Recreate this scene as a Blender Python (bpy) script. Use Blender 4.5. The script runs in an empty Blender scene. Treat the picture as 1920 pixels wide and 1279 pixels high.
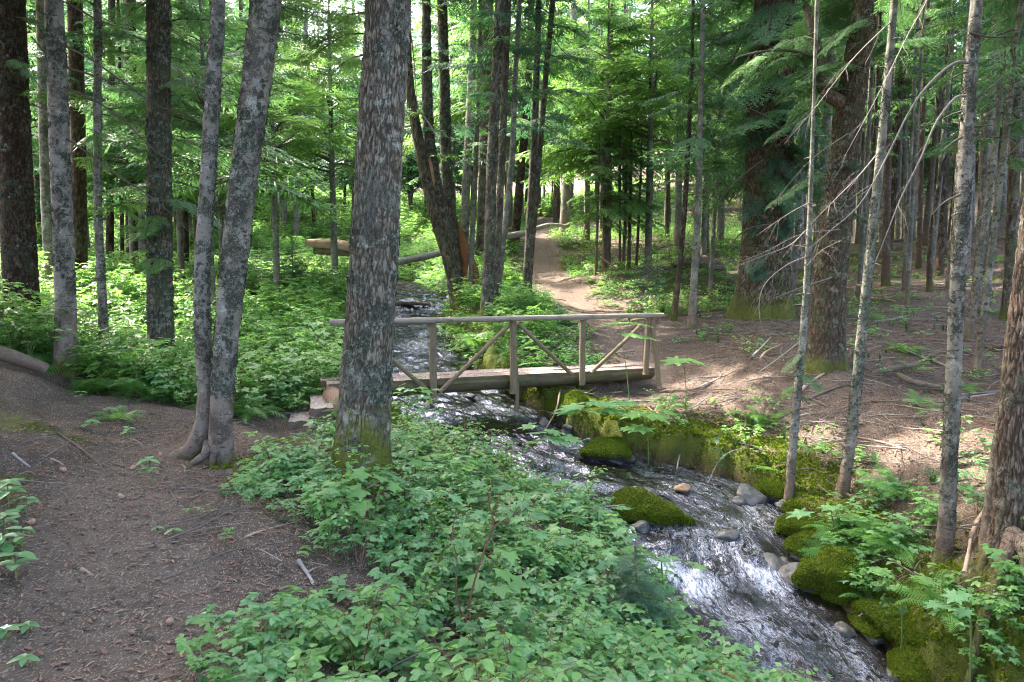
import bpy, math, random
import numpy as np
from mathutils import Vector, Matrix, Euler

rnd = random.Random(7)
R = np.random.RandomState(11)
scn = bpy.context.scene
COL = scn.collection

# ------------------------------------------------------------------ camera
EYE = 1.65
PITCH = math.radians(5.0)
FPX = 1300.0
cam_d = bpy.data.cameras.new('camera')
cam_d.sensor_width = 36.0
cam_d.lens = 36.0 * FPX / 1920.0
cam_d.clip_start = 0.05
cam_d.clip_end = 1500.0
cam = bpy.data.objects.new('camera', cam_d)
cam.location = (0, 0, EYE)
cam.rotation_euler = (math.radians(90) - PITCH, 0, 0)
COL.objects.link(cam)
scn.camera = cam

# ------------------------------------------------------------------ light
SUN_EL, SUN_AZ = math.radians(50), math.radians(-52)      # azimuth from +Y, negative towards -X
sdir = Vector((math.sin(SUN_AZ) * math.cos(SUN_EL), math.cos(SUN_AZ) * math.cos(SUN_EL), math.sin(SUN_EL)))
world = bpy.data.worlds.new('World')
scn.world = world
world.use_nodes = True
wn = world.node_tree
wn.nodes.clear()
sky = wn.nodes.new('ShaderNodeTexSky')
sky.sky_type = 'NISHITA'
sky.sun_disc = False
sky.sun_elevation = SUN_EL
sky.sun_rotation = SUN_AZ
sky.air_density = 0.8
sky.dust_density = 6.0
sky.ozone_density = 0.3
bg = wn.nodes.new('ShaderNodeBackground')
bg.inputs['Strength'].default_value = 0.15
wo = wn.nodes.new('ShaderNodeOutputWorld')
wn.links.new(sky.outputs[0], bg.inputs['Color'])
wn.links.new(bg.outputs[0], wo.inputs['Surface'])
sun_d = bpy.data.lights.new('sun', 'SUN')
sun_d.energy = 2.0
sun_d.angle = math.radians(0.6)
sun_d.color = (1.0, 0.93, 0.83)
sun = bpy.data.objects.new('sun', sun_d)
sun.rotation_euler = (-sdir).to_track_quat('-Z', 'Y').to_euler()
COL.objects.link(sun)
scn.view_settings.view_transform = 'Standard'
scn.view_settings.look = 'None'
scn.view_settings.gamma = 1.0
scn.view_settings.use_curve_mapping = False
scn.view_settings.exposure = 3.7
scn.render.engine = 'CYCLES'
scn.cycles.max_bounces = 7
scn.cycles.diffuse_bounces = 3
scn.cycles.glossy_bounces = 2
scn.cycles.transmission_bounces = 4
scn.cycles.transparent_max_bounces = 8
scn.cycles.caustics_reflective = False
scn.cycles.caustics_refractive = False
scn.cycles.use_denoising = True
scn.cycles.denoising_prefilter = 'NONE'
scn.cycles.filter_width = 1.1
scn.cycles.sample_clamp_indirect = 3.0
scn.cycles.sample_clamp_direct = 12.0

# ------------------------------------------------------------------ helpers
def P(u, v, d):
    """world point seen at pixel (u, v) of the 1920 px photograph at the world depth y = d"""
    cx, cy = (u - 960.0) / FPX, (639.5 - v) / FPX
    dy = math.cos(PITCH) + cy * math.sin(PITCH)
    dz = -math.sin(PITCH) + cy * math.cos(PITCH)
    t = d / dy
    return np.array((cx * t, d, EYE + dz * t))

def _hash(ix, iy, iz, seed):
    h = (ix.astype(np.int64) * 374761393 + iy.astype(np.int64) * 668265263 + iz.astype(np.int64) * 2147483647 + seed * 974634777) & 0xFFFFFFFF
    h = ((h ^ (h >> 13)) * 1274126177) & 0xFFFFFFFF
    return ((h ^ (h >> 16)) & 0xFFFFFF) / float(0xFFFFFF)

def vnoise(x, y, z=None, seed=0):
    x = np.asarray(x, float); y = np.asarray(y, float)
    z = np.zeros_like(x) if z is None else np.asarray(z, float)
    ix, iy, iz = np.floor(x), np.floor(y), np.floor(z)
    fx, fy, fz = x - ix, y - iy, z - iz
    fx, fy, fz = [f * f * (3 - 2 * f) for f in (fx, fy, fz)]
    r = 0
    for a in (0, 1):
        wa = fx if a else 1 - fx
        for b in (0, 1):
            wb = fy if b else 1 - fy
            for c in (0, 1):
                wc = fz if c else 1 - fz
                r = r + wa * wb * wc * _hash(ix + a, iy + b, iz + c, seed)
    return r

def fbm(x, y, z=None, oct=4, seed=0):
    s, a, t = 0, 1.0, 0
    x = np.asarray(x, float); y = np.asarray(y, float)
    for o in range(oct):
        s = s + a * vnoise(x * 2 ** o, y * 2 ** o, None if z is None else np.asarray(z) * 2 ** o, seed + o)
        t += a; a *= 0.5
    return s / t

def sstep(a, b, x):
    t = np.clip((x - a) / (b - a), 0, 1)
    return t * t * (3 - 2 * t)

def np_mesh(name, V, F, smooth=True, mats=(), attrs=None, midx=None, uv=None):
    me = bpy.data.meshes.new(name)
    V = np.asarray(V, np.float32)
    if isinstance(F, np.ndarray):
        n, k = F.shape
        me.vertices.add(len(V)); me.vertices.foreach_set('co', V.ravel())
        me.loops.add(n * k); me.loops.foreach_set('vertex_index', F.astype(np.int32).ravel())
        me.polygons.add(n)
        me.polygons.foreach_set('loop_start', np.arange(0, n * k, k, dtype=np.int32))
        me.polygons.foreach_set('loop_total', np.full(n, k, np.int32))
    else:
        me.from_pydata([tuple(v) for v in V.tolist()], [], F)
    me.update(calc_edges=True)
    if smooth:
        me.polygons.foreach_set('use_smooth', np.ones(len(me.polygons), bool))
    for m in mats: me.materials.append(m)
    if midx is not None: me.polygons.foreach_set('material_index', np.asarray(midx, np.int32))
    for k_, a in (attrs or {}).items():
        at = me.attributes.new(k_, 'FLOAT', 'POINT')
        at.data.foreach_set('value', np.asarray(a, np.float32))
    me.validate()
    return me

class MB:
    """collects pieces into one mesh"""
    def __init__(s): s.V, s.F, s.M, s.A, s.n = [], [], [], [], 0
    def add(s, V, F, m=0, a=0.0):
        V = np.asarray(V, float)
        s.V.append(V)
        for f in F: s.F.append(tuple(int(i) + s.n for i in f))
        s.M += [m] * len(F)
        s.A.append(np.broadcast_to(np.asarray(a, float), (len(V),)).copy())
        s.n += len(V)
    def mesh(s, name, mats, smooth=True):
        me = bpy.data.meshes.new(name)
        me.from_pydata(np.concatenate(s.V).tolist(), [], s.F)
        for m in mats: me.materials.append(m)
        me.polygons.foreach_set('material_index', np.asarray(s.M, np.int32))
        if smooth: me.polygons.foreach_set('use_smooth', np.ones(len(s.F), bool))
        at = me.attributes.new('tint', 'FLOAT', 'POINT')
        at.data.foreach_set('value', np.concatenate(s.A).astype(np.float32))
        me.update()
        return me

def grid_faces(nr, nc, wrap=False):
    r = np.arange(nr - 1)[:, None]; c = np.arange(nc if wrap else nc - 1)[None, :]
    a = r * nc + c; b = r * nc + (c + 1) % nc
    return np.stack([a, b, b + nc, a + nc], -1).reshape(-1, 4)

def frames(P_):
    """orthonormal side vectors along a polyline"""
    P_ = np.asarray(P_, float)
    T = np.gradient(P_, axis=0); T /= np.linalg.norm(T, axis=1)[:, None] + 1e-9
    ref = np.array((1.0, 0, 0)) if abs(T[0][0]) < 0.8 else np.array((0, 1.0, 0))
    A = np.cross(T, ref); A /= np.linalg.norm(A, axis=1)[:, None] + 1e-9
    B = np.cross(T, A)
    return T, A, B

def tube(P_, rad, n=6, cap=True):
    P_ = np.asarray(P_, float); m = len(P_)
    rad = np.broadcast_to(np.asarray(rad, float), (m,))
    T, A, B = frames(P_)
    th = np.arange(n) * 2 * math.pi / n
    V = P_[:, None] + rad[:, None, None] * (np.cos(th)[None, :, None] * A[:, None] + np.sin(th)[None, :, None] * B[:, None])
    F = [tuple(f) for f in grid_faces(m, n, True).tolist()]
    if cap:
        F.append(tuple(range(n))); F.append(tuple(range((m - 1) * n, m * n))[::-1])
    return V.reshape(-1, 3), F

def spline(pts, m):
    """Catmull-Rom through pts (any dimension), m samples"""
    pts = np.asarray(pts, float)
    k = len(pts)
    if k == 2:
        t = np.linspace(0, 1, m)[:, None]
        return pts[0] * (1 - t) + pts[1] * t
    ext = np.vstack([2 * pts[0] - pts[1], pts, 2 * pts[-1] - pts[-2]])
    t = np.linspace(0, k - 1 - 1e-6, m); i = t.astype(int); f = (t - i)[:, None]
    p0, p1, p2, p3 = ext[i], ext[i + 1], ext[i + 2], ext[i + 3]
    return 0.5 * (2 * p1 + (p2 - p0) * f + (2 * p0 - 5 * p1 + 4 * p2 - p3) * f ** 2 + (3 * p1 - p0 - 3 * p2 + p3) * f ** 3)

def link(name, me, parent=None, loc=None, rot=None, scl=None):
    o = bpy.data.objects.new(name, me)
    COL.objects.link(o)
    if parent is not None: o.parent = parent
    if loc is not None: o.location = tuple(float(c) for c in loc)
    if rot is not None: o.rotation_euler = rot
    if scl is not None: o.scale = (scl,) * 3 if not hasattr(scl, '__len__') else scl
    return o

def tag(o, label=None, cat=None, group=None, kind=None):
    if label: o['label'] = label
    if cat: o['category'] = cat
    if group: o['group'] = group
    if kind: o['kind'] = kind
    return o

def thing(name, label, cat, loc=(0, 0, 0), rotz=0.0, group=None):
    o = link(name, None, None, loc, (0, 0, rotz))
    o.empty_display_size = 0.2
    return tag(o, label, cat, group)

# ------------------------------------------------------------------ materials
class NT:
    def __init__(s, name):
        s.m = bpy.data.materials.new(name); s.m.use_nodes = True
        s.t = s.m.node_tree; s.t.nodes.clear()
        s.out = s.t.nodes.new('ShaderNodeOutputMaterial')
    def put(s, sock, v):
        if isinstance(v, bpy.types.NodeSocket): s.t.links.new(v, sock)
        elif isinstance(v, (tuple, list)) and sock.type == 'RGBA' and len(v) == 3: sock.default_value = (*v, 1)
        else: sock.default_value = v
    def n(s, typ, out=0, props=None, **inp):
        nd = s.t.nodes.new('ShaderNode' + typ)
        for k, v in (props or {}).items(): setattr(nd, k, v)
        for k, v in inp.items():
            if k[0] == '_' and k[1:].isdigit(): s.put(nd.inputs[int(k[1:])], v)
            else: s.put(nd.inputs[k.replace('__', ' ')], v)
        return nd.outputs[out]
    def obj(s): return s.n('TexCoord', 'Object')
    def map(s, v, scale=(1, 1, 1), loc=(0, 0, 0)):
        return s.n('Mapping', Vector=v, Scale=scale, Location=loc)
    def noise(s, v, scale, detail=4, rough=0.6, dist=0.0, out=0):
        return s.n('TexNoise', out, Vector=v, Scale=scale, Detail=float(detail), Roughness=rough, Distortion=dist)
    def voro(s, v, scale, feat='F1', out='Distance', rand=1.0):
        return s.n('TexVoronoi', out, dict(feature=feat), Vector=v, Scale=scale, Randomness=rand)
    def ramp(s, v, lo, hi, a=0.0, b=1.0):
        return s.n('MapRange', 0, None, _0=v, _1=lo, _2=hi, _3=a, _4=b)
    def mix(s, f, a, b):
        nd = s.t.nodes.new('ShaderNodeMix'); nd.data_type = 'RGBA'
        s.put(nd.inputs[0], f); s.put(nd.inputs[6], a); s.put(nd.inputs[7], b)
        return nd.outputs[2]
    def math(s, op, a, b=0.0, clamp=False):
        nd = s.t.nodes.new('ShaderNodeMath'); nd.operation = op; nd.use_clamp = clamp
        s.put(nd.inputs[0], a); s.put(nd.inputs[1], b)
        return nd.outputs[0]
    def attr(s, name, out='Fac'): return s.n('Attribute', out, dict(attribute_name=name))
    def rand(s): return s.n('ObjectInfo', 'Random')
    def bump(s, h, strength=0.5, dist=0.01, normal=None):
        kw = dict(Height=h, Strength=strength, Distance=dist)
        if normal is not None: kw['Normal'] = normal
        return s.n('Bump', 0, None, **kw)
    def bsdf(s, color, rough=0.8, normal=None, spec=0.3, **kw):
        a = dict(Base__Color=color, Roughness=rough, Specular__IOR__Level=spec)
        if normal is not None: a['Normal'] = normal
        a.update(kw)
        return s.n('BsdfPrincipled', 0, None, **a)
    def done(s, sh):
        s.t.links.new(sh, s.out.inputs['Surface'])
        return s.m

def leaf_mat(name, c1, c2, trans, tw=0.45, rough=0.45, spec=0.4, veins=0.0):
    t = NT(name)
    r = t.rand(); tint = t.attr('tint')
    f = t.math('FRACT', t.math('ADD', r, tint))
    nz = t.noise(t.n('TexCoord', 'Generated'), 9.0, 2)
    f = t.math('ADD', t.math('MULTIPLY', f, 0.8), t.math('MULTIPLY', nz, 0.2))
    c = t.mix(f, c1, c2)
    tc = t.mix(f, trans, tuple(min(1, x * 1.35) for x in trans))
    a = t.bsdf(c, rough, None, spec)
    b = t.n('BsdfTranslucent', 0, None, Color=tc)
    return t.done(t.n('MixShader', 0, None, _0=tw, _1=a, _2=b))

M_leaf = leaf_mat('leaf_mid_green', (0.095, 0.225, 0.085), (0.21, 0.38, 0.17), (0.2, 0.44, 0.12), 0.4, 0.38, 0.5)
M_leafb = leaf_mat('leaf_bright_green', (0.12, 0.26, 0.075), (0.22, 0.38, 0.14), (0.3, 0.55, 0.11), 0.45, 0.4, 0.5)
M_leafc = leaf_mat('leaf_deep_green', (0.025, 0.085, 0.03), (0.05, 0.13, 0.05), (0.08, 0.2, 0.04), 0.35, 0.35)
M_leafy = leaf_mat('leaf_yellow_green', (0.12, 0.22, 0.035), (0.2, 0.3, 0.05), (0.35, 0.5, 0.06), 0.5)
M_fern = leaf_mat('fern_green', (0.07, 0.2, 0.04), (0.12, 0.27, 0.06), (0.2, 0.42, 0.06))
M_needle = leaf_mat('needle_green', (0.06, 0.14, 0.06), (0.12, 0.23, 0.10), (0.14, 0.3, 0.09), 0.35, 0.5)
M_needley = leaf_mat('needle_light_green', (0.09, 0.19, 0.05), (0.15, 0.28, 0.085), (0.2, 0.38, 0.08), 0.38, 0.5)  # light yellow-green; on the right hemlocks it also stands in for light
M_needleb = leaf_mat('needle_blue_green', (0.035, 0.10, 0.06), (0.07, 0.15, 0.085), (0.07, 0.2, 0.08), 0.3, 0.5)

def stem_mat(name, c1, c2):
    t = NT(name)
    n = t.noise(t.obj(), 30.0, 3)
    return t.done(t.bsdf(t.mix(n, c1, c2), 0.7, t.bump(n, 0.3, 0.003)))
M_stem = stem_mat('stem_green', (0.07, 0.13, 0.03), (0.14, 0.2, 0.06))
M_redstem = stem_mat('stem_red_brown', (0.09, 0.035, 0.02), (0.17, 0.08, 0.05))
M_twig = stem_mat('twig_grey_brown', (0.08, 0.066, 0.053), (0.19, 0.165, 0.14))
M_twigd = stem_mat('twig_dark', (0.035, 0.028, 0.02), (0.10, 0.085, 0.065))
M_twigp = stem_mat('twig_pale_grey', (0.13, 0.11, 0.095), (0.26, 0.225, 0.195))
M_chip = stem_mat('chip_tan', (0.17, 0.12, 0.085), (0.34, 0.26, 0.19))
M_twigr = stem_mat('twig_red_brown', (0.13, 0.07, 0.045), (0.26, 0.16, 0.11))

def bark_mat(name, c1, c2, crack, lich, lich2, kind='fissured', moss_h=0.3, moss_amt=1.0, lich_amt=0.5, base_c=None, vs=1.0):
    t = NT(name)
    off = t.n('CombineXYZ', 0, None, X=t.math('MULTIPLY', t.rand(), 37.0), Y=0.0, Z=t.math('MULTIPLY', t.rand(), 61.0))
    o = t.obj()
    v = t.n('VectorMath', 0, dict(operation='ADD'), _0=o, _1=off)
    zc = t.n('SeparateXYZ', 'Z', None, Vector=o)
    big = t.noise(v, 2.2, 4, 0.6)
    col = t.mix(t.ramp(big, 0.35, 0.65), c1, c2)
    if kind == 'fissured':
        vv = t.map(v, (1, 1, 0.22))
        w = t.noise(vv, 5.0, 2, 0.5, out='Color')
        vv = t.n('VectorMath', 0, dict(operation='ADD'), _0=vv, _1=t.n('VectorMath', 0, dict(operation='SCALE'), _0=w, Scale=0.16))
        cr = t.voro(vv, 26.0 * vs, 'DISTANCE_TO_EDGE')
        crk = t.ramp(t.math('ADD', cr, t.math('MULTIPLY', t.math('SUBTRACT', t.noise(v, 22.0, 3, 0.7), 0.44), 0.35)), 0.0, 0.10)
        fine = t.noise(t.map(v, (1, 1, 0.6)), 60.0, 4, 0.7)
        col = t.mix(t.ramp(fine, 0.3, 0.7, 0.0, 0.45), col, crack)
        col = t.mix(crk, crack, col)
        h = t.math('ADD', t.math('MULTIPLY', crk, 0.7), t.math('MULTIPLY', fine, 0.5))
    elif kind == 'scaly':
        wv = t.n('VectorMath', 0, dict(operation='ADD'), _0=t.map(v, (1, 1, 0.28)), _1=t.n('VectorMath', 0, dict(operation='SCALE'), _0=t.noise(v, 9.0, 3, 0.6, out='Color'), Scale=0.12))
        cr = t.voro(wv, 26.0 * vs, 'DISTANCE_TO_EDGE')
        crk = t.ramp(t.math('ADD', cr, t.math('MULTIPLY', t.math('SUBTRACT', t.noise(v, 25.0, 3, 0.7), 0.46), 0.4)), 0.0, 0.14)
        fine = t.noise(t.map(v, (1, 1, 0.5)), 48.0, 4, 0.7)
        col = t.mix(t.ramp(fine, 0.35, 0.65, 0.0, 0.5), col, crack)
        col = t.mix(crk, crack, col)
        h = t.math('ADD', crk, t.math('MULTIPLY', fine, 0.4))
    else:                                            # smooth pale bark with dark scars and lenticels
        fine = t.noise(v, 45.0, 4, 0.7)
        col = t.mix(t.ramp(fine, 0.3, 0.7, 0.0, 0.35), col, crack)
        len_ = t.noise(t.map(v, (1, 1, 3.2)), 9.0 * vs, 3, 0.6)
        lm = t.ramp(len_, 0.60, 0.655)
        col = t.mix(t.math('MULTIPLY', lm, 0.85), col, crack)
        bl = t.math('MULTIPLY', t.ramp(t.noise(t.map(v, (1, 1, 0.8)), 4.6 * vs, 5, 0.78), 0.525, 0.57), t.ramp(t.noise(v, 60.0, 3, 0.7), 0.32, 0.5))
        col = t.mix(t.math('MULTIPLY', bl, 0.8), col, crack)
        ring = t.noise(t.map(v, (0.25, 0.25, 1)), 16.0, 2, 0.6)
        col = t.mix(t.ramp(ring, 0.55, 0.75, 0, 0.35), col, crack)
        h = t.math('ADD', t.math('MULTIPLY', lm, 0.8), t.math('MULTIPLY', fine, 0.5))
    if kind != 'smooth': col = t.mix(t.ramp(t.attr('bk'), -0.15, -0.7, 0.0, 0.85), col, tuple(0.7 * x for x in crack))
    ln = t.noise(v, 3.4, 5, 0.72)
    l1 = t.ramp(ln, 0.56 - 0.08 * lich_amt, 0.62 - 0.08 * lich_amt)
    ls = t.noise(v, 70.0, 3, 0.7)
    l1 = t.math('MULTIPLY', l1, t.ramp(ls, 0.42, 0.55))
    col = t.mix(t.math('MULTIPLY', l1, min(1.0, 0.4 + lich_amt)), col, lich)
    ln2 = t.noise(t.map(v, loc=(9, 4, 2)), 6.5, 5, 0.75)
    l2 = t.math('MULTIPLY', t.ramp(ln2, 0.56, 0.62), t.ramp(ls, 0.6, 0.48))
    col = t.mix(t.math('MULTIPLY', l2, 0.55), col, lich2)
    if base_c is not None:
        col = t.mix(t.ramp(t.math('ADD', zc, t.math('MULTIPLY', big, 1.2)), 0.5, 2.0, 0.75, 0.0), col, base_c)
    mz = t.math('ADD', zc, t.math('MULTIPLY', t.math('SUBTRACT', t.noise(v, 4.0, 4, 0.65), 0.5), -2.2 * max(moss_h, 0.2)))
    mm = t.math('MULTIPLY', t.ramp(mz, moss_h, moss_h * 0.35), moss_amt)
    mcol = t.mix(ls, (0.05, 0.07, 0.012), (0.17, 0.18, 0.03))
    col = t.mix(mm, col, mcol)
    h = t.math('ADD', h, t.math('MULTIPLY', t.math('ADD', l1, mm), t.math('MULTIPLY', ls, 1.0)))
    return t.done(t.bsdf(col, 0.9, t.bump(h, 0.9, 0.012), 0.15))

B_main = bark_mat('bark_grey_fissured', (0.165, 0.14, 0.102), (0.26, 0.23, 0.18), (0.07, 0.055, 0.04), (0.13, 0.14, 0.12), (0.40, 0.42, 0.36), 'fissured', 0.75, 1.0, 0.4)
B_pale = bark_mat('bark_pale_fir', (0.2, 0.175, 0.15), (0.29, 0.265, 0.235), (0.06, 0.05, 0.04), (0.07, 0.08, 0.06), (0.46, 0.48, 0.43), 'smooth', 0.22, 0.8, 0.45, (0.2, 0.13, 0.1))
B_twin = bark_mat('bark_blotched_fir', (0.17, 0.15, 0.12), (0.27, 0.25, 0.21), (0.05, 0.042, 0.032), (0.055, 0.06, 0.045), (0.42, 0.43, 0.39), 'smooth', 0.12, 0.6, 0.7, (0.15, 0.10, 0.075))
B_brown = bark_mat('bark_dark_brown', (0.085, 0.055, 0.036), (0.145, 0.098, 0.066), (0.035, 0.022, 0.015), (0.09, 0.10, 0.06), (0.22, 0.2, 0.15), 'scaly', 0.3, 0.7, 0.4)
B_hem = bark_mat('bark_hemlock', (0.13, 0.095, 0.068), (0.2, 0.155, 0.115), (0.06, 0.042, 0.03), (0.10, 0.12, 0.06), (0.32, 0.32, 0.25), 'scaly', 0.2, 0.7, 0.5)
B_greyhem = bark_mat('bark_grey_hemlock', (0.19, 0.155, 0.12), (0.29, 0.255, 0.21), (0.07, 0.052, 0.04), (0.12, 0.14, 0.08), (0.4, 0.4, 0.33), 'scaly', 0.35, 0.9, 0.7)
B_edge = bark_mat('bark_furrowed_edge', (0.14, 0.10, 0.075), (0.21, 0.165, 0.125), (0.055, 0.036, 0.026), (0.11, 0.12, 0.07), (0.3, 0.3, 0.25), 'fissured', 0.12, 0.5, 0.3)
B_cedar = bark_mat('bark_old_cedar', (0.14, 0.105, 0.075), (0.21, 0.165, 0.12), (0.045, 0.032, 0.022), (0.08, 0.10, 0.04), (0.24, 0.24, 0.16), 'fissured', 0.55, 0.8, 0.6, None, 0.6)
B_pole = bark_mat('bark_grey_pole', (0.17, 0.155, 0.125), (0.28, 0.265, 0.225), (0.05, 0.045, 0.036), (0.11, 0.13, 0.09), (0.44, 0.46, 0.41), 'smooth', 0.15, 0.6, 0.8, (0.2, 0.13, 0.09), 1.6)
B_poleb = bark_mat('bark_brown_pole', (0.13, 0.088, 0.062), (0.21, 0.155, 0.12), (0.05, 0.035, 0.025), (0.12, 0.13, 0.09), (0.36, 0.34, 0.29), 'scaly', 0.25, 0.8, 0.5, (0.16, 0.09, 0.055), 1.4)

def moss_mat(name, c1=(0.035, 0.055, 0.01), c2=(0.155, 0.185, 0.022)):
    t = NT(name)
    o = t.obj()
    a = t.noise(o, 7.0, 4, 0.6); b = t.noise(o, 90.0, 3, 0.7)
    c = t.mix(t.ramp(a, 0.3, 0.7), c1, c2)
    c = t.mix(t.ramp(b, 0.3, 0.7, 0, 0.6), c, tuple(0.4 * x for x in c1))
    return t.done(t.bsdf(c, 0.95, t.bump(t.math('ADD', b, a), 1.0, 0.02), 0.1))
M_moss = moss_mat('moss')
M_mossf = leaf_mat('moss_tuft', (0.055, 0.095, 0.01), (0.17, 0.215, 0.02), (0.24, 0.33, 0.03), 0.35, 0.8, 0.1)

M_lich = leaf_mat('lichen_flake', (0.10, 0.115, 0.085), (0.27, 0.3, 0.25), (0.2, 0.22, 0.18), 0.12, 0.9, 0.1)
M_lichd = leaf_mat('lichen_dark_flake', (0.035, 0.04, 0.03), (0.10, 0.11, 0.085), (0.08, 0.09, 0.06), 0.1, 0.9, 0.1)
def rock_mat(name, c1, c2, wet=0.5):
    t = NT(name)
    o = t.obj()
    a = t.noise(o, 4.0, 6, 0.65); b = t.noise(o, 40.0, 4, 0.7)
    c = t.mix(t.ramp(a, 0.35, 0.65), c1, c2)
    c = t.mix(t.ramp(b, 0.4, 0.7, 0, 0.4), c, tuple(0.4 * x for x in c1))
    return t.done(t.bsdf(c, 1 - wet * 0.75, t.bump(t.math('ADD', a, t.math('MULTIPLY', b, 0.3)), 0.8, 0.03), 0.5))
M_rock = rock_mat('rock_wet_dark', (0.05, 0.05, 0.048), (0.13, 0.125, 0.12), 0.8)
M_rockg = rock_mat('rock_grey', (0.08, 0.078, 0.078), (0.17, 0.165, 0.165), 0.5)
M_rocko = rock_mat('rock_ochre', (0.30, 0.17, 0.08), (0.42, 0.27, 0.15), 0.7)

def wood_mat(name, c1, c2, dark, axis=0, green=0.0, bump=0.5):
    t = NT(name)
    o = t.obj()
    sc = [14, 14, 14]; sc[axis] = 1.1
    g = t.noise(t.map(o, tuple(sc)), 3.0, 5, 0.7)
    g2 = t.noise(t.map(o, tuple(s * 3 for s in sc)), 4.0, 3, 0.7)
    c = t.mix(t.ramp(g, 0.3, 0.7), c1, c2)
    c = t.mix(t.ramp(g2, 0.5, 0.68, 0, 0.8), c, dark)
    b = t.noise(o, 3.0, 4, 0.7)
    c = t.mix(t.ramp(b, 0.52, 0.72, 0, 0.7), c, dark)
    if green: c = t.mix(t.math('MULTIPLY', t.ramp(t.noise(o, 4.5, 4, 0.7), 0.45, 0.65), green), c, (0.09, 0.10, 0.03))
    return t.done(t.bsdf(c, 0.85, t.bump(t.math('ADD', g, g2), bump, 0.008), 0.2))
W_post = wood_mat('wood_weathered_post', (0.15, 0.11, 0.07), (0.235, 0.185, 0.125), (0.06, 0.042, 0.028), 2, 0.3)
W_rail = wood_mat('wood_weathered_rail', (0.21, 0.17, 0.14), (0.36, 0.31, 0.27), (0.07, 0.052, 0.04), 0, 0.1)
W_deck = wood_mat('wood_hewn_deck', (0.21, 0.165, 0.145), (0.34, 0.28, 0.25), (0.07, 0.05, 0.04), 1, 0.0)
W_log = wood_mat('wood_stringer_bark', (0.10, 0.076, 0.05), (0.17, 0.135, 0.09), (0.04, 0.03, 0.02), 0, 0.7)
W_end = wood_mat('wood_cut_end', (0.35, 0.19, 0.12), (0.5, 0.33, 0.23), (0.16, 0.08, 0.05), 2)
W_red = wood_mat('wood_rotten_red', (0.22, 0.09, 0.04), (0.42, 0.2, 0.09), (0.07, 0.03, 0.015), 2, 0.1, 1.0)
W_fresh = wood_mat('wood_split_orange', (0.42, 0.22, 0.11), (0.55, 0.35, 0.22), (0.22, 0.1, 0.045), 0, 0.0, 1.0)
W_grey = wood_mat('wood_grey_log', (0.27, 0.25, 0.23), (0.44, 0.41, 0.38), (0.10, 0.085, 0.07), 0, 0.25)
W_tan = wood_mat('wood_tan_log', (0.36, 0.25, 0.19), (0.48, 0.36, 0.28), (0.14, 0.09, 0.06), 0, 0.1)
W_brownlog = wood_mat('wood_brown_log', (0.14, 0.10, 0.075), (0.25, 0.19, 0.15), (0.05, 0.035, 0.025), 0, 0.35)
# ------------------------------------------------------------------ terrain heights
CTRL = [  # (u, v, depth) points of the ground
 (200,1279,2.72),(150,1200,3.05),(480,1279,2.75),(200,1000,4.2),(220,880,5.7),(350,835,7.1),(470,803,8.4),(560,822,9.1),
 (20,1200,2.9),(20,1000,4.0),(20,860,5.3),(90,800,6.5),(50,712,8.6),(10,640,10.6),(120,735,9.2),(200,780,8.0),(300,760,9.0),
 (600,1200,3.4),(800,1200,3.9),(1000,1200,4.5),(1200,1230,4.9),(600,1000,4.6),(850,1000,5.6),(1050,1050,6.0),
 (900,900,7.3),(700,900,6.3),(560,900,6.15),(410,865,6.65),(760,830,8.4),(700,780,9.6),(640,790,9.6),
 (40,648,11.3),(125,695,9.6),(197,695,11.5),(303,693,12.0),(450,740,11.3),(560,720,12.5),(300,620,15.5),(500,640,16.0),
 (95,545,16.5),(148,550,17.5),(30,500,25),(250,520,24),(450,530,24),(580,545,24),(30,440,36),(250,450,36),(450,470,36),
 (620,500,33),(700,500,36),
 (1225,722,12.6),(1170,645,15.0),(1120,602,18),(1060,565,21),(1030,531,24.5),(1015,490,29.5),(1005,450,35),
 (912,592,16.5),(985,545,20.5),(858,560,20),(890,520,24.5),(905,497,28),(960,440,32),(870,640,15.0),(1000,640,14.9),(1040,700,13.0),
 (1265,600,16.2),(1296,614,15.3),(1330,556,20),(1430,592,16),(1545,680,11),(1150,515,22.5),(1200,505,23.5),(1300,480,28),(1200,470,30),
 (1485,560,20),(1600,560,19.5),(1700,650,12.5),(1700,600,15),(1700,550,18.5),(1700,500,23.5),(1700,455,30),(1850,500,22),(1880,600,15.3),
 (1500,450,32),(1850,440,31),(1828,700,11.2),(1815,635,12.9),
 (1130,796,10.35),(1230,815,9.8),(1330,838,9.4),(1420,862,9.0),(60,760,7.4),(110,740,8.2),(165,810,7.3),(1300,780,10.7),(1150,760,11.3),(1230,860,9.7),(1400,840,9.5),(1500,780,9.8),(1480,915,8.45),(1580,925,8.05),(1700,900,7.6),(1700,800,8.8),(1700,750,9.9),
 (1850,900,6.9),(1850,780,8.5),(1770,1045,6.05),(1885,1040,5.5),(1900,1160,4.9),(1568,1062,7.0),(1640,1062,6.6),(1680,1132,6.1),(1775,1185,5.35),(1850,1250,4.9),
 (1080,420,42),(1300,430,40),(1650,415,40),(1900,410,40),(900,440,42),(770,478,42),(600,450,44),
]
_c = [P(*c) for c in CTRL]
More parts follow.
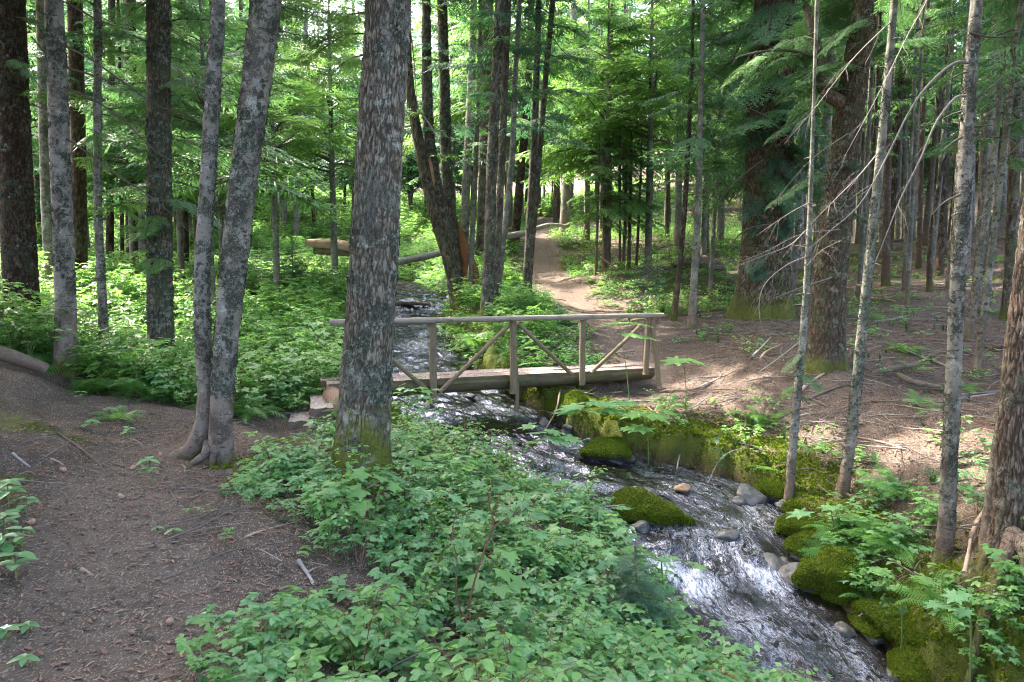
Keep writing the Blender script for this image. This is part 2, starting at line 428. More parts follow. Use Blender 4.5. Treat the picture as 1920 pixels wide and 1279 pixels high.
_c += [np.array(p, float) for p in [(-3,-3,0.2),(-8,-3,1.2),(-0.5,1,0.05),(0.6,1,-0.1),(3,0,-1.2),(6,-2,-0.3),(12,0,1.0),(9,4,0.2),(-6,4,0.8),(-12,5,2.2),(-14,12,2.5),
   (8,8,0.3),(13,9,1.2),(18,16,2.6),(22,30,5.5),(-20,25,4.0),(-30,40,8),(-10,60,7.0),(0,60,7.5),(12,60,8.5),(30,60,12),(-30,70,12),(50,70,19),(-55,60,17),
   (-6,90,11),(20,90,15),(60,100,27),(-60,100,26),(0,130,22),(60,140,40),(-60,140,40),(70,20,14),(-60,15,12),(60,-5,9),(-60,-5,11)]]
_c = np.array(_c)
def _phi(r2): return 0.5 * r2 * np.log(r2 + 1e-12)
_n = len(_c)
_sc = 10.0
_X = _c[:, :2] / _sc
_K = _phi(((_X[:, None] - _X[None]) ** 2).sum(-1)) + np.eye(_n) * 0.0008
_Pm = np.hstack([np.ones((_n, 1)), _X])
_A = np.zeros((_n + 3, _n + 3)); _A[:_n, :_n] = _K; _A[:_n, _n:] = _Pm; _A[_n:, :_n] = _Pm.T
_w = np.linalg.solve(_A, np.concatenate([_c[:, 2], np.zeros(3)]))
def tps(x, y):
    x = np.asarray(x, float) / _sc; y = np.asarray(y, float) / _sc
    sh = x.shape; x = x.ravel(); y = y.ravel(); out = np.empty(len(x))
    for i in range(0, len(x), 20000):
        a, b = x[i:i + 20000], y[i:i + 20000]
        r2 = (a[:, None] - _X[:, 0]) ** 2 + (b[:, None] - _X[:, 1]) ** 2
        out[i:i + 20000] = _phi(r2) @ _w[:_n] + _w[_n] + _w[_n + 1] * a + _w[_n + 2] * b
    return out.reshape(sh)

# creek centre line: x, y, water z, half width
_ck = [(-7.0,36.5,1.75,0.9),(-5.9,34,1.55,1.3),(-4.3,28,1.12,1.5),(-3.65,25.2,0.86,1.5),(-3.55,24.2,0.62,1.5),(-3.5,21,0.34,1.5),(-3.1,18,0.06,1.4),(-2.3,15,-0.3,1.4),
       (-1.1,12.3,-0.6,1.3),(-0.2,10.5,-0.8,1.25),(0.95,9.35,-0.97,1.25),(1.95,8.5,-1.08,1.3),(2.2,7.5,-1.22,1.05),(2.25,6.5,-1.42,0.78),(2.55,5.6,-1.56,0.72),(2.8,4.6,-1.8,0.6),(2.95,3,-2.2,0.8),(3.2,0,-2.6,1.0),(3.6,-4,-3.0,1.0)]
CK = spline(_ck, 900)
CK_s = np.concatenate([[0], np.cumsum(np.linalg.norm(np.diff(CK[:, :2], axis=0), axis=1))])
def creek(x, y):
    """distance to the creek's centre line, water height and half width there, index"""
    x = np.asarray(x, float).ravel(); y = np.asarray(y, float).ravel()
    d = np.empty(len(x)); idx = np.empty(len(x), int)
    for i in range(0, len(x), 20000):
        q = (x[i:i + 20000, None] - CK[None, ::3, 0]) ** 2 + (y[i:i + 20000, None] - CK[None, ::3, 1]) ** 2
        k = q.argmin(1); d[i:i + 20000] = np.sqrt(q[np.arange(len(k)), k]); idx[i:i + 20000] = k * 3
    return d, CK[idx, 2], CK[idx, 3], idx

def poly_dist(x, y, pl):
    x = np.asarray(x, float).ravel(); y = np.asarray(y, float).ravel()
    q = (x[:, None] - pl[None, :, 0]) ** 2 + (y[:, None] - pl[None, :, 1]) ** 2
    return np.sqrt(q.min(1))

PATH_A = spline([(-2.0,-2.5),(-1.95,0.5)] + [tuple(P(*p)[:2]) for p in [(190,1200,3.05),(205,1000,4.2),(235,890,5.6),(345,838,7.0),(470,805,8.3),(545,818,9.3)]], 160)
PATH_B = spline([tuple(P(*p)[:2]) for p in [(1195,718,12.3),(1225,690,13.2),(1175,645,15.0),(1120,602,18),(1062,565,21),(1030,531,24.5),(1015,490,29.5),(1005,450,35),(1012,425,41),(1040,405,48)]], 240)

def H(x, y, fine=True):
    x = np.asarray(x, float); y = np.asarray(y, float); sh = x.shape
    x = x.ravel(); y = y.ravel()
    z = tps(x, y)
    z = z + (fbm(x * 0.7, y * 0.7, oct=3, seed=3) - 0.5) * 0.22 * sstep(6, 20, y)
    pa, pb = poly_dist(x, y, PATH_A), poly_dist(x, y, PATH_B)
    pm = np.maximum(sstep(0.65, 0.25, pa), sstep(0.6, 0.25, pb))
    z = z - 0.05 * pm + (fbm(x * 1.7, y * 1.7, oct=3, seed=8) - 0.45) * 0.32 * sstep(-2.3, -3.2, x) * sstep(10, 8.5, y) * sstep(0.5, 1.0, pa)
    if fine: z = z + (fbm(x * 5, y * 5, oct=3, seed=5) - 0.5) * 0.06 * (1 - 0.8 * pm) + (fbm(x * 22, y * 22, oct=2, seed=9) - 0.5) * 0.018 * (1 - 0.6 * pm)
    d, wz, hw, _ = creek(x, y)
    hw = hw + (fbm(x * 1.3, y * 1.3, oct=3, seed=21) - 0.5) * 0.5 + (fbm(x * 5, y * 5, oct=3, seed=22) - 0.5) * 0.34
    z = np.maximum(z, np.where(d < hw + 1.2, wz + 0.12, -99))
    bank = 0.27 + 0.09 * np.maximum(0, y - 14)
    bank = np.minimum(bank, 1.8)
    k = sstep(hw - 0.1, hw + bank, d)
    bed = wz - 0.22 + (fbm(x * 3, y * 3, oct=3, seed=31) - 0.5) * 0.2
    z = np.where(d < hw + bank, bed * (1 - k) + z * k, z)
    return z.reshape(sh)

def h1(x, y): return float(H(np.array([x]), np.array([y]))[0])

def axis_pts(lo, hi, c0, c1, step, grow):
    a = list(np.arange(c0, c1, step))
    v = a[-1]; s = step
    while v < hi: s *= (1 + grow); v += s; a.append(v)
    v = a[0]; s = step; b = []
    while v > lo: s *= (1 + grow); v -= s; b.append(v)
    return np.array(b[::-1] + a)

gx = axis_pts(-70, 75, -5.0, 6.0, 0.05, 0.03)
gy = axis_pts(-6, 150, 2.2, 13.0, 0.05, 0.022)
GX, GY = np.meshgrid(gx, gy)
GZ = H(GX, GY)
pa, pb = poly_dist(GX, GY, PATH_A), poly_dist(GX, GY, PATH_B)
cd, cwz, chw, _ = creek(GX, GY)
fx, fy, fz = GX.ravel(), GY.ravel(), GZ.ravel()
def moss_field(x, y, cd, chw, pa, pb):
    m = sstep(1.3, 0.1, cd - chw) * 1.1                           # banks
    m = m * np.where((y > 9) | (x > 1), 1, 0.6)
    m += sstep(0.52, 0.68, fbm(x * 0.8, y * 0.8, oct=4, seed=41)) * sstep(14, 19, y) * 0.7
    m += sstep(-2.2, -2.9, x) * sstep(9, 6, y) * sstep(0.42, 0.6, fbm(x * 1.5, y * 1.5, oct=3, seed=42)) * 0.7
    m *= 0.35 + 1.1 * fbm(x * 4, y * 4, oct=4, seed=43)
    m *= sstep(0.35, 0.7, pa) * sstep(0.35, 0.8, pb)
    return np.clip(m, 0, 1)
moss = moss_field(fx, fy, cd, chw, pa, pb)
bed = sstep(0.22, 0.05, fz - cwz) * sstep(1.0, 0.6, cd - chw)

def ground_mat(name, path=False):
    t = NT(name)
    o = t.obj()
    a = t.noise(o, 1.3, 5, 0.65); b = t.noise(o, 12.0, 5, 0.7); c = t.noise(o, 85.0, 4, 0.75)
    col = t.mix(t.ramp(b, 0.3, 0.7), (0.078, 0.056, 0.043), (0.155, 0.118, 0.093))
    col = t.mix(t.ramp(a, 0.35, 0.7, 0.0, 0.55), col, (0.17, 0.137, 0.112))
    col = t.mix(t.ramp(c, 0.35, 0.62, 0.65, 0.0), col, (0.035, 0.022, 0.017))
    # needles and chips of bark: elongated flecks in three directions
    for i, (rz, sc, cc) in enumerate([(0.4, 150, (0.36, 0.26, 0.19)), (1.5, 120, (0.28, 0.2, 0.155)), (2.6, 165, (0.42, 0.33, 0.27))]):
        mp = t.n('Mapping', Vector=o, Rotation=(0, 0, rz), Scale=(1, 0.22, 1))
        f = t.voro(mp, float(sc), 'F1')
        sel = t.n('TexVoronoi', 'Color', None, Vector=mp, Scale=float(sc))
        on = t.math('GREATER_THAN', t.n('SeparateColor', 0, None, Color=sel), 0.82)
        col = t.mix(t.math('MULTIPLY', t.ramp(f, 0.38, 0.28), on), col, cc)
    big = t.voro(o, 34.0, 'F1')
    bs = t.n('SeparateColor', 0, None, Color=t.n('TexVoronoi', 'Color', None, Vector=o, Scale=34.0))
    chip = t.math('MULTIPLY', t.ramp(big, 0.3, 0.24), t.math('GREATER_THAN', bs, 0.9))
    col = t.mix(t.math('MULTIPLY', chip, 0.7), col, (0.3, 0.22, 0.18))
    h = t.math('ADD', t.math('MULTIPLY', c, 0.6), t.math('ADD', t.math('MULTIPLY', b, 1.0), t.math('MULTIPLY', chip, 0.5)))
    if path:
        col = t.mix(0.2, col, (0.215, 0.172, 0.14))
    else:
        m = t.attr('moss')
        ms = t.noise(o, 60.0, 3, 0.7)
        mc = t.mix(ms, (0.035, 0.05, 0.008), (0.15, 0.165, 0.03))
        mm = t.ramp(t.math('ADD', m, t.math('MULTIPLY', t.math('SUBTRACT', b, 0.5), 0.9)), 0.32, 0.6)
        col = t.mix(mm, col, mc)
        w = t.attr('bed')
        rk = t.voro(o, 9.0, 'F1', 'Color')
        rc = t.mix(t.n('SeparateColor', 0, None, Color=rk), (0.035, 0.03, 0.018), (0.17, 0.12, 0.065))
        rc = t.mix(t.noise(o, 14.0, 4, 0.7), (0.012, 0.010, 0.007), rc)
        col = t.mix(w, col, rc)
        h = t.math('ADD', h, t.math('MULTIPLY', t.math('MULTIPLY', mm, ms), 1.5))
    return t.done(t.bsdf(col, 0.92, t.bump(h, 0.9, 0.02), 0.15))
M_ground = ground_mat('forest_floor')
M_path = ground_mat('trodden_path', True)

V = np.stack([fx, fy, fz], -1)
ground = link('ground', np_mesh('ground', V, grid_faces(len(gy), len(gx)), True, [M_ground], dict(moss=moss, bed=bed)))
tag(ground, 'brown needle covered forest floor with mossy creek banks', None, None, 'structure')

def path_obj(pl, label, hw, seed):
    m = len(pl) * 4 if len(pl) < 200 else len(pl) * 3
    c = spline(pl[::8], m)
    T = np.gradient(c, axis=0); T /= np.linalg.norm(T, axis=1)[:, None]
    Nn = np.stack([T[:, 1], -T[:, 0]], -1)
    k = 26
    w = np.linspace(-1, 1, k)
    s = np.arange(m) * 0.06
    hl = hw * (0.75 + 0.55 * fbm(s * 0.5, s * 0, oct=3, seed=seed)); hr = hw * (0.75 + 0.55 * fbm(s * 0.5, s * 0 + 9, oct=3, seed=seed + 1))
    ww = np.where(w[None] < 0, w[None] * hl[:, None], w[None] * hr[:, None])
    X = c[:, None, 0] + Nn[:, None, 0] * ww; Y = c[:, None, 1] + Nn[:, None, 1] * ww
    Z = H(X, Y) + 0.014 - 0.05 * sstep(0.72, 1.0, np.abs(w))[None] + (fbm(X * 9, Y * 9, oct=3, seed=77) - 0.5) * 0.012
    o = link('path', np_mesh('path', np.stack([X, Y, Z], -1).reshape(-1, 3), grid_faces(m, k), True, [M_path]))
    return tag(o, label, None, None, 'structure')
path_obj(PATH_A, 'trodden brown dirt path leading to the log steps', 0.55, 51)
path_obj(PATH_B, 'narrow dirt path climbing away from the footbridge between trees', 0.38, 61)

# ------------------------------------------------------------------ water
def water_mat():
    t = NT('creek_water')
    uv = t.n('CombineXYZ', 0, None, X=t.attr('flow_s'), Y=t.attr('flow_t'), Z=0.0)
    a = t.noise(t.map(uv, (1.6, 5, 1)), 2.2, 3, 0.55, 0.8)
    b = t.noise(t.map(uv, (4, 13, 1)), 2.6, 3, 0.6, 1.0)
    c = t.noise(t.map(uv, (14, 26, 1)), 3.0, 3, 0.6, 0.5)
    h = t.math('ADD', t.math('MULTIPLY', a, 1.0), t.math('ADD', t.math('MULTIPLY', b, 0.35), t.math('MULTIPLY', c, 0.05)))
    foam = t.attr('foam')
    # lacy streaks: sharp ridges of stretched, warped noise
    wv = t.noise(t.map(uv, (1.2, 2.4, 1)), 2.0, 3, 0.6, out='Color')
    uw = t.n('VectorMath', 0, dict(operation='ADD'), _0=uv, _1=t.n('VectorMath', 0, dict(operation='SCALE'), _0=wv, Scale=0.5))
    lace = 0.0
    for sc, wt in (((1.6, 5.5, 1), 1.0), ((4.0, 11.0, 1), 0.8)):
        q = t.noise(t.map(uw, sc), 2.0, 4, 0.62)
        rg = t.math('ABSOLUTE', t.math('SUBTRACT', q, 0.5))
        lace = t.math('ADD', t.math('MULTIPLY', t.ramp(rg, 0.06, 0.0), wt), lace)
    lace = t.math('MULTIPLY', lace, t.ramp(c, 0.38, 0.62, 0.25, 1.0))
    fm = t.math('MULTIPLY', lace, t.ramp(foam, 0.1, 0.7, 0.0, 0.85))
    fm = t.math('ADD', fm, t.math('MULTIPLY', t.ramp(foam, 0.55, 1.1), t.ramp(b, 0.35, 0.6)), True)
    bp = t.bump(h, 0.55, 0.045)
    gl = t.n('BsdfGlossy', 0, None, Color=(0.28, 0.31, 0.43, 1), Roughness=0.16, Normal=bp)
    deep = t.n('BsdfDiffuse', 0, None, Color=t.mix(t.noise(uv, 1.2, 3), (0.008, 0.011, 0.006), (0.04, 0.028, 0.014)))
    tr = t.n('BsdfTransparent', 0, None, Color=(0.45, 0.42, 0.32, 1))
    body = t.n('MixShader', 0, None, _0=0.55, _1=deep, _2=tr)
    fr = t.n('Fresnel', 0, None, IOR=1.33, Normal=bp)
    sh = t.n('MixShader', 0, None, _0=t.ramp(fr, 0.02, 0.9, 0.004, 0.5), _1=body, _2=gl)
    fo = t.bsdf((0.46, 0.49, 0.57), 0.6, bp, 0.1)
    return t.done(t.n('MixShader', 0, None, _0=fm, _1=sh, _2=fo))
M_water = water_mat()
def build_water():
    rows = []
    s_tot = CK_s[-1]
    s = [0.3]
    while s[-1] < s_tot - 1:
        y = np.interp(s[-1], CK_s, CK[:, 1]); s.append(s[-1] + max(0.03, 0.0045 * y))
    s = np.array(s)
    cx, cy, cz, hw = [np.interp(s, CK_s, CK[:, i]) for i in range(4)]
    T = np.stack([np.gradient(cx), np.gradient(cy)], -1)
    for _ in range(30): T[1:-1] = (T[:-2] + T[1:-1] + T[2:]) / 3
    T /= np.linalg.norm(T, axis=1)[:, None]
    Nn = np.stack([-T[:, 1], T[:, 0]], -1)
    k = 84
    w = np.linspace(-1, 1, k)
    wid = (hw + 0.30)[:, None] * w[None]
    X = cx[:, None] + Nn[:, None, 0] * wid; Y = cy[:, None] + Nn[:, None, 1] * wid
    S = np.broadcast_to(s[:, None], X.shape)
    slope = -np.gradient(cz, s)
    rough = (0.35 + 2.6 * np.clip(slope, 0, 0.25) / 0.1)[:, None]
    dz = (fbm(S * 1.6, wid * 3.2 + 1.2 * fbm(S, wid, oct=2, seed=71), oct=4, seed=72) - 0.5) * 0.11 + (fbm(S * 7, wid * 10, oct=3, seed=73) - 0.5) * 0.05
    Z = cz[:, None] + dz * np.clip(rough, 0.25, 1.2)
    f = 1.2 * (fbm(S * 1.1 + 2.0 * fbm(S * 0.8, wid, oct=2, seed=80), wid * 2.6, oct=4, seed=74) - 0.5) + 0.1
    f = f + 0.25 * (fbm(S * 0.45, wid * 0.7, oct=2, seed=75) - 0.5) + 0.9 * np.clip(slope[:, None] - 0.05, 0, 0.3)
    f = f * np.where(Y > 24.6, 0.25, 1.0)
    # standing foam where the water breaks
    for (fx_, fy_, r_, a_) in FOAM:
        f = f + a_ * np.exp(-((X - fx_) ** 2 + (Y - fy_) ** 2) / r_ ** 2)
        Z = Z + 0.05 * a_ * np.exp(-((X - fx_) ** 2 + (Y - fy_) ** 2) / (r_ * 0.8) ** 2)
    f = np.clip(f, 0, 1.2) * sstep(1.0, 0.8, np.abs(w))[None]
    me = np_mesh('creek', np.stack([X, Y, Z], -1).reshape(-1, 3), grid_faces(len(s), k), True, [M_water],
                 dict(foam=f.ravel(), flow_s=S.ravel(), flow_t=wid.ravel()))
    o = link('creek_water', me)
    tag(o, 'rushing clear creek water with white foam over dark stones', None, None, 'structure')
def wp(u, v, z):
    """point on the level z seen at (u, v)"""
    a = P(u, v, 1.0); t = (z - EYE) / (a[2] - EYE)
    return a[0] * t, t
FOAM = []
for u, v, z, r, a in [(1290,1100,-1.4,0.28,0.9),(1230,1075,-1.38,0.2,0.8),(1440,1085,-1.36,0.22,0.5),(1250,950,-1.05,0.25,0.35),(1330,1000,-1.15,0.3,0.3),
                      (1410,1060,-1.3,0.25,0.45),(900,765,-0.6,0.35,0.35),(820,770,-0.55,0.4,0.3),(1430,1180,-1.5,0.25,0.35),(1150,950,-1.05,0.2,0.3),(770,578,0.62,0.5,0.6),(760,640,0.1,0.6,0.2)]:
    x_, y_ = wp(u, v, z); FOAM.append((x_, y_, r, a))
build_water()
# ------------------------------------------------------------------ conifer sprays
def spray_mesh(name, seed, L=1.0, lod=0, mats=None, droop=0.25, dens=1.0):
    """a flat hemlock bough along +X, 1 m long: wood, side twigs, fine twigs, needles"""
    r = np.random.RandomState(seed)
    mb = MB()
    nm = 22 if lod == 0 else (16 if lod == 1 else 11)
    ax_t = np.linspace(0, 1, 9)
    wig = (r.rand(3) - 0.5) * 0.10
    def axis(t):
        t = np.asarray(t)
        return np.stack([t * (1 - 0.1 * t), wig[0] * np.sin(t * 3.1) + wig[1] * t * t, 0.12 * t - droop * 1.4 * t ** 2.1 + 0.02 * np.sin(t * 9 + wig[2] * 60)], -1)
    A = axis(ax_t)
    if lod < 2:
        V, F = tube(A, 0.010 * (1 - ax_t) + 0.0018, 5 if lod == 0 else 3, False); mb.add(V, F, 1, r.rand())
    else:
        V, F = tube(A[::4], 0.010 * (1 - ax_t[::4]) + 0.002, 3, False); mb.add(V, F, 1, 0.5)
    def needles(p0, p1, n, ln, wd, tint):
        """comb of needles both sides of the twig p0-p1, as thin triangles"""
        d = p1 - p0; l = np.linalg.norm(d); d = d / (l + 1e-9)
        side = np.cross(d, (0, 0, 1.0)); side /= np.linalg.norm(side) + 1e-9
        t = (np.arange(n) + 0.5) / n
        Vs, Fs = [], []
        for sgn in (-1, 1):
            tt = t + (r.rand(n) - 0.5) / n
            b = p0 + np.outer(tt * l, d)
            dr = side * sgn * 0.85 + d * 0.55
            tip = b + dr * (ln * (0.75 + 0.5 * r.rand(n)))[:, None] + np.stack([0 * t, 0 * t, (r.rand(n) - 0.6) * ln * 0.5], -1)
            q = d * wd
            k = len(Vs) and sum(len(v) for v in Vs) or 0
            Vs.append(np.stack([b - q, b + q, tip], 1).reshape(-1, 3))
            Fs += [(k + 3 * i, k + 3 * i + 1, k + 3 * i + 2) for i in range(n)]
        mb.add(np.concatenate(Vs), Fs, 0, tint)
    def kite(p0, p1, w, tint):
        d = p1 - p0; side = np.cross(d, (0, 0, 1.0)); side /= np.linalg.norm(side) + 1e-9
        m = p0 + d * 0.45
        dz = np.array((0, 0, w * 0.35))
        mb.add([p0, m + side * w - dz, p1, m - side * w - dz, m + dz * 0.4], [(0, 1, 4), (1, 2, 4), (2, 3, 4), (3, 0, 4)], 0, tint)
    def kitef(p0, p1, w, tint):
        d = p1 - p0; side = np.cross(d, (0, 0, 1.0)); side /= np.linalg.norm(side) + 1e-9
        m = p0 + d * 0.4
        mb.add([p0, m + side * w, p1, m - side * w], [(0, 1, 2), (0, 2, 3)], 0, tint)
    for i in range(nm):
        t = 0.10 + 0.9 * (i + 0.5 * r.rand()) / nm
        for sgn in (-1, 1):
            if r.rand() > dens * 0.84: continue
            ln = (0.46 * (1 - t) ** 0.75 * (0.5 + min(1, t * 3.2) * 0.5) + 0.05) * (0.4 + 0.85 * r.rand())
            p0 = axis(t)
            ang = math.radians(58 - 14 * t + r.uniform(-9, 9))
            tt = axis(min(1, t + 0.02)) - p0; hd = math.atan2(tt[1], tt[0]) + sgn * ang
            n2 = max(2, int(ln / (0.034 if lod == 0 else (0.055 if lod == 1 else 0.11))))
            K = 5
            q = np.linspace(0, 1, K)[:, None]
            bend = hd - sgn * 0.35 * q[:, 0]
            step = np.stack([np.cos(bend), np.sin(bend), 0.06 - (0.55 + 0.5 * droop) * q[:, 0] * (0.6 + 0.6 * r.rand())], -1) * ln / K
            C = p0 + np.vstack([np.zeros(3), np.cumsum(step, 0)])
            tint = r.rand() * 0.35
            if lod == 0:
                V, F = tube(C[::2], [0.0022, 0.0015, 0.0008], 3, False); mb.add(V, F, 1, 0.4)
            def cpt(f):
                f = min(f, 0.999) * K; k_ = int(f); return C[k_] * (1 - (f - k_)) + C[k_ + 1] * (f - k_)
            for j in range(n2):
                f = (j + 0.6) / n2
                b = cpt(f); dr = cpt(min(1, f + 0.1)) - cpt(max(0, f - 0.1)); h2 = math.atan2(dr[1], dr[0])
                for s2 in (-1, 1):
                    l2 = (0.085 * (1 - f) ** 0.6 + 0.03) * (0.5 + 1.0 * r.rand()) * (1.0 if lod == 0 else 1.2)
                    if r.rand() < 0.12: continue
                    a2 = h2 + s2 * math.radians(48 + r.uniform(-12, 12))
                    e = b + np.array((math.cos(a2), math.sin(a2), -0.35 - 0.3 * r.rand())) * l2
                    if lod == 0: needles(b, e, max(3, int(l2 / 0.016)), 0.019, 0.0062, tint + 0.2 * r.rand())
                    elif lod == 1: kite(b, e, 0.0125, tint + 0.2 * r.rand())
                    else: kitef(b, e, 0.030, tint + 0.2 * r.rand())
            e = C[-1]
            if lod == 0: needles(cpt(0.6), e, 5, 0.017, 0.006, tint + 0.2)
            else: kitef(cpt(0.55), e + (e - cpt(0.55)) * 0.25, 0.014 if lod == 1 else 0.03, tint + 0.1)
    # leading tip
    return mb.mesh(name, mats)

SPR = {}
for key, mt in (('g', M_needle), ('y', M_needley), ('b', M_needleb)):
    SPR[key, 0] = [spray_mesh('bough_mesh', 100 + i, lod=0, mats=[mt, M_twigd], droop=(0.15, 0.3, 0.22)[i]) for i in range(3)]
    SPR[key, 1] = [spray_mesh('bough_mesh', 120 + i, lod=1, mats=[mt, M_twigd], droop=(0.15, 0.25, 0.35, 0.2)[i]) for i in range(4)]

def mesh_arrays(me):
    n = len(me.vertices); co = np.empty(n * 3, np.float32); me.vertices.foreach_get('co', co)
    F = [tuple(p.vertices) for p in me.polygons]
    mi = np.empty(len(me.polygons), np.int32); me.polygons.foreach_get('material_index', mi)
    ti = np.empty(n, np.float32); me.attributes['tint'].data.foreach_get('value', ti)
    return co.reshape(-1, 3), F, mi, ti
_L2 = [mesh_arrays(spray_mesh('far_bough', 150 + i, lod=2, mats=[M_needle, M_twigd], droop=(0.15, 0.3, 0.4)[i], dens=0.9)) for i in range(3)]
_L1 = [mesh_arrays(SPR['g', 1][i]) for i in range(4)]

def crown_mesh(name, seed, z0, z1, rad, n, mats, lod=2, shape='cone', width=1.0):
    """boughs all round a stem from z0 to z1, joined into one crown"""
    r = np.random.RandomState(seed)
    src = _L2 if lod == 2 else _L1
    tri = []
    VV, FF, MM, TT = [], [], [], []
    base = 0
    for i in range(n):
        f = (i + r.rand()) / n
        z = z0 + (z1 - z0) * f
        if shape == 'cone': L = rad * ((1 - f) ** 0.8 * 0.95 + 0.05)
        else: L = rad * (0.35 + 0.65 * math.sin(math.pi * min(1, f * 0.9 + 0.12)) ** 0.7) * (1 if f < 0.8 else (1 - f) * 4 + 0.2)
        L *= 0.6 + 0.6 * r.rand()
        az = r.rand() * 2 * math.pi
        pitch = (0.15 + 0.35 * f if shape == 'cone' else 0.0 + 0.3 * f) + r.uniform(-0.2, 0.15)
        co, F, mi, ti = src[r.randint(len(src))]
        M = Matrix.Translation((0, 0, z)) @ Matrix.Rotation(az, 4, 'Z') @ Matrix.Rotation(-pitch, 4, 'Y') @ Matrix.Rotation(r.uniform(-0.3, 0.3), 4, 'X')
        M = np.array(M)
        c = co * np.array((L, L * width * (0.8 + 0.4 * r.rand()), L))
        VV.append(c @ M[:3, :3].T + M[:3, 3]); TT.append(ti + r.rand() * 0.25)
        FF.append((F, base)); MM.append(mi); base += len(co)
    faces = [tuple(a + b for a in f) for F, b in FF for f in F]
    me = bpy.data.meshes.new(name)
    me.from_pydata(np.concatenate(VV).tolist(), [], faces)
    for m in mats: me.materials.append(m)
    me.polygons.foreach_set('material_index', np.concatenate(MM).astype(np.int32))
    at = me.attributes.new('tint', 'FLOAT', 'POINT'); at.data.foreach_set('value', np.concatenate(TT).astype(np.float32))
    me.update()
    return me

# ------------------------------------------------------------------ trunks
def trunk_mesh(name, pts, rad, mat, n=24, row=0.08, flare=0.35, flare_h=0.5, bark=0.006, style='fissured', seed=0, sink=0.25, knots=4, fine_to=99.0, lobes=5):
    """pts: local points of the stem, first one on the ground"""
    pts = np.asarray(pts, float); rad = np.asarray(rad, float)
    seg = np.linalg.norm(np.diff(pts, axis=0), axis=1); L = seg.sum()
    s = [-sink]; 
    while s[-1] < L:
        s.append(s[-1] + (row if s[-1] < fine_to else row * 8))
    s = np.array(s); s[-1] = L
    cum = np.concatenate([[0], np.cumsum(seg)])
    C = spline(pts, 400); cs = np.concatenate([[0], np.cumsum(np.linalg.norm(np.diff(C, axis=0), axis=1))]); cs *= L / cs[-1]
    cen = np.stack([np.interp(s, cs, C[:, k]) for k in range(3)], -1)
    low = s < 0
    d0 = (C[1] - C[0]) / np.linalg.norm(C[1] - C[0])
    cen[low] = C[0] + np.outer(s[low], d0)
    r0 = np.interp(s, cum, rad)
    th = np.arange(n) * 2 * math.pi / n
    T, A, B = frames(cen)
    rr = np.random.RandomState(seed)
    ph = rr.rand(3) * 6.28
    fl = flare * np.exp(-np.maximum(s, -0.2) / (flare_h * 0.45))
    lob = 0.55 + 0.45 * np.cos(lobes * th + ph[0]) * 0.6 + 0.25 * np.cos(3 * th + ph[1]) + 0.2 * np.cos(2 * th + ph[2])
    r = r0[:, None] * (1 + fl[:, None] * lob[None])
    Sg, Tg = np.meshgrid(s, th, indexing='ij')
    cx, cy = np.cos(Tg), np.sin(Tg)
    R0 = r0[:, None]
    r = r * (1 + 0.10 * (fbm(cx * 1.2 + seed, cy * 1.2, Sg * 1.3, 3, seed + 1) - 0.5))
    bk = np.zeros_like(r)
    if bark > 0:
        if style == 'fissured':
            w = fbm(cx * 2, cy * 2, Sg * 2, 2, seed + 5) * 1.2
            q = fbm(cx * R0 * 38 + w, cy * R0 * 38 + w, Sg * 9, 3, seed + 2)
            rid = 1 - np.abs(q - 0.5) * 2 * 2.4
            h = -np.clip(rid, 0, 1) ** 1.5 + 0.8 * (fbm(cx * R0 * 90, cy * R0 * 90, Sg * 30, 2, seed + 3) - 0.5)
        elif style == 'scaly':
            q = fbm(cx * R0 * 34, cy * R0 * 34, Sg * 10, 3, seed + 2)
            h = -np.clip(1 - np.abs(q - 0.5) * 5, 0, 1) + 1.0 * (fbm(cx * R0 * 70, cy * R0 * 70, Sg * 26, 2, seed + 3) - 0.5)
        else:
            h = 1.6 * (fbm(cx * R0 * 26, cy * R0 * 26, Sg * 30, 3, seed + 2) - 0.5) + 1.2 * (fbm(cx * 3, cy * 3, Sg * 9, 2, seed + 3) - 0.5)
        r = r + bark * h; bk = h
    for k in range(knots):                                     # branch scars and swellings
        zs, t0 = rr.uniform(0.4, min(L, 6)), rr.rand() * 6.28
        dth = np.angle(np.exp(1j * (Tg - t0)))
        r = r + R0 * 0.16 * np.exp(-((Sg - zs) / 0.05) ** 2 - (dth * R0 / 0.05) ** 2)
    V = cen[:, None] + r[..., None] * (np.cos(th)[None, :, None] * A[:, None] + np.sin(th)[None, :, None] * B[:, None])
    Fq = grid_faces(len(s), n, True)
    me = np_mesh(name, V.reshape(-1, 3), Fq, True, [mat], dict(bk=bk.ravel()))
    return me, (s, cen, r0)

def stub_branches(mb, s, cen, r0, r, n, lo, hi, lmax=0.25, mi=0):
    for _ in range(n):
        z = r.uniform(lo, hi); c = np.array([np.interp(z, s, cen[:, k]) for k in range(3)]); rr0 = np.interp(z, s, r0)
        a = r.rand() * 6.28; d = np.array((math.cos(a), math.sin(a), r.uniform(-0.3, 0.4))); L = r.uniform(0.05, lmax)
        p = [c + d * rr0 * 0.8, c + d * (rr0 + L * 0.5), c + d * (rr0 + L) + np.array((0, 0, -0.1 * L))]
        V, F = tube(p, [0.009, 0.006, 0.003], 4, False); mb.add(V, F, mi, 0.5)

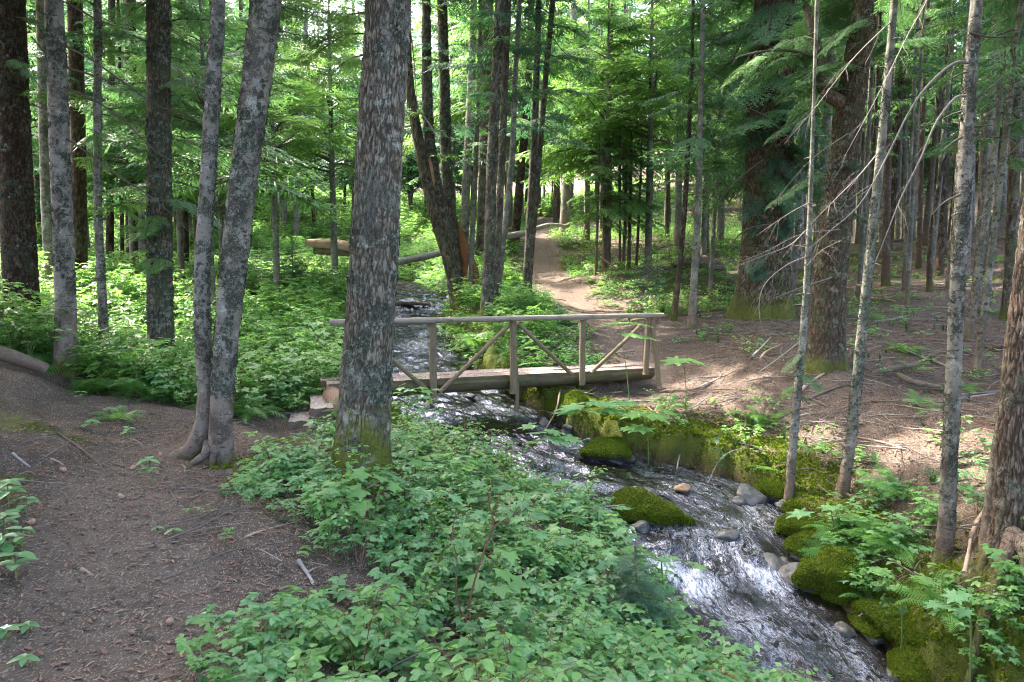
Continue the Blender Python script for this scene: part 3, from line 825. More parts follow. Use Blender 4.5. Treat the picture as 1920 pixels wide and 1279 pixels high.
def dead_branch(mb, p0, d0, L, r, r0=0.012, depth=3, droop=0.5, mi=0, dens=1.0):
    """bare twiggy limb"""
    K = 8; p = np.array(p0, float); d = np.array(d0, float); d /= np.linalg.norm(d)
    pts = [p.copy()]
    for k in range(K):
        d = d + np.array((r.uniform(-.13, .13), r.uniform(-.13, .13), r.uniform(-.12, .12) - droop * 0.22)); d /= np.linalg.norm(d)
        p = p + d * L / K; pts.append(p.copy())
    pts = np.array(pts)
    V, F = tube(pts, r0 * np.linspace(1, 0.25, K + 1), 5 if r0 > 0.006 else 3, False); mb.add(V, F, mi, r.rand())
    if depth > 0:
        for k in range(int((4 + 4 * r.rand()) * dens * (1 if depth > 1 else 0.8))):
            f = r.uniform(0.2, 0.97); i = int(f * K); q = pts[i] + (pts[min(K, i + 1)] - pts[i]) * (f * K - i)
            dd = pts[min(K, i + 1)] - pts[i]; dd /= np.linalg.norm(dd) + 1e-9
            sd = np.cross(dd, (r.uniform(-.3, .3), r.uniform(-.3, .3), 1.0)); sd /= np.linalg.norm(sd)
            nd = dd * 0.8 + sd * r.choice([-1, 1]) * 0.8 + np.array((0, 0, r.uniform(-.25, .2)))
            dead_branch(mb, q, nd, L * r.uniform(0.22, 0.42) * (1 - 0.4 * f), r, r0 * (0.28 + 0.25 * (1 - f)), depth - 1, droop * 0.7, mi, dens)

def px_limb(mb, pts, r0, r, mi=0, depth=2, twig=1.0, n=16, twl=0.5):
    """limb through (u, v, depth) points with bare twigs"""
    C = spline([P(*p) for p in pts], n)
    V, F = tube(C, np.linspace(r0, r0 * 0.22, n), 6, False); mb.add(V, F, mi, 0.3)
    L = np.linalg.norm(np.diff(C, axis=0), axis=1).sum()
    for k in range(int(L * 7 * twig)):
        f = r.uniform(0.15, 0.99); i = min(n - 2, int(f * (n - 1))); q = C[i] + (C[i + 1] - C[i]) * (f * (n - 1) - i)
        dd = C[i + 1] - C[i]; dd /= np.linalg.norm(dd)
        sd = np.cross(dd, r.normal(size=3)); sd /= np.linalg.norm(sd)
        dead_branch(mb, q, dd * 0.9 + sd * 0.8, twl * r.uniform(0.4, 1.0) * (1.1 - 0.5 * f), r, r0 * 0.22, depth - 1, 0.3, mi)

TRUNK = {}
def tree_px(name, label, cat, pts, mat, height, group=None, n=24, row=0.1, bark=0.005, style='smooth', seed=1, flare=0.3, flare_h=0.5,
            extra=None, mesh_name='trunk', fine_to=99.0, knots=4, lobes=5, sink=0.3):
    """pts: (u, v, width px, depth) from the ground up; the stem goes on to `height` above ground"""
    W = np.array([P(u, v, d) for u, v, w, d in pts])
    rad = [0.94 * w / 2 / FPX * d * math.cos(math.atan((u - 960) / FPX)) for u, v, w, d in pts]
    base = W[0].copy(); base[2] = h1(base[0], base[1]) - 0.02
    W[0] = base
    loc = W - base
    dirn = loc[-1] - loc[-2]; dirn /= np.linalg.norm(dirn)
    left = height - loc[-1][2]
    if left > 0.5:
        k = 4
        d2 = dirn.copy(); p = loc[-1].copy(); add, ra = [], []
        for i in range(k):
            d2 = d2 * 0.7 + np.array((0, 0, 1)) * 0.3; d2 /= np.linalg.norm(d2)
            p = p + d2 * left / k; add.append(p.copy()); ra.append(rad[-1] * (1 - (i + 1) / k) + 0.012)
        loc = np.vstack([loc, add]); rad = rad + ra
    root = thing(name, label, cat, base, 0, group)
    me, info = trunk_mesh(mesh_name, loc, rad, mat, n, row, flare, flare_h, bark, style, seed, sink=sink, fine_to=fine_to, knots=knots, lobes=lobes)
    tr = link('trunk', me, root)
    TRUNK[root.name] = (me, n)
    return root, info, base

def bough(root, base, p, az, pitch, L, key='g', lod=1, width=1.0, roll=0.0, r=None, name='bough'):
    """one foliage bough as a part; p is a world point"""
    lst = SPR[key, lod]
    me = lst[rnd.randrange(len(lst))]
    o = link(name, me, root, np.asarray(p) - base)
    o.rotation_euler = (Matrix.Rotation(az, 4, 'Z') @ Matrix.Rotation(-pitch, 4, 'Y') @ Matrix.Rotation(roll, 4, 'X')).to_euler()
    o.scale = (L, L * width, L)
    return o

def boughs(root, info, base, n, z0, z1, L0, L1, key='g', lod=1, az=None, spread=math.pi, pitch=(-0.3, 0.25), seed=0, width=1.0):
    """boughs on a stem between heights z0 and z1 (above its foot)"""
    r = random.Random(seed * 31 + 5)
    s, cen, rd = info
    for i in range(n):
        f = (i + r.random()) / n
        z = z0 + (z1 - z0) * f
        c = np.array([np.interp(z, s, cen[:, k]) for k in range(3)])
        a = (az + r.uniform(-spread, spread)) if az is not None else i * 2.4 + r.uniform(-0.5, 0.5)
        L = (L0 + (L1 - L0) * f) * r.uniform(0.75, 1.2)
        bough(root, base, base + c, a, r.uniform(*pitch), L, key, lod, width * r.uniform(0.8, 1.15), r.uniform(-0.25, 0.25))

def crown_part(root, me, loc=(0, 0, 0), rz=0, s=1.0, name='crown'):
    return link(name, me, root, loc, (0, 0, rz), s)

CROWN_HIGH = [crown_mesh('crown_mesh', 200 + i, 8.5, 23, 2.1, 52, [M_needle, M_twigd]) for i in range(3)]
CROWN_LOW = [crown_mesh('crown_mesh', 210 + i, 3.0, 20, 2.9, 95, [[M_needle, M_needley, M_needleb][i % 3], M_twigd], width=1.1) for i in range(4)]
CROWN_FAR = [crown_mesh('crown_mesh', 260 + i, 3.5, 22, 3.4, 150, [M_needle if i else M_needleb, M_twigd], width=1.2) for i in range(2)]
CROWN_YOUNG = [crown_mesh('crown_mesh', 220 + i, 0.36, 1.0, 0.36, 62, [[M_needle, M_needley, M_needleb][i], M_twigd], lod=1) for i in range(3)]
CROWN_SMALL = crown_mesh('crown_mesh', 230, 0.1, 1.0, 0.42, 60, [M_needleb, M_twigd], lod=1)
# the young crown is 1 m tall and scaled to the tree

CROWN_DENSE = [crown_mesh('crown_mesh', 250 + i, 8.5, 23, 2.9, 100, [M_needle, M_twigd]) for i in range(2)]  # crowns above the view, made denser to hold sun off the slope
CROWN_ROOF = crown_mesh('crown_mesh', 240, 7.0, 22, 3.8, 110, [M_needle, M_twigd])
# ---- the near trees, one by one
T = {}
def near(key, *a, **k):
    T[key] = tree_px(*a, **k); return T[key]

near('main', 'conifer_tree', 'thick grey conifer trunk with deeply cracked bark and mossy foot in front of the footbridge', 'tree',
     [(672,893,118,6.1),(681,800,108,6.1),(688,690,103,6.1),(694,600,99,6.1),(703,450,96,6.1),(711,300,93,6.1),(720,140,91,6.1),(728,0,90,6.1)], B_main, 17,
     n=200, row=0.018, bark=0.015, style='fissured', seed=3, flare=0.42, flare_h=0.55, fine_to=6.2, knots=7, lobes=4)
near('twin_a', 'conifer_tree', 'slimmer curved stem of the joined pair of grey trunks beside the path', 'tree',
     [(338,868,44,6.75),(362,842,42,6.72),(382,795,38,6.7),(386,730,35,6.7),(381,640,34,6.7),(378,520,33,6.7),(386,400,33,6.7),(395,250,32,6.7),(402,120,30,6.7),(409,0,27,6.7)], B_twin, 14,
     n=64, row=0.03, bark=0.005, seed=8, flare=0.15, flare_h=0.3, fine_to=6.0, group='joined pair of trunks')
near('twin_b', 'conifer_tree', 'thicker leaning stem of the joined pair of grey blotched trunks beside the path', 'tree',
     [(415,880,54,6.6),(414,800,48,6.6),(418,720,48,6.6),(424,640,50,6.6),(438,500,53,6.6),(455,350,56,6.6),(475,200,57,6.6),(489,80,59,6.6),(499,0,60,6.6)], B_twin, 16,
     n=96, row=0.025, bark=0.007, seed=9, flare=0.22, flare_h=0.3, fine_to=6.0, group='joined pair of trunks')
near('dark_left', 'conifer_tree', 'thick dark brown scaly trunk at the picture edge above the lying log', 'tree',
     [(45,648,80,11.3),(38,500,74,11.3),(28,300,72,11.3),(22,150,70,11.3),(16,0,68,11.3)], B_brown, 22,
     n=96, row=0.04, bark=0.014, style='scaly', seed=12, flare=0.25, fine_to=8)
near('fir_left', 'fir_tree', 'pale grey fir trunk with dark scars rising from the mossy bank', 'tree',
     [(122,712,50,9.6),(124,620,45,9.6),(119,450,43,9.6),(113,300,43,9.6),(107,150,41,9.6),(101,0,38,9.6)], B_pale, 18,
     n=64, row=0.04, bark=0.005, seed=14, flare=0.2, fine_to=7)
near('thin_left', 'fir_tree', 'slender grey trunk between the pale fir and the lichen covered trunk', 'tree',
     [(197,695,24,11.5),(192,560,19,11.5),(184,400,17,11.5),(183,250,17,11.5),(183,0,16,11.5)], B_pale, 15, n=32, row=0.06, bark=0.004, seed=15, fine_to=7)
near('brown_left', 'conifer_tree', 'reddish brown trunk standing behind the pale fir trunk', 'tree',
     [(150,553,34,17.5),(147,300,32,17.5),(140,0,32,17.5)], B_brown, 22, n=32, row=0.1, bark=0.01, style='scaly', seed=16, fine_to=9)
near('pale_back_left', 'fir_tree', 'pale leaning trunk just behind the pale fir beside the dark brown trunk', 'tree',
     [(98,540,24,16.5),(88,420,22,16.5),(82,250,20,16.5),(75,0,18,16.5)], B_pale, 18, n=32, row=0.1, bark=0.006, seed=17, fine_to=9)
near('lichen', 'conifer_tree', 'dark lichen covered trunk standing in the green undergrowth behind the path', 'tree',
     [(303,692,60,12.0),(300,560,53,12.0),(299,400,52,12.0),(298,250,50,12.0),(297,0,48,12.0)],
     bark_mat('bark_lichen', (0.19, 0.155, 0.115), (0.26, 0.22, 0.17), (0.055, 0.042, 0.03), (0.09, 0.11, 0.065), (0.34, 0.36, 0.29), 'fissured', 0.5, 0.9, 1.3), 20,
     n=96, row=0.04, bark=0.012, style='scaly', seed=18, flare=0.25, fine_to=7.5)
near('lean_a', 'conifer_tree', 'leaning stem with a strip of bare orange wood beside the creek', 'tree',
     [(862,562,34,20),(845,480,34,20),(826,400,34,20),(810,320,30,20),(802,220,22,20),(799,0,17,20)], B_greyhem, 20, n=32, row=0.08, bark=0.01, style='scaly', seed=20, fine_to=9)
near('lean_b', 'conifer_tree', 'dark straight stem rising from the leaning stems beside the creek', 'tree',
     [(872,556,28,20.6),(850,450,26,20.6),(838,330,24,20.6),(833,150,22,20.6),(829,0,20,20.6)], B_greyhem, 20, n=32, row=0.08, bark=0.01, style='scaly', seed=21, fine_to=9)
near('lean_c', 'conifer_tree', 'mossy dark stem arching over the creek behind the thick trunk', 'tree',
     [(868,560,26,19.7),(840,480,26,19.7),(812,390,24,19.7),(788,280,22,19.7),(772,190,20,19.7),(764,100,16,19.7),(764,0,14,19.7)], B_cedar, 12, n=24, row=0.1, bark=0.008, style='scaly', seed=22, fine_to=9)
MID = [  # key, label, pts, material, height, seed
 ('c1', 'pale grey trunk behind the stems by the creek, crossed by the fallen pale log', [(868,500,18,27),(874,350,17,27),(882,200,16,27),(888,0,13,27)], B_pale, 22),
 ('c2', 'very thin straight trunk next to the leaning stems', [(880,562,11,20),(890,350,10,20),(898,150,8,20),(901,0,7,20)], B_pole, 16),
 ('c3', 'mossy stout trunk behind the tight clump of slim trunks', [(903,500,28,27),(909,350,27,27),(912,150,24,27),(914,0,22,27)], B_greyhem, 24),
 ('c4', 'thickest stem of the slim clump rising behind the middle of the handrail', [(912,594,26,16.5),(918,450,22,16.5),(925,250,21,16.5),(938,0,20,16.5)], B_greyhem, 20),
 ('c5', 'second stem of the slim clump behind the handrail', [(925,588,18,16.9),(936,400,15,16.9),(945,200,14,16.9),(952,0,13,16.9)], B_greyhem, 18),
 ('c6', 'slanting thin stem of the slim clump behind the handrail', [(930,585,13,17.2),(946,430,12,17.2),(960,300,12,17.2),(966,150,10,17.2),(974,0,9,17.2)], B_pole, 17),
 ('c7', 'dark trunk beyond the far end of the pale fallen log', [(965,448,18,31),(976,330,17,31),(988,200,15,31),(996,0,12,31)], B_brown, 24),
 ('c8', 'trunk standing alone in the brush close by the winding path', [(987,548,19,20.5),(993,430,16,20.5),(1002,250,14,20.5),(1010,0,11,20.5)], B_greyhem, 20),
 ('c9', 'slim tilted trunk touching the lone trunk by the winding path', [(989,546,15,20.8),(1003,380,14,20.8),(1020,180,12,20.8),(1036,0,11,20.8)], B_greyhem, 20),
 ('c10', 'pale topped trunk with brown foot where the path goes out of sight', [(1057,428,20,37),(1065,300,19,37),(1072,150,16,37),(1076,0,13,37)], B_pale, 26),
 ('c11', 'dark distant trunk above the end of the winding path', [(1043,412,13,42),(1047,200,12,42),(1050,0,10,42)], B_brown, 26),
 ('r1', 'thin dark trunk with a red mark near the end of the handrail', [(1263,600,13,16.2),(1277,470,11,16.2),(1287,340,10,16.2),(1296,150,8,16.2),(1300,0,6,16.2)], B_poleb, 14),
 ('r2', 'ringed grey trunk on the mossy hump near the end of the handrail', [(1296,614,17,15.3),(1302,520,15,15.3),(1309,380,13,15.3),(1314,200,11,15.3),(1318,0,9,15.3)], B_pole, 15),
 ('r3', 'thin grey trunk in the clearing before the old cedar', [(1330,556,9,20),(1337,450,8,20),(1345,320,7,20),(1352,100,5,20)], B_pole, 12),
 ('r5', 'sunlit pale slim trunk between the old cedar and the leaning trunk', [(1486,560,13,20),(1497,420,13,20),(1506,250,12,20),(1515,0,10,20)], B_pale, 18),
 ('r11', 'slim trunk, first of the two side by side near the picture edge', [(1815,638,17,12.9),(1836,500,16,12.9),(1860,320,15,12.9),(1880,120,13,12.9),(1893,0,12,12.9)], B_pole, 16),
 ('r12', 'slim trunk with curved foot, second of the two side by side near the picture edge', [(1828,702,17,11.2),(1838,640,16,11.2),(1856,500,15,11.2),(1880,300,14,11.2),(1903,100,12,11.2),(1915,0,11,11.2)], B_pole, 15),
 ('r13', 'wide footed brown trunk on the slope behind the two slim trunks', [(1889,602,32,15.3),(1896,480,25,15.3),(1902,350,22,15.3),(1912,0,18,15.3)], B_greyhem, 20),
 ('r14', 'bright sunlit pole trunk left of the blotched slender trunk', [(1776,552,12,18.5),(1788,420,11,18.5),(1800,250,10,18.5),(1815,0,8,18.5)], B_pale, 16),
 ('r15', 'thin pole with green sprouts at its foot on the slope', [(1700,575,10,17),(1708,430,9,17),(1716,300,8,17),(1728,100,6,17)], B_pole, 14),
 ('r16', 'thin pole standing right behind the pole with sprouts', [(1694,545,10,19),(1702,400,9,19),(1712,200,7,19)], B_pole, 14),
 ('r17', 'brown curved dead pole bending over on the slope', [(1741,556,13,18.3),(1745,450,11,18.3),(1757,370,10,18.3),(1768,310,9,18.3),(1792,268,7,18.3)], B_poleb, 5.6),
 ('r18', 'brown footed straight trunk behind the dead curved pole', [(1760,522,17,22),(1766,420,15,22),(1770,300,14,22),(1777,100,11,22)], B_poleb, 18),
 ('r21', 'thin pole just behind the large leaning trunk', [(1611,545,11,20.5),(1619,400,10,20.5),(1630,200,8,20.5)], B_pole, 15),
 ('r21b', 'second thin pole behind the large leaning trunk', [(1627,560,9,19.5),(1632,400,8,19.5),(1642,200,7,19.5)], B_poleb, 14),
 ('r22', 'brown trunk deep in the wood beyond the sunlit clearing', [(1665,485,17,26),(1676,350,16,26),(1690,150,13,26)], B_poleb, 20),
 ('r23', 'slim brown trunk by the upturned root clump at the picture edge', [(1903,632,12,13.2),(1916,500,11,13.2),(1940,250,9,13.2)], B_poleb, 13),
 ('r24', 'brown trunk with mossy foot in the middle of the pole wood', [(1765,500,19,24),(1770,380,17,24),(1780,150,14,24)], B_poleb, 20),
 ('l1', 'dark trunk in the wood behind the slender grey trunk', [(246,475,26,26),(246,300,25,26),(244,0,22,26)], B_brown, 24),
 ('l2', 'dark trunk behind the lichen covered trunk', [(347,470,15,25),(345,300,14,25),(342,0,12,25)], B_brown, 22),
 ('l3', 'slim brown trunk left of the lichen covered trunk, deep in shade', [(205,505,17,24),(207,300,16,24),(209,0,14,24)], B_brown, 22),
 ('l4', 'thin dark trunk between two brown trunks in the shade', [(228,490,9,25),(226,200,8,25)], B_brown, 16),
 ('l5', 'pale spotted trunk glimpsed above the small bluish fir', [(553,405,11,42),(560,280,10,42),(569,120,9,42),(575,0,7,42)], B_pale, 24),
 ('l6', 'pale distant trunk nearest the blotched leaning stem', [(512,400,13,42),(514,200,12,42),(518,0,10,42)], B_pale, 24),
 ('l7', 'grey distant trunk behind the small bluish fir', [(532,410,9,44),(536,250,8,44),(541,0,6,44)], B_pole, 24),
]
for i, (key, label, pts, mat, hh) in enumerate(MID):
    st = 'scaly' if mat in (B_hem, B_greyhem, B_brown, B_poleb) else 'smooth'
    near(key, 'slim_tree' if pts[0][2] / FPX * pts[0][3] < 0.22 else 'conifer_tree', label, 'tree', pts, mat, hh, n=20, row=0.12, bark=0.005, style=st, seed=30 + i, flare=0.3, flare_h=0.4, fine_to=8)

near('cedar', 'cedar_tree', 'huge old cedar with wide mossy buttressed foot on the slope', 'tree',
     [(1432,592,118,16),(1436,500,108,16),(1440,400,100,16),(1443,250,94,16),(1448,100,86,16),(1452,0,80,16)], B_cedar, 26,
     n=160, row=0.05, bark=0.03, style='fissured', seed=50, flare=0.42, flare_h=1.2, fine_to=9, lobes=6)
near('big_right', 'conifer_tree', 'large brown leaning trunk with an elbow limb on the needle covered slope', 'tree',
     [(1546,682,82,11),(1551,610,72,11),(1557,520,70,11),(1568,410,68,11),(1580,320,63,11),(1594,200,58,11),(1611,90,54,11),(1626,0,52,11)], B_hem, 20,
     n=128, row=0.035, bark=0.014, style='fissured', seed=52, flare=0.35, flare_h=0.6, fine_to=7)
near('sap_creek', 'slim_tree', 'slender straight young trunk growing at the edge of the mossy creek bank', 'tree',
     [(1480,918,21,8.4),(1487,830,18,8.4),(1497,720,17,8.4),(1508,600,15,8.4),(1515,480,12,8.4),(1521,330,9,8.4),(1526,180,6,8.4)], B_pole, 9.0, n=28, row=0.05, bark=0.003, seed=54)
near('lean_creek', 'slim_tree', 'grey blotched slim trunk with curved mossy foot on the creek bank', 'tree',
     [(1577,930,27,8.0),(1590,860,24,8.0),(1604,740,22,8.0),(1618,600,21,8.0),(1634,450,20,8.0),(1650,300,18,8.0),(1664,150,17,8.0),(1677,0,15,8.0)], B_pole, 11, n=40, row=0.04, bark=0.004, seed=55)
near('blotch', 'fir_tree', 'blotched grey slender trunk with short dead snags above the leafy bank', 'tree',
     [(1771,1050,37,6.05),(1779,900,34,6.05),(1788,700,33,6.05),(1797,500,32,6.05),(1809,300,31,6.05),(1821,120,27,6.05),(1832,0,25,6.05)], B_twin, 12, n=64, row=0.03, bark=0.005, seed=56, fine_to=5)
near('edge_big', 'conifer_tree', 'thick brown furrowed trunk with spreading roots at the picture edge', 'tree',
     [(1890,1040,98,5.5),(1895,950,80,5.5),(1903,800,76,5.5),(1916,650,74,5.5),(1940,450,70,5.5),(1962,250,66,5.5)], B_edge, 16,
     n=128, row=0.03, bark=0.014, style='fissured', seed=57, flare=0.3, flare_h=0.3, fine_to=5)
near('edge_slim', 'slim_tree', 'slim dark stem close beside the thick furrowed trunk with roots', 'tree',
     [(1850,1012,32,5.7),(1862,900,27,5.7),(1880,780,26,5.7),(1898,640,25,5.7),(1920,480,22,5.7),(1942,300,20,5.7)], B_pole, 10, n=40, row=0.05, bark=0.004, seed=58, style='scaly')

def part(root, base, name, mb, mats, label=None):
    me = mb.mesh(name, mats)
    if len(me.vertices): me.transform(Matrix.Translation(tuple(-float(c) for c in base)))
    o = link(name, me, root)
    if label: o['label'] = label
    return o
    return o

# bare wood strip, snag and roots
def strip(root, base, pts, w, mat, name, off=0.03):
    mb = MB(); C = spline([P(*p) for p in pts], 14); C[:, 1] -= off
    wv = w * np.sin(np.linspace(0.15, math.pi - 0.15, 14))
    V, F = tube(C, wv, 8, True); V[:, 1] = C[:, 1].repeat(8) + (V[:, 1] - C[:, 1].repeat(8)) * 0.5
    mb.add(V, F, 0, 0.5); part(root, base, name, mb, [mat])
strip(T['lean_a'][0], T['lean_a'][2], [(806,295,19.85),(809,330,19.8),(813,368,19.8)], 0.09, W_fresh, 'bare_wood', 0.08)
strip(T['lean_a'][0], T['lean_a'][2], [(832,430,19.85),(838,470,19.8),(842,500,19.8)], 0.05, W_fresh, 'bare_wood', 0.14)

r_ = np.random.RandomState(77)
rt, rinf, rb = T['twin_a']
mb = MB()
for pts, rr in [([(392,830,6.6),(386,850,6.5),(372,862,6.45),(352,874,6.45)], 0.055), ([(400,810,6.6),(404,845,6.5),(396,866,6.4)], 0.05)]:
    C = spline([P(*p) for p in pts], 14); C[-3:, 2] -= np.array([0.0, 0.03, 0.07])
    V, F = tube(C, np.linspace(rr, rr * 0.5, 14), 10); mb.add(V, F, 0, 0.3)
part(rt, rb, 'root', mb, [B_twin])
rt, rinf, rb = T['edge_big']
for k, pts in enumerate([[(1905,1000,5.35),(1880,1040,5.2),(1850,1062,5.1),(1815,1078,5.05)], [(1870,1010,5.5),(1850,1040,5.5),(1838,1055,5.5)], [(1915,1010,5.3),(1930,1060,5.0),(1935,1100,4.8)]]):
    mb = MB(); C = spline([P(*p) for p in pts], 14)
    C[:, 2] = np.minimum(C[:, 2], H(C[:, 0], C[:, 1]) + 0.30 * np.linspace(1, 0, 14) + 0.02)
    V, F = tube(C, np.linspace(0.07, 0.02, 14), 10); mb.add(V, F, 0, 0.3); part(rt, rb, 'root', mb, [B_edge])
rt, rinf, rb = T['main']
mb = MB(); C = spline([P(655,860,6.0), P(630,895,5.9), P(600,912,5.85)], 12); C[:, 2] = np.minimum(C[:, 2], H(C[:, 0], C[:, 1]) + 0.18 * np.linspace(1, 0, 12) ** 1.5)
V, F = tube(C, np.linspace(0.13, 0.03, 12), 12); mb.add(V, F, 0, 0.3); part(rt, rb, 'root', mb, [M_moss], 'moss covered root')

# the elbow limb of the large leaning trunk and its dead twigs
rt, rinf, rb = T['big_right']
mb = MB()
C = spline([P(1590,205,11), P(1572,190,10.95), P(1548,172,10.9), P(1536,140,10.9), P(1535,100,10.9), P(1524,60,10.9), P(1512,10,10.9)], 24)
V, F = tube(C, np.linspace(0.12, 0.05, 24), 12); mb.add(V, F, 0, 0.3); part(rt, rb, 'elbow_limb', mb, [B_hem])
mb = MB(); px_limb(mb, [(1540,110,10.9),(1480,95,10.7),(1420,98,10.6),(1370,112,10.5)], 0.03, r_, 0, 2, 0.7, 16, 0.6); part(rt, rb, 'dead_limb', mb, [M_twigd])
rt, rinf, rb = T['cedar']
for pts in [[(1450,420,15.2),(1400,430,14.9),(1360,470,14.7),(1335,500,14.6)], [(1430,300,15.2),(1380,340,14.8),(1330,400,14.6)], [(1470,250,15),(1420,210,14.6),(1370,200,14.4)]]:
    mb = MB(); px_limb(mb, pts, 0.022, r_, 0, 2, 0.5, 14, 0.5); part(rt, rb, 'dead_limb', mb, [M_twigd])

# bare drooping limbs across the pole wood
def limbs(key, lst, mat, name='dead_limb', depth=2, twig=1.0, r0=0.014, twl=0.5):
    rt, rinf, rb = T[key]
    for pts in lst:
        mb = MB(); px_limb(mb, pts, r0, r_, 0, depth, twig, 20, twl); part(rt, rb, name, mb, [mat])
limbs('blotch', [
 [(1815,118,6.0),(1790,118,5.9),(1750,150,5.8),(1710,200,5.7),(1665,290,5.6),(1615,380,5.5),(1560,430,5.45),(1500,480,5.4)],
 [(1812,180,6.0),(1790,185,5.9),(1755,230,5.8),(1725,300,5.7),(1690,370,5.65),(1662,440,5.6),(1630,520,5.6)]], M_twig, r0=0.013, twig=0.9)
limbs('blotch', [[(1803,258,6.0),(1785,268,5.95),(1765,285,5.9)], [(1800,365,6.0),(1770,380,5.9),(1745,405,5.9)], [(1812,200,6.05),(1850,170,6.0),(1880,145,6.0)],
                 [(1818,62,6.0),(1860,70,5.95),(1910,68,5.9)]], M_twigd, r0=0.012, twig=0.5)
limbs('lean_creek', [
 [(1672,40,8.0),(1650,60,7.9),(1600,110,7.6),(1530,200,7.3),(1470,270,7.1)],
 [(1652,280,8.0),(1610,330,7.8),(1570,370,7.6),(1520,420,7.5)],
 [(1690,0,8.0),(1740,-10,7.6),(1700,70,7.4),(1640,190,7.2),(1580,300,7.0)]], M_twigp, r0=0.009, twig=1.3, twl=0.55)
limbs('sap_creek', [[(1514,480,8.4),(1470,500,8.1),(1430,540,7.9),(1425,600,7.8),(1450,650,7.7),(1490,670,7.7)], [(1513,430,8.4),(1480,460,8.2),(1430,480,8.0),(1380,500,7.9)],
                    [(1517,380,8.4),(1480,400,8.2),(1420,440,8.0)], [(1512,500,8.4),(1540,470,8.0),(1580,450,7.8)]], M_twigp, r0=0.006, twig=1.6, twl=0.5)
limbs('big_right', [[(1575,430,10.6),(1500,440,10.3),(1440,470,10.1),(1390,490,10.0)], [(1560,520,10.6),(1500,540,10.3),(1450,560,10.1)], [(1590,250,10.6),(1520,300,10.3),(1450,380,10.1)]], M_twigp, r0=0.009, twig=1.4, twl=0.6)
limbs('r12', [[(1880,300,11.2),(1920,260,11),(1960,200,10.9)], [(1870,380,11.2),(1830,420,11.1),(1800,470,11)]], M_twigp, r0=0.008)
limbs('r11', [[(1850,400,12.9),(1800,430,12.6),(1760,480,12.5)], [(1870,200,12.9),(1820,240,12.7),(1780,300,12.6)]], M_twigp, r0=0.008)
limbs('r13', [[(1898,400,15.3),(1860,415,15),(1830,440,14.9)], [(1903,300,15.3),(1930,280,15)]], M_twigd, r0=0.012)
# dark bare limbs sloping out of the firs at the edge of the path
limbs('fir_left', [
 [(105,80,9.6),(160,105,9.3),(225,150,9.1),(290,195,9.0),(345,215,8.9),(385,232,8.8)],
 [(108,122,9.6),(170,140,9.4),(215,155,9.3),(262,156,9.2)],
 [(112,160,9.6),(180,190,9.4),(240,235,9.2),(300,290,9.1),(350,310,9.0)],
 [(116,255,9.6),(170,290,9.4),(230,335,9.2),(285,370,9.1),(330,410,9.0),(360,440,8.9)],
 [(125,5,9.6),(190,40,9.3),(260,60,9.1)]], M_twigd, r0=0.016, twig=1.0, twl=0.6)
limbs('dark_left', [[(60,195,11.2),(95,215,10.8),(120,260,10.6)], [(60,70,11.2),(110,130,10.8),(150,160,10.6)]], M_twigd, r0=0.014, twig=0.7)
limbs('dark_left', [[(60,145,11.2),(72,160,11.0),(77,175,11.0),(68,190,11.0)]], M_twigp, r0=0.01, twig=0.6)
limbs('lichen', [[(322,120,11.7),(370,170,11.4),(410,240,11.3)], [(325,60,11.7),(380,90,11.4),(430,150,11.3)], [(275,230,11.7),(230,280,11.5),(200,330,11.4)]], M_twigp, r0=0.009, twig=1.2)
limbs('main', [[(770,60,6.2),(776,110,6.3),(780,170,6.3),(786,215,6.3)]], M_twigr, r0=0.008, twig=0.6, twl=0.3)
limbs('lean_c', [[(782,205,19),(800,225,18.9),(815,250,18.8),(828,275,18.7),(833,300,18.7)]], M_twigp, r0=0.03, twig=0.5, twl=0.6)
limbs('c4', [[(925,250,16.4),(890,230,16),(850,235,15.8)], [(935,60,16.4),(900,90,16),(860,100,15.8)], [(930,180,16.4),(970,220,16),(1000,260,15.8)]], M_twigd, r0=0.014, twig=0.8)
limbs('c9', [[(1020,180,20.7),(1050,190,20.3),(1080,215,20)], [(1030,60,20.7),(1060,100,20.3),(1110,130,20)]], M_twigd, r0=0.016, twig=0.8)

# short snags on the near stems
for key, n_, hi, mt in [('twin_b', 5, 4.5, B_twin), ('blotch', 26, 4.4, M_twigd), ('lean_creek', 24, 5.5, M_twigd), ('sap_creek', 18, 4.5, M_twigd), ('fir_left', 16, 6, M_twigd), ('thin_left', 18, 6, M_twigd),
                        ('r11', 26, 8, M_twigd), ('r12', 26, 7, M_twigd), ('r2', 22, 7, M_twigd), ('c4', 24, 8, M_twigd), ('c5', 20, 8, M_twigd), ('r13', 16, 7, M_twigd), ('r5', 20, 9, M_twigp), ('r14', 20, 8, M_twigp), ('c8', 20, 8, M_twigd)]:
    rt, inf, rb = T[key]; mb = MB(); stub_branches(mb, *inf, r_, n_, 0.4, hi, 0.16 if n_ > 10 else 0.05); part(rt, (0, 0, 0), 'snags', mb, [mt])['kind'] = 'stuff'

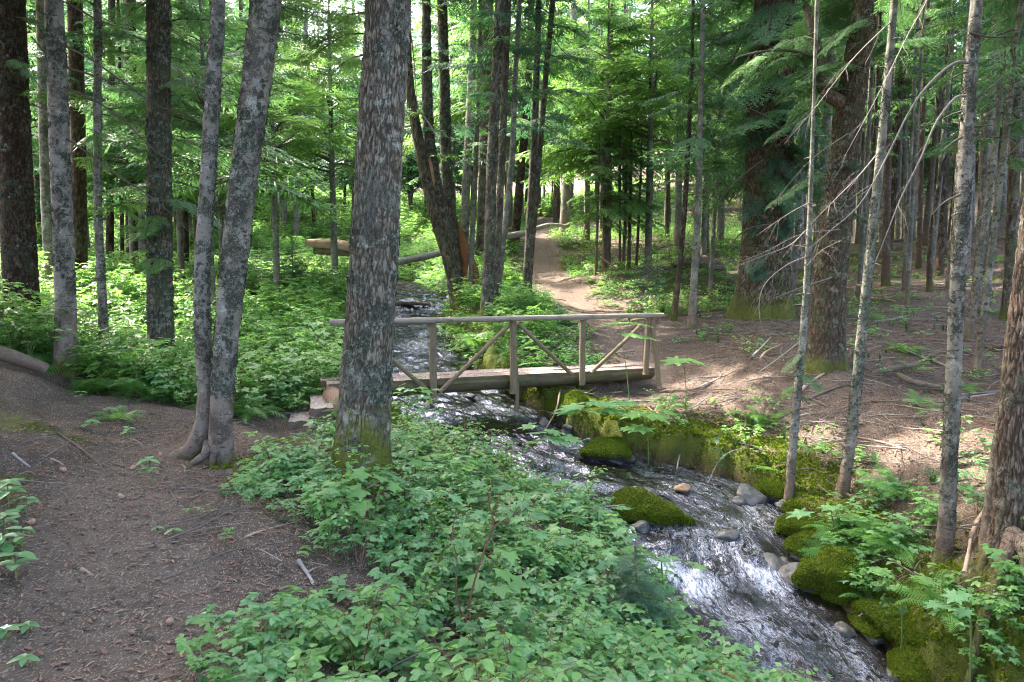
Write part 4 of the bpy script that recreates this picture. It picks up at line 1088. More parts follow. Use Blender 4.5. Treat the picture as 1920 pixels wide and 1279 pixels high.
# ---- foliage boughs of the near and middle trees
def B(tk, n_, z0, z1, L0, L1, **k):
    rt, inf, rb = T[tk]; boughs(rt, inf, rb, n_, z0, z1, L0, L1, seed=len(tk) + n_, **k)
def BP(key, u, v, d, az, pitch, L, kc='g', lod=0, width=1.0):
    rt, inf, rb = T[key]; bough(rt, rb, P(u, v, d), az, pitch, L, kc, lod, width)
for key in ('main', 'twin_a', 'twin_b'):
    crown_part(T[key][0], CROWN_DENSE[0], (0.5, 0, 0.2), rnd.random() * 6, 0.85)
for key in ('dark_left', 'fir_left', 'thin_left', 'brown_left', 'pale_back_left', 'lichen', 'lean_a', 'lean_b', 'c1', 'c2', 'c3', 'c4', 'c5', 'c7', 'c8', 'c9', 'c10', 'c11', 'r2', 'r5', 'r11', 'r12', 'r13', 'r14', 'r18', 'r22', 'r24', 'l1', 'l2', 'l3',
            'l5', 'l6', 'l7', 'cedar', 'big_right', 'lean_creek', 'blotch', 'edge_big'):
    rt, inf, rb = T[key]; s, cen, rd = inf
    hgt = s[-1]; sc = hgt / 23.0
    c = np.array([np.interp(hgt * 0.75, s, cen[:, k]) for k in range(3)])
    up = max(0.0, EYE + 0.42 * rb[1] + 1.6 - rb[2] - 8.5 * sc)
    crown_part(rt, (CROWN_DENSE[rnd.randrange(2)] if rb[1] < 22 and rb[0] < 0.5 else CROWN_HIGH[rnd.randrange(3)]), (c[0], c[1], up), rnd.random() * 6, (min(1.0, sc + .15) * (1.35 if 14 < rb[1] < 22 and rb[0] < 0.5 else 1.0),) * 2 + (sc,))  # dense and widened crowns, out of view, shade the ground below
# hanging boughs seen in the upper half
B('lichen', 14, 2.6, 8, 1.2, 1.6, key='g', lod=0); B('lichen', 7, 1.8, 3.2, 0.7, 1.0, key='y', lod=0, az=-1.2, spread=1.2)
B('thin_left', 9, 2.6, 6.5, 0.9, 1.1, key='y', lod=0)
B('brown_left', 12, 3.5, 10, 1.8, 2.0, key='g'); B('pale_back_left', 10, 4, 10, 1.5, 1.7, key='b')
B('l1', 18, 4, 12, 2.0, 2.2, key='g'); B('l2', 16, 3, 12, 2.0, 2.2, key='g'); B('l3', 14, 5, 12, 1.8, 1.8, key='b')
B('lean_b', 16, 4, 11, 1.6, 1.8, key='b'); B('lean_c', 10, 4, 9, 1.2, 1.2, key='y'); B('c1', 14, 7.0, 13, 1.8, 1.8, key='g'); B('c2', 22, 3.4, 12, 1.0, 1.0, key='g'); B('c3', 14, 7.5, 14, 2.2, 2.2, key='y')
B('c4', 20, 4.2, 11, 1.5, 1.7, key='b'); B('c5', 14, 5, 11, 1.3, 1.4, key='g'); B('c6', 12, 5, 11, 1.2, 1.2, key='g'); B('c7', 14, 8, 15, 2, 2, key='g')
B('c8', 18, 4.5, 11, 1.6, 1.7, key='g'); B('c9', 22, 4.2, 11, 1.9, 1.9, key='b'); B('c10', 16, 8, 16, 2.4, 2.4, key='y')
B('r1', 30, 2.8, 11, 1.3, 1.0, key='g'); B('r2', 24, 3.4, 11, 1.3, 1.3, key='g'); B('r3', 14, 3.6, 9, 0.9, 0.8, key='y'); B('r5', 10, 7, 13, 1.3, 1.3, key='g')
B('cedar', 40, 3.0, 11, 1.8, 2.6, key='g', lod=0, pitch=(-0.7, 0.0)); B('cedar', 16, 1.2, 5, 1.1, 1.5, key='b', lod=0, az=-1.7, spread=0.9, pitch=(-0.9, -0.3))
B('big_right', 16, 4.2, 8, 1.2, 1.7, key='g', lod=0, az=2.6, spread=1.2, pitch=(-0.5, 0.1)); B('big_right', 4, 2.2, 3.4, 0.5, 0.6, key='b', lod=0)
B('sap_creek', 5, 1.3, 2.0, 0.28, 0.34, key='g', lod=0, pitch=(-0.8, -0.2)); 
B('r11', 22, 3.6, 9, 1.2, 1.4, key='b'); B('r12', 20, 3.4, 8, 1.1, 1.3, key='g'); B('r13', 14, 4.0, 10, 1.6, 1.8, key='g'); B('r14', 12, 5.0, 10, 1.3, 1.4, key='g'); B('r15', 12, 4.2, 10, 1.2, 1.2, key='b'); B('r16', 12, 4.4, 10, 1.2, 1.2, key='y')
B('r18', 12, 5, 11, 1.4, 1.5, key='g'); B('r21', 14, 4, 10, 1.3, 1.3, key='g'); B('r21b', 12, 4, 10, 1.2, 1.2, key='b'); B('r22', 14, 5, 13, 1.7, 1.8, key='g'); B('r24', 14, 5, 13, 1.6, 1.6, key='g')
B('lean_creek', 5, 5.2, 7.5, 0.8, 0.9, key='g', lod=0, az=0.5, spread=1.2)
B('l5', 12, 6, 16, 2, 2, key='y'); B('l6', 12, 5, 16, 2, 2, key='g'); B('l7', 14, 4, 16, 2, 2, key='y')
# single boughs the photograph shows
for a in [('twin_b', 470, 20, 6.9, 0.25, 0.1, 0.95, 'g'), ('twin_b', 470, 60, 7.2, 0.1, 0.0, 0.85, 'g'), ('twin_b', 500, 5, 7.6, 0.5, 0.15, 1.1, 'y'),
          ('main', 690, 20, 6.6, 2.6, -0.1, 0.8, 'y'), ('main', 690, 60, 6.9, 2.9, -0.15, 0.8, 'y'), ('main', 690, -20, 7.2, 3.1, 0.0, 1.0, 'y'), ('main', 690, 100, 7.4, 2.7, -0.2, 0.75, 'y'),
          ('dark_left', 20, 110, 10.7, -0.5, -0.4, 0.7, 'g'), ('dark_left', 30, 30, 10.7, 0.0, -0.3, 0.9, 'g'),
          ('big_right', 1530, 60, 10.8, 3.0, -0.3, 1.3, 'g'), ('big_right', 1500, 100, 10.6, 2.7, -0.4, 1.2, 'g'), ('big_right', 1450, 100, 10.6, 3.3, -0.4, 1.0, 'y'), ('big_right', 1555, 320, 10.7, 3.1, -0.45, 1.1, 'g'), ('big_right', 1535, 200, 10.8, 3.2, -0.5, 1.0, 'g')]:
    BP(*a)
# each bough row above belongs to the tree whose stem it grows from

# ---- young hemlocks with foliage down to the ground layer
YOUNG = [ # u_base, v_base, depth, height, crown idx, width factor, label
 (398,600,17.0,9,0,0.9,'young hemlock with layered green boughs between the joined trunks and the undergrowth'),
 (520,560,21.0,9.0,1,1.0,'young hemlock with bright green layered boughs behind the leaning stem'),
 (628,520,25,11,1,0.9,'tall bright yellow green hemlock behind the thick trunk'),
 (700,505,29,13,2,0.9,'dark hemlock hidden by the thick trunk'),
 (420,520,24,12,0,0.9,'tall hemlock filling the gap between the joined trunks'),
 (340,510,23,9,1,0.9,'hemlock with drooping boughs behind the lichen covered trunk'),
 (250,520,22,7,0,0.9,'hemlock in the shade behind the slender grey trunk'),
 (60,500,23,9,0,0.9,'hemlock at the picture edge behind the dark brown trunk'),
 (1135,500,24,10,1,0.95,'broad young hemlock with bright boughs at the bend of the path'),
 (1215,500,24,11,1,0.95,'broad young hemlock with hanging boughs before the clearing'),
 (1100,455,33,13,1,0.85,'tall light green hemlock behind the bend of the path'),
 (1270,480,29,13,1,0.85,'tall dense hemlock behind the thin marked trunk'),
 (1395,520,19.5,9,0,0.9,'young hemlock half hiding the old cedar with grey green boughs'),
 (1350,470,31,14,1,0.85,'tall hemlock close behind the old cedar'),
 (955,470,32,14,1,0.8,'dense hemlock behind the clump of slim trunks'),
 (1560,470,32,14,1,0.8,'dense hemlock beyond the clearing behind the leaning trunk'),
 (850,470,34,14,1,0.8,'bright hemlock above the far bank of the creek'),
]
def young_tree(u, v, d, hh, ci, wf, label, group='young hemlocks'):
    b = P(u, v, d); b[2] = h1(b[0], b[1])
    o = thing('young_hemlock', label, 'tree', b, rnd.random() * 6, group)
    mb = MB(); V, F = tube([(0, 0, -0.2), (0.0, 0.02, hh * 0.5), (0.03, 0, hh)], [0.012 * hh, 0.008 * hh, 0.01], 8, False); mb.add(V, F)
    link('trunk', mb.mesh('trunk', [B_pole]), o)
    crown_part(o, CROWN_YOUNG[ci] if hh > 3 else CROWN_SMALL, (0, 0, 0), rnd.random() * 6, (hh * wf, hh * wf, hh))
    return o
for a in YOUNG: young_tree(*a)
young_tree(547, 478, 22, 2.0, 2, 1.4, 'small bluish young fir near the pair of fallen logs', None)
young_tree(1215, 560, 19, 1.6, 1, 1.2, 'tiny hemlock seedling in the brush right of the path bend', None)
# umbrella saplings along the path
for i, (u, v, u2, hgt, w_) in enumerate([(1117,520,1123,4.6,6),(1135,508,1132,4.2,7),(1162,497,1163,4.8,5),(1168,520,1174,4.4,6),(1179,503,1183,5.0,8),(1193,502,1202,4.8,6)]):
    key = 'u%d' % i; d = 23.0 + 0.3 * i
    near(key, 'sapling', ['thin sapling at the bend of the path, first of the row', 'thin sapling, second in the row beside the path bend', 'thin straight sapling in the middle of the row beside the path bend', 'slanting sapling with dead branches at its foot in the row',
                          'thickest sapling of the row beside the path bend', 'slanting last sapling of the row, nearest the clearing'][i], 'tree',
         [(u, v, w_, d), ((u + u2) / 2, v - 90, w_ * 0.9, d), (u2, v - 190, w_ * 0.7, d)], B_poleb, hgt, 'row of saplings by the path bend', n=10, row=0.2, bark=0.002, seed=90 + i)
    B(key, 16, 1.7, hgt, 1.5, 0.8, key='g' if i % 2 else 'y', pitch=(-0.25, 0.15))

# ---- the wood beyond: every trunk a tree of its own
r2 = random.Random(5)
TV = []
for i, mt in enumerate((B_pole, B_poleb, B_hem, B_pale, B_brown)):
    me, inf = trunk_mesh('far_trunk', [(0, 0, 0), (0.12 * (i % 3 - 1), 0.1, 8), (0.1, -0.1 * (i % 2), 16), (0.3 * (i % 2), 0, 24)], [0.14, 0.11, 0.075, 0.02], mt, 12, 0.5, 0.3, 0.5, 0.006, 'scaly', 300 + i, sink=0.4, knots=0)
    mb = MB(); co = np.empty(len(me.vertices) * 3, np.float32); me.vertices.foreach_get('co', co)
    mb.add(co.reshape(-1, 3), [tuple(p.vertices) for p in me.polygons]); stub_branches(mb, *inf, np.random.RandomState(i), 40, 1, 12, 0.5)
    TV.append(mb.mesh('trunk', [mt]))
taken = [(o.location.x, o.location.y) for o in COL.objects if o.get('category') == 'tree']
FAR_LABEL = {'pole': 'thin straight pole trunk in the dense wood on the slope', 'left': 'dark conifer in the shaded wood on the far side of the creek', 'mid': 'tall conifer in the dense wood beyond the path'}
MARKS = [(-100,'picture edge'),(45,'dark brown trunk'),(122,'pale fir'),(197,'slender grey trunk'),(250,'shaded dark trunk'),(303,'lichen covered trunk'),(390,'joined trunks'),(470,'leaning blotched stem'),(547,'small bluish fir'),(620,'pair of fallen logs'),
 (690,'thick cracked trunk'),(775,'upstream waterfall'),(860,'leaning creek stems'),(920,'slim trunk clump'),(987,'lone trunk by the path'),(1040,'end of the path'),(1125,'first path saplings'),(1185,'last path saplings'),(1263,'marked thin trunk'),(1296,'ringed grey trunk'),(1332,'thin clearing trunk'),
 (1430,'old cedar'),(1486,'sunlit slim trunk'),(1550,'leaning brown trunk'),(1620,'twin thin poles'),(1665,'sunlit clearing'),(1700,'sprouting pole'),(1745,'curved dead pole'),(1790,'blotched slender trunk'),(1825,'two slim trunks'),(1889,'wide footed trunk'),(1980,'picture edge')]
used_labels = {}
def far_label(x, y, zone, ti, rs):
    u = 960 + x / y * FPX; mk = min(MARKS, key=lambda m: abs(m[0] - u))[1]
    col = ('grey', 'reddish brown', 'mossy brown', 'pale', 'dark')[ti]; th = 'very thin' if rs < 0.65 else ('slim' if rs < 1.0 else 'stout')
    ds = 'close' if y < 27 else ('some way' if y < 38 else ('far' if y < 52 else ('very far' if y < 70 else 'last')))
    kind = {'pole': 'pole trunk', 'left': 'conifer', 'mid': 'conifer'}[zone]
    lb = '%s %s %s %s%s the %s' % (th, col, kind, ds, ' of the wood behind' if ds == 'last' else ' behind', mk)
    used_labels[lb] = used_labels.get(lb, 0) + 1
    return lb
def far_tree(x, y, zone):
    z = h1(x, y)
    if zone == 'pole':
        ti = r2.choice([0, 0, 1, 1, 3]); rs = r2.uniform(0.45, 0.95); hs = r2.uniform(0.6, 0.9); cr = CROWN_HIGH[r2.randrange(3)]
    elif zone == 'left':
        ti = r2.choice([2, 4, 4, 0, 3]); rs = r2.uniform(0.7, 1.6); hs = r2.uniform(0.75, 1.1); cr = r2.choice(CROWN_LOW + CROWN_HIGH)
    else:
        ti = r2.choice([0, 2, 4, 3]); rs = r2.uniform(0.6, 1.5); hs = r2.uniform(0.75, 1.15); cr = r2.choice(CROWN_LOW)
    o = thing('far_tree', far_label(x, y, zone, ti, rs), 'tree', (x, y, z), r2.random() * 6, 'trees of the surrounding wood')
    if y > 46: cr = CROWN_FAR[r2.randrange(2)]
    o.rotation_euler = (r2.uniform(-0.03, 0.03), r2.uniform(-0.03, 0.03), r2.random() * 6)
    link('trunk', TV[ti], o, None, None, (rs, rs, hs))
    link('crown', cr, o, None, (0, 0, r2.random() * 6), (0.8 * hs + 0.15, 0.8 * hs + 0.15, hs))
    taken.append((x, y))
def ok_spot(x, y, gap):
    d, wz, hw, _ = creek([x], [y])
    if d[0] < hw[0] + 0.8: return False
    if poly_dist([x], [y], PATH_B)[0] < 1.2: return False
    return all((x - a) ** 2 + (y - b) ** 2 > gap * gap for a, b in taken)
def fill(n_, ylo, yhi, ulo, uhi, zone, gap):
    k = 0; tries = 0
    while k < n_ and tries < n_ * 60:
        tries += 1
        y = ylo + (yhi - ylo) * r2.random() ** 0.8; u = r2.uniform(ulo, uhi); x = (u - 960) / FPX * y
        if ok_spot(x, y, gap): far_tree(x, y, zone); k += 1
fill(70, 17, 34, 1490, 2150, 'pole', 0.85)
fill(84, 34, 62, 1380, 2150, 'pole', 1.1)
fill(16, 24, 40, 1080, 1480, 'pole', 1.5)
fill(26, 40, 75, 900, 1450, 'mid', 2.2)
fill(26, 26, 42, -250, 470, 'left', 1.8)
fill(64, 42, 84, -250, 900, 'left', 1.9)
fill(46, 66, 110, -100, 2000, 'mid', 2.8)

# unseen trees added round and behind the camera: their crowns shade the near slope
for i, (x, y) in enumerate([(-7.5,4.5),(-9.5,7.5),(-8.2,1.2),(-11.5,4),(-12,9.5),(-5,-2.5),(-2.5,-4.5),(8.4,5.2),(-14,13),(-8.5,-3),(10.6,8.0),(-13.5,-0.5),(-16,7)]):
    z = h1(x, y); o = thing('shade_tree', 'conifer standing just outside the view, roofing the near slope', 'tree', (x, y, z), i * 1.3, 'conifers standing round the viewpoint')
    link('trunk', TV[i % 5], o, None, None, (1.5, 1.5, 0.85)); link('crown', CROWN_ROOF, o, None, (0, 0, i * 2.1), (1.15, 1.15, 0.85))
# ------------------------------------------------------------------ footbridge of two hewn logs
BD = np.array((0.938, 0.345, 0.0)); BD /= np.linalg.norm(BD); BN = np.array((-BD[1], BD[0], 0.0))
BO = np.array((0.0, 11.5, 0.07))
bang = math.atan2(BD[1], BD[0])
bridge = thing('footbridge', 'rustic log footbridge with a single pole handrail crossing the creek', 'bridge', BO, bang)
def hewn_log(L0, L1, w, hgt, yc, seed, kerf=0.062):
    """D-shaped stringer along X: flat top at z = 0 with saw kerfs across it"""
    s = [L0]
    while s[-1] < L1: s += [s[-1] + kerf * 0.42, s[-1] + kerf * 0.58, s[-1] + kerf * 0.84, s[-1] + kerf]
    s = np.array(s); n = 40
    th = np.linspace(0, math.pi, 22)
    pts = [(-math.cos(t) * w / 2 * (1.12 if 0.15 < t < 3.0 else 1), -math.sin(t) ** 0.8 * hgt) for t in th]
    top = [(w / 2 - w * (i + 1) / 15, 0.0) for i in range(14)]
    sec = np.array(pts + top)
    X = np.broadcast_to(s[:, None], (len(s), len(sec)))
    tp = (1 + 0.05 * np.sin(s * 0.9 + seed) - 0.02 * (s - L0))[:, None]
    Y = yc + sec[None, :, 0] * tp; Z = sec[None, :, 1] * tp
    ist = (np.arange(len(sec)) >= 22)[None]
    k4 = (np.arange(len(s)) % 4)
    gr = np.where(k4 == 0, -0.012, np.where(k4 == 1, 0.0, np.where(k4 == 2, 0.0, -0.004)))[:, None]
    nz = fbm(X * 5 + seed, Y * 16, oct=3, seed=seed) - 0.5
    Z = Z + ist * (gr * (0.7 + 0.8 * vnoise(X * 3, Y * 6, seed=4)) + nz * 0.02)
    side = 1 - ist
    nn = (fbm(X * 2.5, Y * 14 + Z * 14, oct=3, seed=seed + 3) - 0.5)
    Y = Y + side * np.sign(Y - yc) * nn * 0.035; Z = Z + side * nn * 0.03
    Y = Y + 0.018 * np.sin(s * 1.7 + seed)[:, None]
    V = np.stack([X, Y, Z], -1).reshape(-1, 3); k = len(sec)
    F = [tuple(f) for f in grid_faces(len(s), k, True).tolist()]
    mi = [1 if (j >= 22 or j == 21) else 0 for _ in range(len(s) - 1) for j in range(k)]
    F += [tuple(range(k))[::-1], tuple(range((len(s) - 1) * k, len(s) * k))]; mi += [2, 2]
    me = bpy.data.meshes.new('stringer_log'); me.from_pydata(V.tolist(), [], F)
    for m in (W_log, W_deck, W_end): me.materials.append(m)
    me.polygons.foreach_set('material_index', np.array(mi, np.int32)); me.update()
    return me
link('stringer_log', hewn_log(-2.98, 2.75, 0.40, 0.27, 0.21, 3), bridge)
link('stringer_log', hewn_log(-3.05, 2.85, 0.40, 0.25, 0.645, 8), bridge)
def pole(a, b, r0, r1, mat, name, parent, seed=0, n=14, amp=0.1, bend=0.01, org=None):
    a, b = np.array(a, float), np.array(b, float); L = np.linalg.norm(b - a); m = max(6, int(L / 0.05))
    t = np.linspace(0, 1, m); C = a + (b - a) * t[:, None]
    rs = np.random.RandomState(seed); C[1:-1] += (np.sin(t * 3.3 + rs.rand() * 6)[:, None] * (rs.rand(3) - 0.5) * 2 * bend)[1:-1]
    _, A, Bv = frames(C); th = np.arange(n) * 2 * math.pi / n
    S, Tt = np.meshgrid(t * L, th, indexing='ij')
    rr = (r0 + (r1 - r0) * t)[:, None] * (1 + amp * (fbm(np.cos(Tt) * 2 + seed, np.sin(Tt) * 2, S * 2.2, 3, seed) - 0.5) * 2)
    # origin at the pole's foot, axis on local X or Z so that the grain follows it
    V = C[:, None] + rr[..., None] * (np.cos(th)[None, :, None] * A[:, None] + np.sin(th)[None, :, None] * Bv[:, None])
    d = (b - a) / L
    ax = Vector((0, 0, 1)) if mat in (W_post, W_end, W_red) else Vector((1, 0, 0))
    q = ax.rotation_difference(Vector(d)); Mi = np.array(q.to_matrix()).T
    Vl = (V.reshape(-1, 3) - a) @ Mi.T
    F = [tuple(f) for f in grid_faces(m, n, True).tolist()] + [tuple(range(n)), tuple(range((m - 1) * n, m * n))[::-1]]
    me = bpy.data.meshes.new(name); me.from_pydata(Vl.tolist(), [], F); me.materials.append(mat); me.materials.append(W_end)
    if mat is not W_end: me.polygons.foreach_set('material_index', np.array([0] * (len(F) - 2) + [1, 1], np.int32))
    me.polygons.foreach_set('use_smooth', np.array([True] * (len(F) - 2) + [False] * 2)); me.update()
    o = link(name, me, parent, a); o.rotation_mode = 'QUATERNION'; o.rotation_quaternion = q
    return o
RZ = 0.95                                                   # rail height above the deck
yr = -0.06
link_rail = pole((-2.95, yr, RZ - 0.005), (2.87, yr, RZ + 0.01), 0.048, 0.040, W_rail, 'handrail', bridge, 3, 16, 0.16, 0.012)
for i, (s_, zb, r_) in enumerate([(-2.66, -0.2, 0.052), (-1.36, -0.30, 0.060), (0.0, -0.30, 0.062), (1.27, -0.22, 0.056), (2.52, -0.10, 0.052)]):
    pole((s_, yr - 0.005, zb), (s_ + (0.05 if i == 4 else 0), yr - 0.005, RZ - 0.04), r_, r_ * 0.9, W_post, 'post', bridge, 20 + i, 14, 0.1, 0.006)
pole((2.68, yr - 0.22, -0.34), (2.63, yr - 0.02, RZ - 0.04), 0.045, 0.04, W_post, 'post', bridge, 31, 12, 0.12)
for i, (a, b) in enumerate([((-2.58, RZ - 0.1), (-1.44, -0.2)), ((-0.06, RZ - 0.08), (-1.27, -0.2)), ((0.07, RZ - 0.08), (1.06, -0.02)), ((2.48, RZ - 0.08), (1.42, -0.02))]):
    pole((a[0], yr - 0.03, a[1]), (b[0], yr - 0.045, b[1]), 0.034, 0.036, W_post, 'brace', bridge, 40 + i, 10, 0.14, 0.012)
pole((0.09, yr + 0.14, -0.62), (0.07, yr + 0.08, 0.42), 0.04, 0.033, W_post, 'stub_post', bridge, 55, 10, 0.2, 0.03)

# log steps at the near end
def step_block(label, a, b, w, hh, seed, mat_top, ztop):
    a = np.array(a); b = np.array(b); d = b - a; d[2] = 0; L = np.linalg.norm(d); ang = math.atan2(d[1], d[0])
    o = thing('log_step', label, 'step', (a[0], a[1], ztop), ang, 'log steps up to the footbridge')
    n = 30; s = np.linspace(0, L, 26)
    th = np.linspace(0, math.pi, 18)
    sec = np.array([(-math.cos(t) * w / 2, -0.03 - math.sin(t) ** 0.7 * hh) for t in th] + [(w / 2 * 0.97 - w * 0.97 * i / 9, 0.0) for i in range(10)])
    X = np.broadcast_to(s[:, None], (26, len(sec))).copy(); Y = np.broadcast_to(sec[None, :, 0], X.shape).copy(); Z = np.broadcast_to(sec[None, :, 1], X.shape).copy()
    nz = fbm(X * 4 + seed, Y * 22, oct=3, seed=seed) - 0.5
    Z += nz * 0.035; Y += (fbm(X * 3, Z * 12, oct=3, seed=seed + 2) - 0.5) * 0.03
    k = len(sec); F = [tuple(f) for f in grid_faces(26, k, True).tolist()] + [tuple(range(k))[::-1], tuple(range(25 * k, 26 * k))]
    mi = [1 if j >= 17 else 0 for _ in range(25) for j in range(k)] + [2, 2]
    me = bpy.data.meshes.new('hewn_log'); me.from_pydata(np.stack([X, Y, Z], -1).reshape(-1, 3).tolist(), [], F)
    for m in (W_brownlog, mat_top, W_brownlog): me.materials.append(m)
    me.polygons.foreach_set('material_index', np.array(mi, np.int32)); me.update()
    link('hewn_log', me, o); return o
W_stepx = wood_mat('wood_step_sunlit_top', (0.34, 0.25, 0.22), (0.5, 0.42, 0.38), (0.13, 0.085, 0.065), 0, 0.0)  # hewn top, made paler for the sunlight falling on it
pf = lambda u, v, d: P(u, v, d)
a1, b1 = pf(559, 790, 9.6), pf(567, 752, 11.0); a2, b2 = pf(604, 765, 9.7), pf(600, 727, 11.2)
step_block('lowest log step, pale flat top, dark front end', a1, b1, 0.28, 0.24, 5, W_stepx, a1[2])
step_block('upper log step with a rounded reddish side against the footbridge', a2, b2, 0.32, 0.30, 6, W_stepx, a2[2])
o = thing('log_block', 'reddish cut block wedged between the upper step and the bridge logs', 'log', pf(633, 752, 10.2), 0.5)
mb = MB(); V, F = tube([(0, -0.1, -0.25), (0, 0.0, 0.0), (0, 0.35, 0.04)], [0.16, 0.15, 0.14], 12); mb.add(V, F); link('block', mb.mesh('block', [W_end]), o)

# ------------------------------------------------------------------ fallen logs, snags, sticks
def log_px(name, label, pts, mat, cat='log', group=None, n=14, stubs=0, seed=0, twig=0, parts=True):
    """pts (u, v, depth, width px)"""
    W = np.array([P(u, v, d) for u, v, d, w in pts]); rad = np.array([w / 2 / FPX * d for u, v, d, w in pts])
    L = np.linalg.norm(np.diff(W, axis=0), axis=1).sum(); m = max(8, int(L / 0.12))
    C = spline(W, m); r0 = np.interp(np.linspace(0, 1, m), np.linspace(0, 1, len(rad)), rad)
    base = C[0].copy(); d0 = C[-1] - C[0]; ang = math.atan2(d0[1], d0[0])
    o = thing(name, label, cat, base, ang, group)
    ca, sa = math.cos(-ang), math.sin(-ang)
    C = C - base; C = np.stack([C[:, 0] * ca - C[:, 1] * sa, C[:, 0] * sa + C[:, 1] * ca, C[:, 2]], -1)
    _, A, Bv = frames(C); th = np.arange(n) * 2 * math.pi / n
    S, Tt = np.meshgrid(np.linspace(0, L, m), th, indexing='ij')
    rr = r0[:, None] * (1 + 0.25 * (fbm(np.cos(Tt) * 1.6 + seed, np.sin(Tt) * 1.6, S * 1.8, 3, seed) - 0.5) * 2)
    V = C[:, None] + rr[..., None] * (np.cos(th)[None, :, None] * A[:, None] + np.sin(th)[None, :, None] * Bv[:, None])
    F = [tuple(f) for f in grid_faces(m, n, True).tolist()] + [tuple(range(n)), tuple(range((m - 1) * n, m * n))[::-1]]
    me = bpy.data.meshes.new('stem'); me.from_pydata(V.reshape(-1, 3).tolist(), [], F); me.materials.append(mat); me.materials.append(W_end)
    me.polygons.foreach_set('material_index', np.array([0] * (len(F) - 2) + [1, 1], np.int32))
    me.polygons.foreach_set('use_smooth', np.array([True] * (len(F) - 2) + [False] * 2)); me.update()
    link('stem', me, o)
    if twig:
        r = np.random.RandomState(seed + 9); mb = MB()
        for k in range(twig):
            i = r.randint(1, m - 1); dd = r.normal(size=3) * (1, 1, 0.4) + (0.6, 0, 0.3)
            dead_branch(mb, C[i], dd, r.uniform(0.3, 0.7) * max(0.6, rad[0] * 9), r, 0.006, 1, 0.1)
        link('dead_twigs', mb.mesh('dead_twigs', [M_twig]), o)
    return o
log_px('fallen_log', 'tan fallen log spanning the creek far behind, upper of two', [(575,455,26.5,14),(615,457,26.3,18),(660,463,26,20),(700,468,25.8,20)], W_tan, seed=1)
log_px('fallen_log', 'lower darker log lying under the tan fallen log across the creek', [(590,470,26.6,13),(660,474,26.2,15),(705,480,26,14)], W_brownlog, seed=2)
log_px('fallen_log', 'long pale fallen log slanting uphill behind the slim trunks', [(738,494,24.5,12),(800,480,25.5,13),(860,466,26.5,13),(930,447,28,12),(990,436,29.5,10)], W_grey, seed=3)
log_px('fallen_log', 'short pale log end showing beyond the path where it leaves the wood', [(1003,430,34,9),(1030,422,35,8),(1060,424,36,6)], W_grey, seed=4)
log_px('fallen_log', 'brown log lying on the dirt bank at the picture edge', [(-40,650,8.0,26),(20,668,8.2,25),(60,682,8.4,24),(88,692,8.5,22)], W_brownlog, seed=5)
log_px('fallen_log', 'dark sill log damming the creek into a small waterfall upstream', [(735,569,24.75,6),(775,569,24.75,7),(808,571,24.8,6)], W_brownlog, seed=6)
log_px('leaning_slab', 'tan split slab leaning against the dark brown trunk', [(52,630,10.6,9),(38,590,10.75,10),(24,560,10.9,6)], W_tan, 'wood slab', seed=7)
log_px('fallen_limb', 'mossy broken limb lying among the sticks below the leaning trunk', [(1640,698,10.6,11),(1680,690,10.7,10),(1725,682,10.9,8)], W_brownlog, 'branch', seed=8, twig=3)
log_px('fallen_limb', 'forked rotten limb with peeling moss on the needle slope', [(1682,702,10.4,10),(1712,716,10.2,12),(1765,726,10.1,6)], W_brownlog, 'branch', seed=9, twig=2)
